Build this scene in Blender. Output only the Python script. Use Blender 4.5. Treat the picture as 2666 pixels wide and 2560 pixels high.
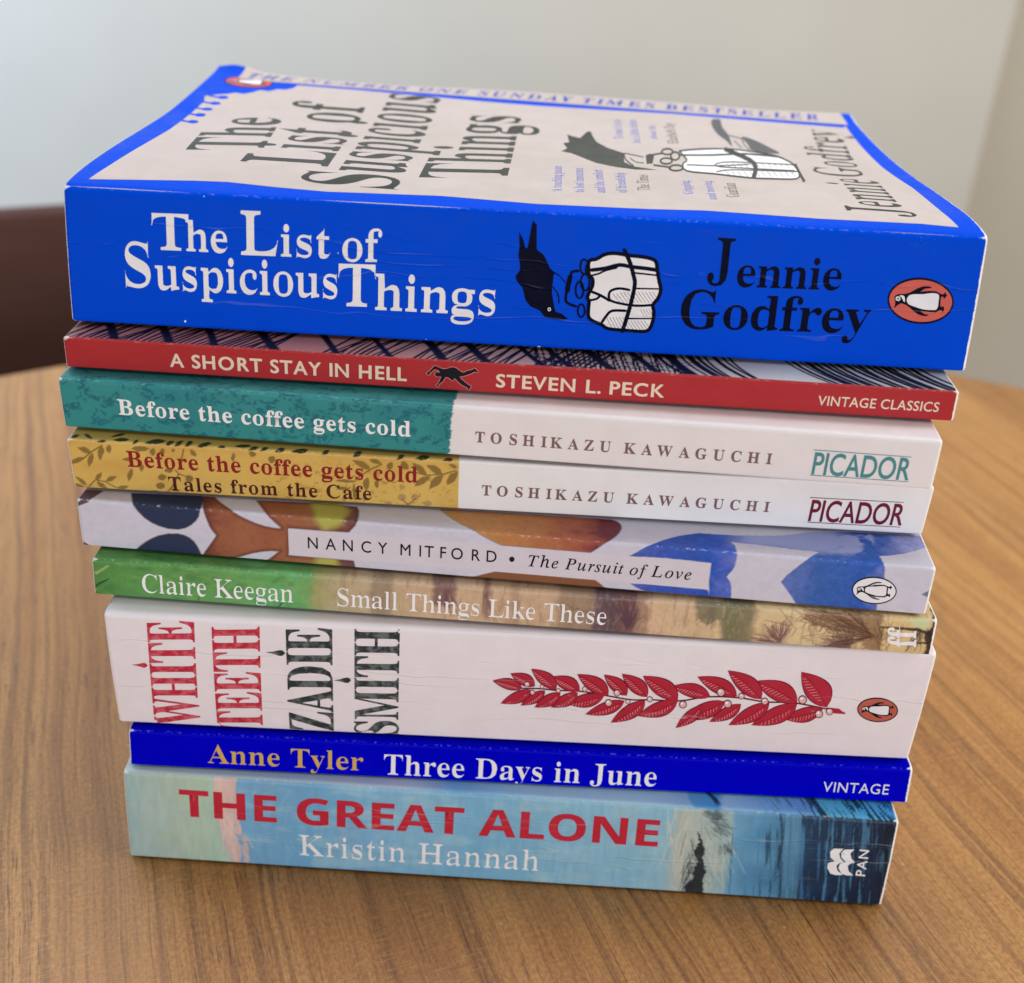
import bpy, bmesh, math, random
import numpy as np
from mathutils import Matrix, Vector
from mathutils.geometry import tessellate_polygon

# ------------------------------------------------------------------ scene, camera, light
sc = bpy.context.scene
for o in list(bpy.data.objects): bpy.data.objects.remove(o)
COL = sc.collection
MM = 0.001

cam_d = bpy.data.cameras.new('camera'); cam = bpy.data.objects.new('camera', cam_d); COL.objects.link(cam)
cam_d.sensor_fit = 'HORIZONTAL'; cam_d.sensor_width = 36.0; cam_d.lens = 3026.46 / 2666 * 36.0
cam_d.clip_start = 0.01; cam_d.clip_end = 20
CAM_R = [[0.9980310723, -0.0615097050, 0.0122692664], [0.0414288161, 0.4996152607, -0.8652561728], [0.0470917392, 0.8640608471, 0.5011798286]]
mw = Matrix(CAM_R).to_4x4(); mw.translation = Vector((-0.528, -214.587, 240.857)) * MM
cam.matrix_world = mw
cam_d.dof.use_dof = True; cam_d.dof.focus_distance = 0.272; cam_d.dof.aperture_fstop = 11.5
sc.camera = cam

world = bpy.data.worlds.new('World'); sc.world = world; world.use_nodes = True
bg = world.node_tree.nodes['Background']; bg.inputs[0].default_value = (0.86, 0.93, 1.0, 1); bg.inputs[1].default_value = 0.12

def area(name, loc, target, sx, sy, power, col):
    l = bpy.data.lights.new(name, 'AREA'); l.shape = 'RECTANGLE'; l.size = sx; l.size_y = sy; l.energy = power; l.color = col
    o = bpy.data.objects.new(name, l); COL.objects.link(o); o.location = loc
    o.rotation_euler = (Vector(target) - Vector(loc)).to_track_quat('-Z', 'Y').to_euler()
    return o
area('window_light', (1.25, 0.02, 0.95), (0.0, 0.0, 0.06), 1.1, 0.9, 17, (1.0, 0.965, 0.91))
area('ceiling_bounce', (-0.10, 0.60, 1.45), (0.0, 0.05, 0.05), 1.2, 0.8, 19, (0.97, 0.98, 1.0))
area('far_window_light', (-1.55, 0.75, 0.75), (-0.95, 1.5, 0.0), 0.8, 1.0, 29, (0.44, 0.65, 1.0))
area('room_bounce', (0.1, -1.7, 0.20), (0.0, 0.0, 0.1), 1.8, 0.7, 21, (0.95, 0.97, 1.0))

sc.view_settings.view_transform = 'Standard'; sc.view_settings.look = 'None'
sc.view_settings.exposure = 0.0; sc.view_settings.gamma = 1.0; sc.view_settings.use_curve_mapping = False
sc.cycles.max_bounces = 4

# ------------------------------------------------------------------ helpers
def lin(c):
    return tuple((v / 12.92 if v <= 0.04045 else ((v + 0.055) / 1.055) ** 2.4) for v in (x / 255 for x in c))
def L4(c): return (*lin(c), 1.0)
def link(o, parent=None):
    COL.objects.link(o)
    if parent: o.parent = parent
    return o
def tag(o, label=None, cat=None, group=None, kind=None):
    if label: o['label'] = label
    if cat: o['category'] = cat
    if group: o['group'] = group
    if kind: o['kind'] = kind
    return o
class NT:
    """small node-tree writer"""
    def __init__(s, name):
        s.m = bpy.data.materials.new(name); s.m.use_nodes = True; s.t = s.m.node_tree
        s.n = s.t.nodes; s.b = s.n['Principled BSDF']
    def put(s, sock, v):
        if isinstance(v, bpy.types.NodeSocket): s.t.links.new(v, sock)
        elif v is not None: sock.default_value = v
    def math(s, op, a, b=None, c=None, clamp=False):
        n = s.n.new('ShaderNodeMath'); n.operation = op; n.use_clamp = clamp
        for i, v in enumerate((a, b, c)): 
            if v is not None: s.put(n.inputs[i], v)
        return n.outputs[0]
    def vec(s, x, y, z=0.0):
        n = s.n.new('ShaderNodeCombineXYZ')
        for i, v in enumerate((x, y, z)): s.put(n.inputs[i], v)
        return n.outputs[0]
    def noise(s, v, scale=1.0, detail=2.0, rough=0.5, dist=0.0, dim='3D'):
        n = s.n.new('ShaderNodeTexNoise'); n.noise_dimensions = dim
        s.put(n.inputs['Vector'], v); n.inputs['Scale'].default_value = scale; n.inputs['Detail'].default_value = detail
        n.inputs['Roughness'].default_value = rough; n.inputs['Distortion'].default_value = dist
        return n.outputs['Fac']
    def mix(s, f, a, b):
        n = s.n.new('ShaderNodeMix'); n.data_type = 'RGBA'
        s.put(n.inputs[0], f); s.put(n.inputs[6], a); s.put(n.inputs[7], b)
        return n.outputs[2]
    def ramp(s, f, stops):
        n = s.n.new('ShaderNodeValToRGB'); s.put(n.inputs[0], f); e = n.color_ramp.elements
        while len(e) < len(stops): e.new(0.5)
        for k, (p, c) in enumerate(stops): e[k].position = p; e[k].color = c
        return n.outputs[0]
    def maprange(s, v, a, b, c=0.0, d=1.0, smooth=True):
        n = s.n.new('ShaderNodeMapRange'); n.interpolation_type = 'SMOOTHSTEP' if smooth else 'LINEAR'
        s.put(n.inputs[0], v); n.inputs[1].default_value = a; n.inputs[2].default_value = b; n.inputs[3].default_value = c; n.inputs[4].default_value = d
        return n.outputs[0]
    def bump(s, h, dist=0.001, strength=1.0, normal=None):
        n = s.n.new('ShaderNodeBump'); n.inputs['Strength'].default_value = strength; n.inputs['Distance'].default_value = dist
        s.put(n.inputs['Height'], h)
        if normal: s.put(n.inputs['Normal'], normal)
        return n.outputs[0]
    def done(s, color, rough=0.5, normal=None, spec=0.5):
        s.put(s.b.inputs['Base Color'], color); s.put(s.b.inputs['Roughness'], rough); s.put(s.b.inputs['Specular IOR Level'], spec)
        if normal: s.put(s.b.inputs['Normal'], normal)
        return s.m

# ------------------------------------------------------------------ book data (millimetres)
# x, y, yaw (deg), length, thickness, lean of the spine foot, end taper
BOOKS = {
 1: (-4.539, 34.143, 0.504, 201.135, 31.386, -3.12, -1.29),
 2: (-6.119, 22.925, -0.129, 199.575, 8.393, 0.877, -0.66),
 3: (-8.579, 17.267, -1.372, 196.984, 13.716, 0.94, -0.573),
 4: (-6.825, 17.491, 0.669, 197.985, 14.355, 1.347, -0.449),
 5: (-5.992, 10.389, -2.012, 197.326, 13.851, 0.412, -0.561),
 6: (-2.755, 8.449, -0.961, 197.734, 11.088, -0.022, -0.674),
 7: (0.461, 6.495, 1.401, 197.253, 34.811, 0.416, -0.533),
 8: (2.3, 4.817, 1.223, 196.579, 11.316, -0.893, -0.544),
 9: (0.0, -0.005, 0.001, 195.472, 28.192, -2.685, -0.519),
}
H = {i: math.hypot(b[4], b[5]) for i, b in BOOKS.items()}
Z0 = {}; z = 0.0
for i in range(9, 0, -1): Z0[i] = z; z += BOOKS[i][4]
DEPTH = {1: 134, 2: 129, 3: 129, 4: 129, 5: 129, 6: 128, 7: 129, 8: 129, 9: 130}
RT = {1: 1.7, 2: .5, 3: 1.2, 4: .8, 5: .9, 6: 1.3, 7: 1.5, 8: 1.3, 9: 1.3}     # fold radius towards the front cover
RB = {1: 1.8, 2: 1.1, 3: 1.5, 4: 1.4, 5: 1.3, 6: 1.4, 7: 1.6, 8: .8, 9: 1.2}
BULGE = {1: .45, 2: .05, 3: .15, 4: .12, 5: .1, 6: .1, 7: .5, 8: .12, 9: .4}
SAGY = [0, 5, 12, 25, 38, 55, 78, 103, 120, 134]
SAGL = [0, .45, .7, .65, .3, -.35, -1.0, -.5, .1, .9]
SAGR = [0, .45, .6, -.1, -1.0, -2.3, -3.5, -3.9, -3.7, -3.6]
def smooth_interp(y, ys, vs):
    ys = np.array(ys, float); vs = np.array(vs, float); d = np.gradient(vs, ys)
    k = np.clip(np.searchsorted(ys, y) - 1, 0, len(ys) - 2); h = ys[k + 1] - ys[k]; t = np.clip((y - ys[k]) / h, 0, 1)
    return (2*t**3 - 3*t**2 + 1)*vs[k] + (t**3 - 2*t**2 + t)*h*d[k] + (-2*t**3 + 3*t**2)*vs[k + 1] + (t**3 - t**2)*h*d[k + 1]
def sag(i, u, y):
    if i == 1:
        f = np.clip(u / BOOKS[1][3], 0, 1)
        r = smooth_interp(y, SAGY, SAGL) * (1 - f) + smooth_interp(y, SAGY, SAGR) * f
        r = r - 1.5 * np.exp(-((u - 45) / 38.0) ** 2) * np.clip((y - 120) / 13, 0, 1) ** 2 + .9 * np.clip((u - 175) / 25, 0, 1) * np.clip((y - 118) / 15, 0, 1) ** 2     # far edge droops, its corner lifts
        r = r + 1.6 * np.exp(-((u - 6) / 6.0) ** 2) * np.clip((y - 124) / 10, 0, 1) ** 2
        return r
    return np.zeros_like(np.asarray(y, float) + np.asarray(u, float))
PH = {i: np.random.RandomState(i).rand(8) * 6.28 for i in range(1, 10)}
GAP = .85      # the back cover rises by this much towards the fold
def prof(i, u, s):
    """cross-section of the cover: nominal s -> (y, z); s = 0 spine foot, s = H spine head, beyond: front cover"""
    L, t, k = BOOKS[i][3:6]; h = H[i]; rt, rb = RT[i], RB[i]
    if i == 1: rt = rt + 0.35 * np.sin(u / 23 + 1) + 0.2 * np.sin(u / 9.1)
    def straight(q):
        w = q / h; y = k * (1 - w) - BULGE[i] * 4 * np.clip(w, 0, 1) * (1 - np.clip(w, 0, 1)); return y, t * w
    y, z = straight(s)
    y0, z0 = straight(np.full_like(s, 1.0) * rb); T = np.clip((s + rb) / (2 * rb), 0, 1)
    m = s < rb
    y = np.where(m, (1-T)**2*(k+rb) + 2*T*(1-T)*k + T*T*y0, y); z = np.where(m, (1-T)**2*GAP + 2*T*(1-T)*GAP*.6 + T*T*z0, z)
    y1, z1 = straight(h - rt + np.zeros_like(s)); T = np.clip((s - h + rt) / (2 * rt), 0, 1); zc = t + sag(i, u, rt + np.zeros_like(s))
    m = s > h - rt
    y = np.where(m, (1-T)**2*y1 + T*T*rt, y); z = np.where(m, (1-T)**2*z1 + 2*T*(1-T)*t + T*T*zc, z)
    m = s > h + rt
    y = np.where(m, s - h, y); z = np.where(m, t + sag(i, u, np.maximum(s - h, 0)), z)
    return y, z
def surf(i, u, s, off=0.0):
    u = np.asarray(u, float); s = np.asarray(s, float)
    L, t, k, tp = BOOKS[i][3:7]
    y, z = prof(i, u, s); e = 0.05
    ya, za = prof(i, u, s - e); yb, zb = prof(i, u, s + e)
    ty, tz = yb - ya, zb - za; n = np.hypot(ty, tz) + 1e-9; ny, nz = -tz / n, ty / n
    p = PH[i]
    wav = 0.07 * np.sin(u / 31 + p[0]) + 0.05 * np.sin(u / 17 + s / 22 + p[1])
    if i in (1, 7, 9): wav = wav * 1.8
    d = np.minimum(u, L - u); edge = 0.30 * np.clip(1 - d / 0.7, 0, 1) ** 2
    o = off + wav * np.clip(s / 3, 0, 1) * np.clip((H[i] + 4 - s) / 4, 0, 1) - edge
    w = np.clip(1 - z / t, 0, 1)
    x = (u / L - 0.5) * (L - 2 * tp * w)
    return np.stack([x, y + ny * o, z + nz * o], -1)

# ------------------------------------------------------------------ materials of the covers
CREASE = {1: (3.9, .1, 5, 24), 7: (5.0, .35, 6, 27), 9: (3.6, .6, 4, 21)}   # spacing, phase, lowest and highest line on the spine
WEAR = {1: (.14, .45), 2: (.04, .42), 3: (.05, .42), 4: (.18, .36), 5: (.12, .38), 6: (.12, .42), 7: (.02, .38), 8: (.28, .46), 9: (.12, .46)}
FOLDW = {1: .16, 2: .2, 3: .2, 4: .45, 5: .45, 6: .4, 7: .4, 8: .14, 9: .45}
GRAIN = {5: .06, 7: .012, 2: .012}
ROUGH = {1: .42, 2: .5, 3: .42, 4: .36, 5: .55, 6: .36, 7: .46, 8: .34, 9: .36}
PAPER = L4((240, 236, 232))
def cover_mat(i, name, color=None, attr=False, rough=None, var=.02, wear=True, mottle=None):
    t = NT(name); L = BOOKS[i][3]; h = H[i]; key_dark = color is not None and max(color) < 60
    uvn = t.n.new('ShaderNodeUVMap'); uvn.uv_map = 'UVMap'; sep = t.n.new('ShaderNodeSeparateXYZ'); t.put(sep.inputs[0], uvn.outputs[0])
    u, v = sep.outputs[0], sep.outputs[1]; UV = uvn.outputs[0]
    if attr:
        a = t.n.new('ShaderNodeVertexColor'); a.layer_name = 'Col'; c = a.outputs[0]
    else: c = L4(color)
    if mottle: c = t.mix(t.maprange(t.noise(UV, mottle[0], 3, .6, dim='2D'), .4, .65), c, L4(mottle[1]))
    # faint unevenness of the print
    pn = t.noise(UV, .13, 4, .7, dim='2D')
    hs = t.n.new('ShaderNodeHueSaturation'); t.put(hs.inputs['Color'], c); t.put(hs.inputs['Value'], t.maprange(pn, .25, .75, 1 - var, 1 + var)); c = hs.outputs[0]
    hgt = t.math('MULTIPLY', t.noise(UV, 3.2, 1, .6, dim='2D'), GRAIN.get(i, .006))
    lines = None
    if i in CREASE:
        step, ph, vlo, vhi = CREASE[i]
        wn = t.noise(t.vec(t.math('MULTIPLY', u, .016), t.math('MULTIPLY', v, .075)), 1, 3, .62, dim='2D')
        q = t.math('ADD', t.math('MULTIPLY', v, 1 / step), t.math('MULTIPLY_ADD', wn, 3.4, ph))
        dv = t.math('MULTIPLY', t.math('SUBTRACT', t.math('FRACT', q), .5), step)
        vn = t.noise(t.vec(t.math('MULTIPLY', u, .035), t.math('MULTIPLY', v, .22), 4.0), 1, 3, .6, dim='2D')
        vis = t.math('MULTIPLY', t.maprange(vn, .44, .60), t.math('MULTIPLY', t.maprange(v, vlo, vlo + 3), t.maprange(v, vhi, vhi + 3, 1, 0)))
        ab = t.math('ABSOLUTE', dv)
        g = t.math('MULTIPLY', t.maprange(ab, .0, .42, 1, 0), vis)
        g2 = t.math('MULTIPLY', t.maprange(t.math('ABSOLUTE', t.math('ADD', dv, .55)), .0, .5, 1, 0), vis)
        hgt = t.math('ADD', hgt, t.math('SUBTRACT', t.math('MULTIPLY', g, .085), t.math('MULTIPLY', g2, .06)))
        lines = t.math('MULTIPLY', t.maprange(ab, .03, .18, 1, 0), t.math('MULTIPLY', vis, t.maprange(vn, .5, .66)))
    if lines: c = t.mix(t.math('MULTIPLY', lines, .06 if i == 1 else .22), c, PAPER)
    if wear:
        wl, wr = WEAR[i]
        n = t.noise(UV, .9, 4, .72, dim='2D'); nb = pn
        nn = t.math('MULTIPLY_ADD', n, 1.3, t.math('MULTIPLY_ADD', nb, 1.2, -.75))
        ml = t.maprange(t.math('SUBTRACT', u, t.math('MULTIPLY', nn, wl * 1.6)), 0, .10, 1, 0)
        mr = t.maprange(t.math('SUBTRACT', t.math('SUBTRACT', L, u), t.math('MULTIPLY_ADD', nn, wr * .8, wr * .6)), 0, .10, 1, 0)
        fo = t.math('ABSOLUTE', t.math('SUBTRACT', v, h)); fo = t.math('MINIMUM', fo, t.math('ABSOLUTE', v))
        mf = t.math('MULTIPLY', t.maprange(fo, .1, .5, 1, 0), t.maprange(n, .54, .70, 0, FOLDW[i]))
        du = t.math('MINIMUM', u, t.math('SUBTRACT', L, u)); corner = t.math('ADD', t.math('MULTIPLY', du, .55), fo)
        mc = t.maprange(t.math('SUBTRACT', corner, t.math('MULTIPLY', n, 1.5)), -.1, .25, .8, 0)
        m = t.math('MAXIMUM', t.math('MAXIMUM', t.math('MAXIMUM', ml, mr), mf), mc)
        c = t.mix(m, c, PAPER)
    r = ROUGH[i] if rough is None else rough
    if not attr and not wear and i not in CREASE and not mottle: return t.done(L4(color), r, None, .15 if key_dark else .34)
    spec = .02 if i in (1, 8) else .10 if key_dark else .22
    rr = t.maprange(pn, .3, .7, r - .06, r + .08)
    return t.done(c, rr, t.bump(hgt, MM), spec)

INK = {'b1white': (236, 232, 232), 'b1ink': (8, 10, 34), 'b1crack': (40, 130, 240), 'paper': (235, 232, 228), 'b1cream': (196, 183, 177), 'b1blue': (0, 72, 212),
 'b1inkc': (52, 57, 55), 'b1inkb': (52, 74, 176), 'b1inkq': (60, 92, 196), 'b1inkg': (100, 100, 102), 'b2cream': (228, 208, 186), 'b2halo': (214, 130, 126), 'ink': (22, 20, 28), 'white': (240, 238, 240),
 'b3mauve': (124, 92, 92), 'b3teal2': (70, 138, 144), 'b4red': (136, 22, 32), 'b4brown': (74, 28, 24), 'b4red2': (110, 18, 44), 'b7red': (186, 38, 62), 'b7dark': (48, 56, 56),
 'b7leaf': (176, 34, 56), 'b7leafd': (104, 18, 38), 'b7leafw': (232, 188, 192), 'b7berry': (222, 178, 180), 'b8gold': (212, 172, 84), 'b9red': (192, 38, 58), 'b9gold': (196, 92, 62),
 'logo_orange': (206, 98, 88), 'logo_black': (14, 16, 30), 'logo_white': (232, 230, 234), 'logo_orange7': (186, 92, 74)}
_mats = {}
def ink(i, key):
    k = (i, key)
    if k not in _mats:
        rough = {'b1inkc': .16, 'b1ink': .38, 'b8gold': .3}.get(key)
        mot = {'b7red': (.45, (206, 92, 104)), 'b7dark': (.45, (104, 110, 110)), 'b1cream': (.02, (192, 179, 172))}.get(key)
        _mats[k] = cover_mat(i, f'print_{key}_{i}', INK[key], rough=rough, var=.04, wear=key in ('b1cream', 'b1blue'), mottle=mot)
    return _mats[k]

# ------------------------------------------------------------------ mesh builders
def new_mesh(name, co, tri, uv=None, mats=(), midx=None, smooth=True, colr=None):
    me = bpy.data.meshes.new(name); co = np.asarray(co, np.float32); n = len(co); tri = np.asarray(tri, np.int32); nf, k = tri.shape
    me.vertices.add(n); me.vertices.foreach_set('co', (co * MM).ravel())
    me.loops.add(nf * k); me.loops.foreach_set('vertex_index', tri.ravel())
    me.polygons.add(nf); me.polygons.foreach_set('loop_start', np.arange(0, nf * k, k, dtype=np.int32)); me.polygons.foreach_set('loop_total', np.full(nf, k, np.int32))
    for m in mats: me.materials.append(m)
    if midx is not None: me.polygons.foreach_set('material_index', np.asarray(midx, np.int32))
    me.polygons.foreach_set('use_smooth', np.full(nf, smooth))
    me.update(calc_edges=True)
    if uv is not None:
        l = me.uv_layers.new(name='UVMap'); l.data.foreach_set('uv', np.asarray(uv, np.float32)[tri.ravel()].ravel())
    if colr is not None:
        a = me.color_attributes.new('Col', 'FLOAT_COLOR', 'POINT'); a.data.foreach_set('color', np.concatenate([colr, np.ones((n, 1))], 1).astype(np.float32).ravel())
    me.validate(); return me
def grid_idx(nu, ns):
    a = np.arange(nu * ns).reshape(ns, nu)
    return np.stack([a[:-1, :-1], a[:-1, 1:], a[1:, 1:], a[1:, :-1]], -1).reshape(-1, 4)
def axis(lo, hi, step, ends=()):
    n = max(2, int(round((hi - lo) / step)) + 1); a = np.linspace(lo, hi, n)
    return np.unique(np.concatenate([a, [e for e in ends if lo <= e <= hi]]))
def sheet(i, name, s0, s1, du, ds, mat, parent, colfn=None, off=0.0, thick=0.0, sdense=(), coarse=None):
    L = BOOKS[i][3]
    ua = axis(0, L, du, [.1, .2, .35, .5, .7, L-.1, L-.2, L-.35, L-.5, L-.7]); sa = axis(s0, s1, ds, sdense)
    if coarse: sa = np.concatenate([sa[sa < coarse], np.arange(coarse, s1, 8.0), [s1]])
    U, S = np.meshgrid(ua, sa); U = U.ravel(); S = S.ravel()
    co = surf(i, U, S, off); f = grid_idx(len(ua), len(sa)); uv = np.stack([U, S], -1); midx = np.zeros(len(f), int)
    colr = colfn(U, S) if colfn else None
    mats = [mat]
    if thick:
        n = len(co); nu, ns = len(ua), len(sa); inner = surf(i, U, S, off - thick)
        a = np.arange(n).reshape(ns, nu); f2 = f[:, ::-1] + n
        rim = np.concatenate([a[0, :], a[1:, -1], a[-1, -2::-1], a[-2:0:-1, 0]]); r2 = np.roll(rim, -1)
        m = len(rim); j = np.arange(m); j2 = np.roll(j, -1); q = np.stack([2*n + m + j, 2*n + m + j2, 2*n + j2, 2*n + j], -1)
        co = np.concatenate([co, inner, co[rim], inner[rim]]); uv = np.concatenate([uv, uv, uv[rim], uv[rim]]); f = np.concatenate([f, f2, q])
        midx = np.concatenate([midx, np.ones(len(f2), int), np.ones(len(q), int)])
        if colr is not None: colr = np.concatenate([colr, colr, colr[rim], colr[rim]])
        mats = [mat, MAT['card']]
    me = new_mesh(name, co, f, uv, mats, midx, True, colr)
    o = link(bpy.data.objects.new(name, me), parent)
    return o

def tessellate(loops):
    vs = [p for l in loops for p in l]
    tr = tessellate_polygon([[Vector((p[0], p[1], 0)) for p in l] for l in loops])
    return np.array(vs, float), [tuple(t) for t in tr]
def catmull(pts, closed, n=5):
    p = np.array(pts, float); m = len(p); out = []
    if m < 3: return p
    for k in range(m if closed else m - 1):
        g = lambda j: p[j % m] if closed else p[min(max(j, 0), m - 1)]
        a, b, c, d = g(k-1), g(k), g(k+1), g(k+2)
        for t in np.linspace(0, 1, n, endpoint=False):
            out.append(.5 * ((2*b) + (c-a)*t + (2*a-5*b+4*c-d)*t*t + (3*b-a-3*c+d)*t**3))
    if not closed: out.append(p[-1])
    return np.array(out)
def ribbon(pts, w, closed):
    p = np.array(pts, float); m = len(p)
    if closed: d = np.roll(p, -1, 0) - np.roll(p, 1, 0)
    else: d = np.gradient(p, axis=0)
    d /= np.linalg.norm(d, axis=1)[:, None] + 1e-9; n = np.stack([-d[:, 1], d[:, 0]], -1)
    ww = np.full(m, w / 2)
    if not closed: ww[0] *= .55; ww[-1] *= .45
    v = np.concatenate([p + n * ww[:, None], p - n * ww[:, None]]); f = []
    for k in range(m if closed else m - 1):
        j = (k + 1) % m; f += [(k, j, m + j), (k, m + j, m + k)]
    return v, f

_tc = {}
def text_raw(s, font, sp=1.0):
    """one line of lettering from the outline tables: points, triangles, miter direction of every outline point"""
    k = (s, font, sp)
    if k in _tc: return _tc[k]
    V, F, M = [], [], []; pen = 0.0
    for ch in s:
        adv, loops = GLYPHS[font][ch]
        if loops:
            pl = [np.array(l, float).reshape(-1, 2) / 1000 for l in loops]
            ar = [np.sum(l[:, 0] * np.roll(l[:, 1], -1) - l[:, 1] * np.roll(l[:, 0], -1)) for l in pl]
            sg = 1 if max(ar, key=abs) > 0 else -1
            outer = [j for j in range(len(pl)) if ar[j] * sg > 0]; order, vv, f = [], [], []
            for j in outer:
                grp = [j] + [q for q in range(len(pl)) if ar[q] * sg < 0 and sdf(pl[q][:1, 0], pl[q][:1, 1], pl[j])[0] < 0]
                v1, f1 = tessellate([[tuple(p) for p in pl[q]] for q in grp]); b = sum(len(x) for x in vv); vv.append(v1); f += [tuple(b + q for q in x) for x in f1]; order += grp
            v = np.concatenate(vv); pl = [pl[q] for q in order]
            for l in pl:
                e = np.roll(l, -1, 0) - l; ln = np.linalg.norm(e, axis=1)[:, None] + 1e-9; n2 = np.stack([e[:, 1], -e[:, 0]], -1) / ln; n1 = np.roll(n2, 1, 0)
                M.append((n1 + n2) / np.maximum(1 + (n1 * n2).sum(1), .9)[:, None])
            b = sum(len(x) for x in V); V.append(v + np.array([pen, 0])); F += [tuple(b + q for q in x) for x in f]
        pen += adv / 1000 * sp
    _tc[k] = (np.concatenate(V), F, np.concatenate(M)); return _tc[k]
def text_geo(op):
    _, obj, col, layer, s, font, bl, right, up, d, e, sp, ref = op
    v, f, m = text_raw(s, font, sp); hr = text_raw(ref, font)[0][:, 1].max()
    x0, x1 = v[:, 0].min(), v[:, 0].max()
    p = v - m * np.array([d, e])
    fx = (p[:, 0] - x0) / (x1 - x0); fy = p[:, 1] / hr
    return np.array(bl) + fx[:, None] * np.array(right) + fy[:, None] * np.array(up), f

def refine(v, f, ds, du):
    """cut a flat print along lines of constant s and u so that it follows the bent cover"""
    lo, hi = v.min(0), v.max(0)
    if hi[1] - lo[1] < ds and hi[0] - lo[0] < du: return v, f
    bm = bmesh.new(); bv = [bm.verts.new((p[0], p[1], 0)) for p in v]
    for t in f:
        try: bm.faces.new([bv[k] for k in t])
        except ValueError: pass
    for ax, st in ((1, ds), (0, du)):
        q = math.ceil(lo[ax] / st) * st
        while q < hi[ax]:
            no = (0, 1, 0) if ax else (1, 0, 0); co = (0, q, 0) if ax else (q, 0, 0)
            bmesh.ops.bisect_plane(bm, geom=bm.verts[:] + bm.edges[:] + bm.faces[:], plane_co=co, plane_no=no); q += st
    bmesh.ops.triangulate(bm, faces=bm.faces); bm.verts.ensure_lookup_table(); bm.verts.index_update()
    v = np.array([x.co[:2] for x in bm.verts]); f = [tuple(x.index for x in t.verts) for t in bm.faces]; bm.free()
    return v, f

PENG = {'body': [(815,645),(835,590),(840,530),(825,470),(850,430),(900,410),(1010,405),(1090,375),(1200,310),(1290,275),(1380,268),(1440,285),(1420,300),(1330,310),(1250,360),(1390,345),(1500,345),(1580,385),(1620,395),(1660,350),(1665,385),(1690,410),(1655,440),(1640,470),(1620,430),(1590,430),(1580,500),(1575,560),(1590,600),(1630,580),(1640,640),(1615,690),(1600,650),(1560,650),(1500,690),(1380,685),(1250,675),(1310,720),(1390,735),(1360,755),(1290,752),(1210,730),(1140,680),(1070,620),(1000,575),(930,560),(880,590)],
 'belly': [(1035,470),(1070,425),(1150,405),(1290,400),(1430,378),(1520,385),(1555,420),(1545,500),(1540,580),(1510,640),(1440,652),(1300,645),(1170,610),(1060,570),(1030,520)],
 'cheek': [(900,440),(950,425),(990,445),(1000,490),(995,535),(975,525),(960,490),(935,455)]}
def logo_ops(i, op):
    _, obj, style, o, a, b = op; o = np.array(o); a = np.array(a); b = np.array(b); out = []
    def w(p): q = np.array(p, float); return o + np.outer((q[:, 0] - 1255) / 540, a) + np.outer((512 - q[:, 1]) / 375, b)
    def ell(cx, cy, rx, ry, n=40): return [(cx + rx * math.cos(t), cy + ry * math.sin(t)) for t in np.linspace(0, 2 * math.pi, n, endpoint=False)]
    fill = {1: 'logo_orange7' if i == 7 else 'logo_orange', 2: 'logo_white'}[style]
    out += [('logo_black', 1, w(ell(1255, 512, 540, 375, 64))), (fill, 1.7, w(ell(1255, 512, 512, 340, 64)))]
    out += [('logo_black', 2.4, w(PENG['body'])), ('logo_white', 3.1, w(catmull(PENG['belly'], True, 3)))]
    if style == 2: out += [('logo_white', 2.8, w([(1150,380),(1250,330),(1380,285),(1300,320),(1220,370)])), ('logo_white', 2.8, w([(1130,640),(1200,680),(1300,732),(1240,690)]))]
    out += [('logo_white', 3.1, w(PENG['cheek'])), ('logo_white', 3.1, w(ell(885, 485, 40, 37, 16))), ('logo_black', 3.7, w(ell(885, 485, 17, 16, 10)))]
    return out
def leaf_print(b, t, w, sg, ly):
    """one printed leaf: dark outline, red blade, midrib and pale hatching"""
    b = np.array(b, float); t = np.array(t, float); d = t - b; ln = np.hypot(*d); nn = np.array([-d[1], d[0]]) / ln; out = []
    def blade(ww):
        f = np.linspace(0, 1, 11); wd = np.sin(np.pi * f ** .85) ** .9 * ww / 2; mid = b + np.outer(f, d) + np.outer(np.sin(np.pi * f) * sg * w, nn)
        return np.concatenate([mid + wd[:, None] * nn, (mid - wd[:, None] * nn)[::-1][1:-1]])
    for key, ww, l in (('b7leafd', w + .62, ly), ('b7leaf', w, ly + .05)):
        v, f = tessellate([[tuple(p) for p in blade(ww)]]); out.append(('leaf_branch_print', key, l, v, f))
    v, f = ribbon(catmull([b, b + d * .5 + nn * sg * w, t], False, 5), .13, False); out.append(('leaf_branch_print', 'b7leafd', ly + .09, v, f))
    for j in range(9):
        f0 = .2 + .075 * j; e = np.sin(np.pi * f0)
        v, f = ribbon([b + d * f0 + nn * w * (sg * e + .08), b + d * (f0 + .05) + nn * w * (sg * e + .36 * e)], .17, False); out.append(('leaf_branch_print', 'b7leafw', ly + .09, v, f))
    return out
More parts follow.
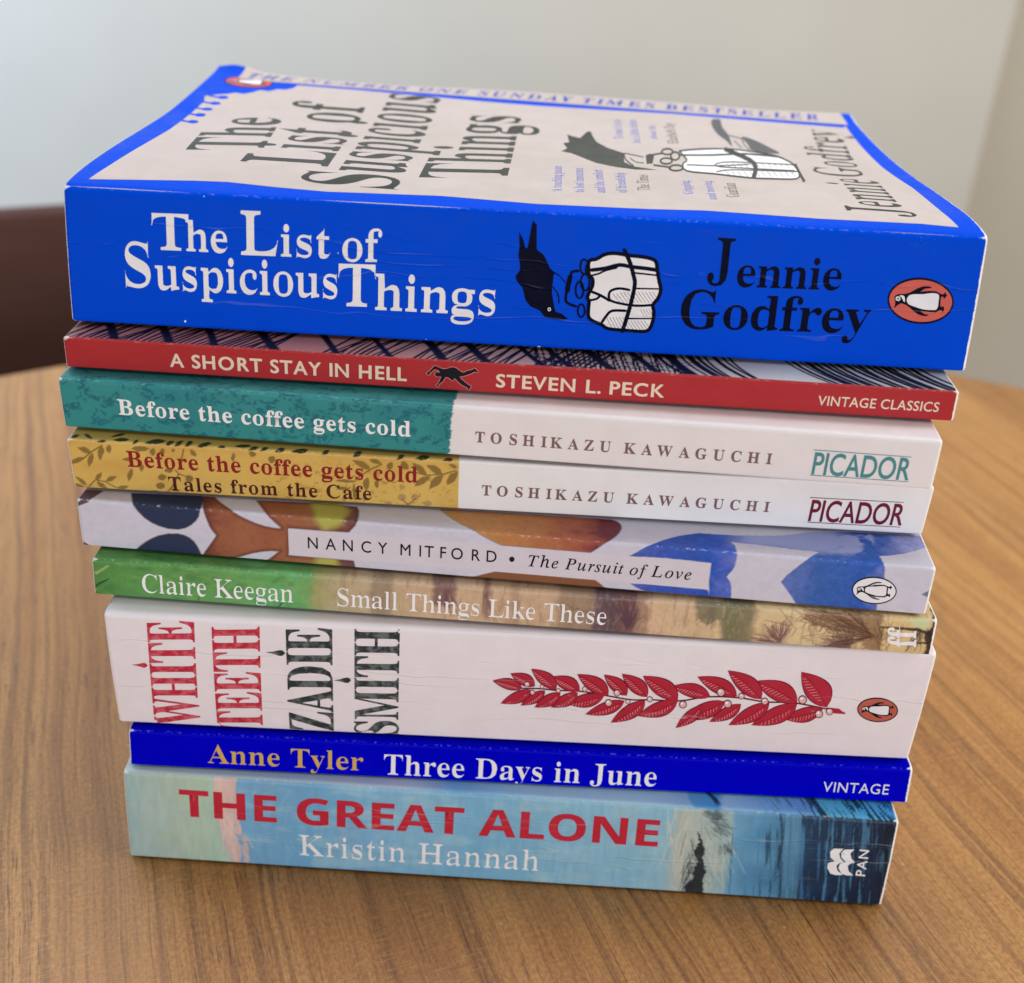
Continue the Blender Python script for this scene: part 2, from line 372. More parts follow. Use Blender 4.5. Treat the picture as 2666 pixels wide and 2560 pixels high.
def decals(i, ops, spine, cover):
    groups = {}
    for op in ops:
        if op[0] == 'T': v, f = text_geo(op); add = [(op[1], op[2], op[3], v, f)]
        elif op[0] == 'P':
            pts = catmull(op[5], True, 4) if op[4] else op[5]; v, f = tessellate([pts]); add = [(op[1], op[2], op[3], v, f)]
        elif op[0] == 'S':
            pts = catmull(op[7], op[5], 5) if op[6] else op[7]; v, f = ribbon(pts, op[4], op[5]); add = [(op[1], op[2], op[3], v, f)]
        elif op[0] == 'V':
            add = leaf_print(*op[1:])
        elif op[0] == 'L':
            add = []
            for key, layer, pts in logo_ops(i, op):
                v, f = tessellate([pts]); add.append((op[1], key, layer, v, f))
        for name, key, layer, v, f in add:
            on_cover = v[:, 1].mean() > H[i]
            groups.setdefault((name, on_cover), []).append((key, layer, v, f))
    for (name, on_cover), items in groups.items():
        co, uv, tri, midx, mats = [], [], [], [], []; base = 0
        for key, layer, v, f in items:
            v, f = refine(v, f, 2.5, 6.0)
            if not len(f): continue
            m = ink(i, key)
            if m not in mats: mats.append(m)
            f = np.array(f); p = v[f]; ar = (p[:, 1, 0]-p[:, 0, 0])*(p[:, 2, 1]-p[:, 0, 1]) - (p[:, 1, 1]-p[:, 0, 1])*(p[:, 2, 0]-p[:, 0, 0])
            f[ar < 0] = f[ar < 0][:, ::-1]
            co.append(surf(i, v[:, 0], v[:, 1], .035 + .016 * layer)); uv.append(v); tri.append(f + base); midx += [mats.index(m)] * len(f); base += len(v)
        name = name.split('#')[0]; me = new_mesh(name, np.concatenate(co), np.concatenate(tri), np.concatenate(uv), mats, midx, True)
        link(bpy.data.objects.new(name, me), cover if on_cover else spine)

# ------------------------------------------------------------------ painted artwork, evaluated per vertex
def vnoise(x, y, seed):
    xi = np.floor(x).astype(np.int64); yi = np.floor(y).astype(np.int64); fx = x - xi; fy = y - yi
    def hsh(a, b):
        n = (a * 374761393 + b * 668265263 + seed * 1442695041) & 0x7fffffff; n = ((n ^ (n >> 13)) * 1274126177) & 0x7fffffff
        return ((n ^ (n >> 16)) & 0xffff) / 65535.0
    sx = fx*fx*(3-2*fx); sy = fy*fy*(3-2*fy)
    return (hsh(xi, yi)*(1-sx) + hsh(xi+1, yi)*sx)*(1-sy) + (hsh(xi, yi+1)*(1-sx) + hsh(xi+1, yi+1)*sx)*sy
def fbm(x, y, seed, oct=4):
    r = 0; a = .5; t = 0
    for k in range(oct): r = r + a * vnoise(x, y, seed + k * 17); t += a; a *= .55; x = x * 2.03 + 5.1; y = y * 2.03 + 3.7
    return r / t
def sstep(a, b, x): t = np.clip((x - a) / (b - a), 0, 1); return t * t * (3 - 2 * t)
def sdf(U, S, poly):
    p = np.array(poly, float); ins = np.zeros(U.shape, bool); dm = np.full(U.shape, 1e9)
    for k in range(len(p)):
        a, b = p[k], p[(k + 1) % len(p)]; d = b - a
        t = np.clip(((U - a[0]) * d[0] + (S - a[1]) * d[1]) / (d @ d + 1e-12), 0, 1)
        dm = np.minimum(dm, (U - a[0] - t * d[0]) ** 2 + (S - a[1] - t * d[1]) ** 2)
        c = (a[1] > S) != (b[1] > S)
        if abs(d[1]) > 1e-12: ins ^= c & (U < (S - a[1]) / d[1] * d[0] + a[0])
    dm = np.sqrt(dm); return np.where(ins, -dm, dm)
def seglen(U, S, pts):
    dm = np.full(U.shape, 1e9)
    for a, b in zip(pts[:-1], pts[1:]):
        a = np.array(a); b = np.array(b); d = b - a; t = np.clip(((U - a[0]) * d[0] + (S - a[1]) * d[1]) / (d @ d + 1e-12), 0, 1)
        dm = np.minimum(dm, np.hypot(U - a[0] - t * d[0], S - a[1] - t * d[1]))
    return dm
class Canvas:
    def __init__(s, i, U, S): s.i, s.U, s.S = i, U, S; s.c = np.zeros((len(U), 3))
    def base(s, c): s.c[:] = lin(c)
    def mixm(s, m, c):
        c = np.array(lin(c)) if isinstance(c, tuple) else c; m = np.clip(m, 0, 1)[:, None]; s.c = s.c * (1 - m) + c * m
    def fill(s, name, c, soft=.12, rag=0.0, ragf=1.0, op=1.0):
        for poly in CV[s.i].get(name, []):
            lo = np.min(poly, 0) - 3; hi = np.max(poly, 0) + 3
            k = np.where((s.U > lo[0]) & (s.U < hi[0]) & (s.S > lo[1]) & (s.S < hi[1]))[0]
            if not len(k): continue
            d = sdf(s.U[k], s.S[k], poly)
            if rag: d = d + rag * (fbm(s.U[k] * ragf, s.S[k] * ragf, 5) - .5) * 2
            m = np.zeros(len(s.U)); m[k] = sstep(soft, -soft, d) * op
            s.mixm(m, c)
def grad(u, stops):
    us = [a for a, _ in stops]; cs = np.array([lin(c) for _, c in stops]); return np.stack([np.interp(u, us, cs[:, k]) for k in range(3)], -1)

def brusher(c, U, S, seed):
    rs = random.Random(seed)
    def brush(u0, s0, ang, spread, length, n, col, w, op, ju=.4, js=.3):
        for _ in range(n):
            a = ang + rs.uniform(-spread, spread); l = length * rs.uniform(.4, 1); q = rs.uniform(0, .5); b = a + rs.uniform(-.35, .35)
            p = [(u0 + rs.gauss(0, ju) + l * q * math.cos(a), s0 + rs.gauss(0, js) + l * q * math.sin(a))]; p.append((p[0][0] + l * (1 - q) * math.cos(b), p[0][1] + l * (1 - q) * math.sin(b)))
            k = np.where((np.abs(U - p[0][0]) < l + 1) & (np.abs(S - p[0][1]) < l + 1))[0]
            if len(k): m = sstep(w, w * .3, seglen(U[k], S[k], p))[:, None] * op * rs.uniform(.5, 1); c.c[k] = c.c[k] * (1 - m) + np.array(lin(col)) * m
    return brush
def art2(U, S):
    c = Canvas(2, U, S); y = S - H[2]; c.base((172, 42, 46))
    cov = sstep(.25, .45, y)
    c.mixm(cov, grad(U, [(0, (178, 112, 104)), (60, (180, 122, 112)), (110, (184, 150, 140)), (150, (196, 188, 182)), (164, (206, 208, 204)), (175, (186, 186, 182)), (200, (186, 188, 186))]))  # printed tints darkened, hatching below thickened, as painted shade from the book above
    black = np.zeros(len(U)); rs = random.Random(5)
    def stroke(u0, y0, u1, y1, w, bend=0):
        pts = [(u0 + (u1 - u0) * f + bend * math.sin(math.pi * f), y0 + (y1 - y0) * f) for f in np.linspace(0, 1, 6)]
        k = np.where(np.abs(U - (u0 + u1) / 2) < abs(u1 - u0) / 2 + w + 3 + abs(bend))[0]
        black[k] = np.maximum(black[k], sstep(w, w * .55, seglen(U[k], y[k], pts)))
    thick = [10, 22, 33, 46, 60, 72, 84, 94, 106, 112, 121, 131, 139]
    for u in thick: stroke(u - 6, 15, u + 1.5 + rs.uniform(-.5, .5), 0, rs.uniform(.9, 1.5), rs.uniform(-.6, .6))
    for u in np.arange(-4, 118, 1.35):
        if 47 < u < 57 or 73 < u < 78 or 100 < u < 105: continue
        sl = rs.uniform(5, 8); stroke(u, 0, u + sl, rs.uniform(9, 13), rs.uniform(.30, .5), rs.uniform(-.5, .5))
    for u in np.arange(106, 140, 1.1):
        stroke(u, 0, u - rs.uniform(.6, 2.2), 12, rs.uniform(.22, .42))
        if rs.random() < .7: stroke(u - 3, rs.uniform(1, 8), u + 4, rs.uniform(1, 8), .13)
    for u in np.arange(138, 157, 1.9): stroke(u - 5.5, 14, u + rs.uniform(-.5, 1.5), 0, rs.uniform(.4, 1.1), -1.2)
    for u in np.arange(171, 203, 1.7): stroke(u - 9, 14, u + rs.uniform(0, 2), -.2, rs.uniform(.35, 1.0), -1.6)
    c.mixm(black * cov, (14, 12, 18)); return c.c
def art3(U, S):
    c = Canvas(3, U, S); c.base((52, 138, 138)); e = CV[3]['edge'][0]
    n = fbm(U * .12, S * .12, 3); c.mixm(sstep(.45, .7, n) * .5, (38, 124, 130))
    a = fbm(U * .35, S * .45, 11, 3); b = fbm(U * 1.5, S * 1.7, 23, 3)
    m = sstep(.50, .58, a) * sstep(.47, .53, b); c.mixm(m * .72, (20, 92, 112))
    for k, (cu, cs, r) in enumerate([(8, 6, 4), (23, 5, 6), (36, 10, 5), (52, 8, 6), (62, 4, 6), (74, 10, 5), (82, 6, 6), (44, 2, 5)]):
        d = np.abs(np.hypot(U - cu, (S - cs) * 1.1) - r) + (fbm(U * .9, S * .9, 40 + k) - .5) * 1.6
        an = fbm(np.arctan2(S - cs, U - cu) * 1.4 + k * 9, U * 0 + 3, 60, 2)
        c.mixm(sstep(.55, .2, d) * sstep(.45, .6, an) * .65, (26, 100, 112))
    rg = (fbm(U * 0 + 2, S * 2.2, 9, 3) - .5) * .9; m = sstep(-.12, .12, U - 89.1 - rg - .05 * (S - 13)); c.mixm(m, (231, 224, 224)); return c.c
def art4(U, S):
    c = Canvas(4, U, S); c.base((212, 174, 92)); n = fbm(U * .09, S * .15, 7); c.mixm(sstep(.4, .75, n) * .55, (196, 150, 74))
    c.fill('faint', (176, 138, 92), .2, .15, 1.5); c.fill('leaf', (128, 102, 52), .12, .22, 1.3, .92); c.fill('dark', (62, 58, 30), .12, .25, 1.2)
    for q in CV[4]['stem']: c.mixm(sstep(.26, .12, seglen(U, S, q)) * .9, (126, 98, 50))
    sp = sstep(.66, .72, fbm(U * 1.3, S * 1.3, 31, 2)) * sstep(40, 52, U) * sstep(96, 80, U) * sstep(14, 10, S); c.mixm(sp * .5, (140, 104, 52))
    m = sstep(-.1, .1, U - 89.6); c.mixm(m, (232, 229, 229)); return c.c
def art5(U, S):
    c = Canvas(5, U, S); c.base((206, 202, 216)); n = fbm(U * .8, S * .8, 3); c.mixm(sstep(.4, .7, n) * .25, (190, 186, 204))
    c.fill('plum', (98, 72, 80), .12); c.fill('navy', (40, 50, 80), .12)
    nz = fbm(U * .25, S * .35, 8); n2 = fbm(U * 1.2, S * 1.2, 18)
    fish = grad(U + (nz - .5) * 10, [(28, (110, 58, 50)), (32, (146, 86, 62)), (40, (158, 98, 68)), (46, (154, 90, 64)), (55, (156, 104, 70)), (60, (130, 78, 64)), (66, (112, 76, 76))]) * (.86 + .28 * n2)[:, None]
    c.fill('fish', fish, .12)
    # darker rim inside the fish outline
    for poly in CV[5]['fish']:
        d = sdf(U, S, poly); c.mixm(sstep(-1.1, -.2, d) * sstep(.1, -.1, d) * .55, (92, 40, 40))
    c.fill('lime', (182, 180, 84), 1.2, .5, .6, .85)
    amb = grad(U + (nz - .5) * 12, [(78, (186, 160, 96)), (88, (188, 136, 82)), (105, (182, 120, 74)), (118, (160, 84, 66)), (123, (114, 44, 56))]) * (.84 + .32 * n2)[:, None]
    c.fill('amber', amb, .12); c.fill('amberlow', (132, 84, 54), .12)
    for nm in ('navy', 'fish', 'amber'):
        for poly in CV[5][nm]: c.mixm(sstep(.2, .08, np.abs(sdf(U, S, poly) - .05)) * .5, (40, 30, 34))
    bl = grad(U + (nz - .5) * 9, [(125, (84, 96, 168)), (136, (58, 86, 178)), (148, (40, 82, 182)), (156, (110, 124, 200)), (164, (92, 112, 180)), (172, (54, 96, 172)), (184, (44, 88, 178)), (194, (150, 154, 205))])
    n3 = fbm(U * .6, S * .6, 88); c.fill('blue', bl * (.62 + .5 * n2 + .3 * n3)[:, None], .12, .1, 1.0)
    y = S - H[5]; wash = sstep(1.5, 5, y + (nz - .5) * 5) * sstep(150, 158, U) * sstep(182, 174, U - 14 * sstep(.4, .7, nz)); m = np.zeros(len(U))
    for poly in CV[5]['blue'][:1]: m = np.maximum(m, sstep(.1, -.3, sdf(U, S, poly)))
    c.mixm(m * wash * .8, (168, 174, 220)); c.fill('slate', (110, 116, 140), .15)
    (a, b, d, e) = CV[5]['label'][0]; zz = .16 * np.abs(((U * 2.1) % 1) - .5) * 2; zs = .16 * np.abs(((S * 2.1) % 1) - .5) * 2
    lab = sstep(-.08, .08, U - 49.5 - zs) * sstep(.08, -.08, U - 147.3 + zs) * sstep(-.08, .08, S - 2.9 - zz) * sstep(.08, -.08, S - 10.52 + zz)
    c.mixm(lab, (212, 204, 214)); return c.c
def art6(U, S):
    c = Canvas(6, U, S); w = (fbm(U * .2, S * .3, 3) - .5) * 6; n = fbm(U * .5, S * .7, 9)
    ft = fbm(U * 1.6, S * .9, 21, 3); c.c = grad(U + w, [(0, (84, 138, 72)), (14, (92, 150, 80)), (30, (98, 152, 86)), (46, (104, 172, 104)), (51, (112, 164, 100)), (54, (160, 158, 106)), (60, (184, 164, 132)), (80, (198, 168, 136)), (108, (200, 168, 136)), (120, (180, 150, 130)), (131, (208, 176, 144)), (150, (212, 184, 144)), (170, (218, 196, 150)), (186, (222, 194, 140)), (198, (210, 182, 134))]) * (.78 + .26 * n + .2 * ft)[:, None]
    st = fbm(U * 1.1, S * .16, 41); c.mixm(sstep(.55, .75, st) * sstep(55, 62, U) * .35, (134, 98, 86))
    gs = fbm(U * .3, S * .9, 45); c.mixm(sstep(.55, .75, gs) * sstep(52, 46, U) * .4, (132, 172, 96)); c.mixm(sstep(.56, .8, fbm(U * .25, S * .5, 49)) * sstep(52, 46, U) * .45, (58, 112, 62))
    def band(a, b, col, op, y0=-9, y1=40, soft=.8):
        j = (fbm(U * 0 + a, S * .5, 77) - .5) * 2.2; rr = .45 + 1.1 * fbm(U * 1.4, S * .5, 83)
        c.mixm(sstep(a - soft, a + soft, U + j) * sstep(b + soft, b - soft, U + j) * sstep(y0, y0 + 2, S) * sstep(y1 + 2, y1, S) * op * np.clip(rr, 0, 1), col)
    band(66, 71, (130, 112, 96), .6); band(80.5, 86, (112, 76, 82), .8, 4); band(92.5, 94, (122, 84, 88), .8, 1); band(99, 101, (140, 104, 96), .4)
    band(110, 118.5, (140, 118, 96), .7); band(118.5, 128.6, (98, 76, 86), .95); band(124, 131, (126, 88, 84), .6); band(148.5, 155.6, (112, 112, 82), .95); band(153, 156.5, (138, 124, 96), .6)
    band(142, 149, (128, 122, 92), .5, 6)
    c.fill('gtree', (120, 116, 92), .4, .6, .9, .8)
    c.fill('bush', (168, 134, 112), .9, 1.2, 1.4, .5)
    c.fill('brown', grad(U, [(165, (152, 118, 92)), (178, (150, 114, 84)), (183, (122, 84, 64)), (188, (112, 74, 60))]) * (.6 + .8 * fbm(U * 1.3, S * 1.9, 13))[:, None], .7, 1.1, 1.1, .75)
    brush = brusher(c, U, S, 11)
    brush(162.5, 1.0, 2.2, .9, 7, 46, (112, 76, 84), .2, .8); brush(179, .8, 2.5, .8, 9, 50, (110, 78, 80), .2, .75); brush(184, 5, 2.9, .7, 15, 60, (92, 60, 52), .22, .7)
    brush(127, 2, 1.7, .5, 9, 50, (92, 64, 76), .22, .7); brush(121, 9, -.9, .6, 9, 26, (92, 70, 78), .18, .6); brush(84, 11, -1.5, .25, 9, 24, (112, 78, 86), .2, .6); brush(93, 11, -1.5, .12, 11, 10, (118, 84, 88), .16, .7)
    brush(176, 8, 3.0, .5, 9, 60, (104, 72, 58), .2, .6, 4, 2); brush(171, 9, -1.9, .5, 5, 30, (120, 86, 74), .2, .6, 3, 1); brush(100, 6, -1.5, .4, 8, 24, (160, 128, 108), .3, .4, 6, 3); brush(140, 5, -1.4, .6, 7, 24, (176, 144, 120), .3, .4, 6, 3); brush(186, 3, 1.6, .4, 7, 26, (106, 70, 56), .2, .6, 1.5, 2)
    brush(146, 10, -1.7, .4, 6, 30, (120, 110, 88), .22, .6); brush(194, 10, -1.3, .6, 9, 26, (44, 34, 34), .2, .8)
    c.fill('blob', (204, 206, 158), .5, .4); c.fill('branch', (52, 40, 38), .15, .15, 1.5, .9); c.fill('dark', (44, 36, 36), .3, .6, 1.2, .95)
    c.fill('twig', (40, 60, 40), .12); c.fill('glow', (168, 190, 116), .25, .2, 1, .8)
    br = sstep(.22, .08, np.abs(S - 6 - 2.4 * np.sin(U * .19) - (fbm(U * .6, U * 0, 5) - .5) * 3)) * sstep(111, 113, U) * sstep(124, 120, U); c.mixm(br * .6, (90, 66, 64))
    return c.c
def art9(U, S):
    c = Canvas(9, U, S); y = S - H[9]; n = fbm(U * .07, S * .12, 3); n2 = fbm(U * .5, S * .25, 13)
    c.c = grad(U + (n - .5) * 16, [(0, (150, 190, 205)), (20, (122, 170, 205)), (48, (112, 168, 206)), (70, (132, 182, 212)), (90, (120, 176, 208)), (120, (138, 186, 210)), (140, (140, 186, 206)), (156, (112, 164, 198)), (163, (88, 146, 184)), (172, (60, 104, 146)), (182, (36, 62, 96)), (196, (22, 34, 54))])
    c.mixm(sstep(.5, .75, fbm(U * .12, S * .3, 29)) * sstep(150, 140, U) * .5, (160, 200, 214))
    c.mixm(sstep(.58, .8, fbm(U * .16, S * .2, 37)) * sstep(150, 140, U) * .35, (176, 196, 196))
    c.fill('pale', grad(U + (n2 - .5) * 14, [(0, (160, 190, 190)), (8, (172, 192, 184)), (16, (178, 196, 176)), (25, (174, 204, 184))]), .8, .6, .5)
    c.fill('rock', grad(U + (fbm(U * .8, S * .5, 7) - .5) * 5, [(19, (186, 176, 178)), (22, (226, 196, 184)), (26, (218, 188, 180)), (30, (206, 176, 170))]), .18, .35, .9)
    c.fill('sand', grad(U, [(138, (150, 184, 196)), (142, (186, 190, 176)), (147, (178, 188, 176)), (152, (172, 188, 178)), (155, (150, 182, 186))]), .6, .5, .5, .9)
    c.mixm(sstep(.5, .7, fbm(U * .5, S * .5, 57)) * sstep(146, 148, U) * sstep(155, 153, U) * .5, (132, 170, 186))
    bt = fbm(U * .9, S * .16, 111, 3); c.c = c.c * (.90 + .2 * bt + .0 * n2)[:, None]
    c.fill('smoke', (70, 92, 104), .9, 1.1, .8, .85)
    bs = brusher(c, U, S, 5)
    bs(141, 20, -1.5, .25, 14, 40, (206, 206, 188), .3, .5, 2.5, 5); bs(151, 16, -1.4, .35, 12, 40, (196, 204, 190), .3, .5, 2, 6); bs(146, 9, -1.2, .5, 8, 30, (120, 150, 168), .28, .5, 2, 6); bs(138, 14, -1.5, .2, 16, 26, (150, 186, 204), .3, .5, 2, 6)
    bs(149, 24, -.6, .7, 6, 24, (74, 92, 104), .3, .6, 1.5, 1.2); bs(144.5, 14, -1.5, .3, 9, 22, (34, 42, 52), .25, .7, .7, 5); bs(60, 15, -1.5, .4, 9, 50, (150, 196, 216), .35, .3, 26, 7); bs(100, 12, -1.5, .4, 9, 50, (108, 164, 200), .35, .3, 20, 7)
    bs(26, 13, -1.35, .25, 9, 34, (232, 206, 196), .25, .5, 1.2, 6)
    c.fill('tree', (24, 28, 36), .2, .6, 1.4, .95); bs(147, 7, 2.6, .5, 2.5, 26, (30, 36, 44), .22, .6, .5, 5)
    sl = U + S * .10
    k = fbm(sl * 1.5, S * .07, 71, 3); k2 = fbm(sl * .7, S * .06, 73, 3); k3 = fbm(sl * 2.1, S * .13, 79, 2)
    on = sstep(157, 166, U); dark = sstep(.62 - .34 * sstep(158, 180, U), .70 - .30 * sstep(158, 180, U), k * .6 + k2 * .4); c.mixm(dark * on * .8, (20, 36, 62))
    lite = sstep(.54, .66, k3 * .55 + k * .45) * on; c.mixm(lite * .65 * (1 - .35 * sstep(185, 196, U)), (84, 142, 178))
    lb = sstep(167.2, 168.2, sl - 2 + .0) * sstep(172.3, 171.0, sl - 2); c.mixm(lb * .55 * (.5 + .6 * k), (104, 160, 190))
    c.mixm(sstep(186, 196, U) * sstep(.45, .6, k2) * .7, (14, 18, 28))
    c.mixm(sstep(.25, .1, np.abs(U - 155.4 + .07 * (S - 10) - .4 * (k2 - .5))) * .5 * sstep(25, 20, S), (60, 88, 100))
    # the front cover beyond the fold: brighter painting
    cv = sstep(-.4, .5, y)
    top = grad(U + (n - .5) * 10, [(0, (188, 208, 200)), (20, (190, 206, 204)), (40, (180, 204, 214)), (70, (196, 206, 222)), (85, (122, 182, 226)), (100, (170, 206, 226)), (135, (172, 208, 228)), (141, (160, 200, 226)), (142, (104, 172, 216)), (150, (84, 158, 214)), (152, (168, 206, 232)), (163, (126, 184, 228)), (174, (110, 160, 216)), (178, (92, 182, 214)), (186, (84, 176, 222)), (197, (70, 150, 214))])
    tk = sstep(.5, .62, fbm(sl * 2.0 + y * .5, y * .22, 93, 3)) * sstep(157, 178, U); top = top * (1 - .85 * tk[:, None])
    arc = sstep(.9, .5, np.abs(U - 150.5 + .12 * y + 2.4 * sstep(2, 8, y))) * sstep(.5, 3, y) + sstep(.8, .4, np.abs(U - 177 + .35 * y))
    top = top * (1 - .85 * np.clip(arc, 0, 1)[:, None]); c.mixm(cv, top); return c.c

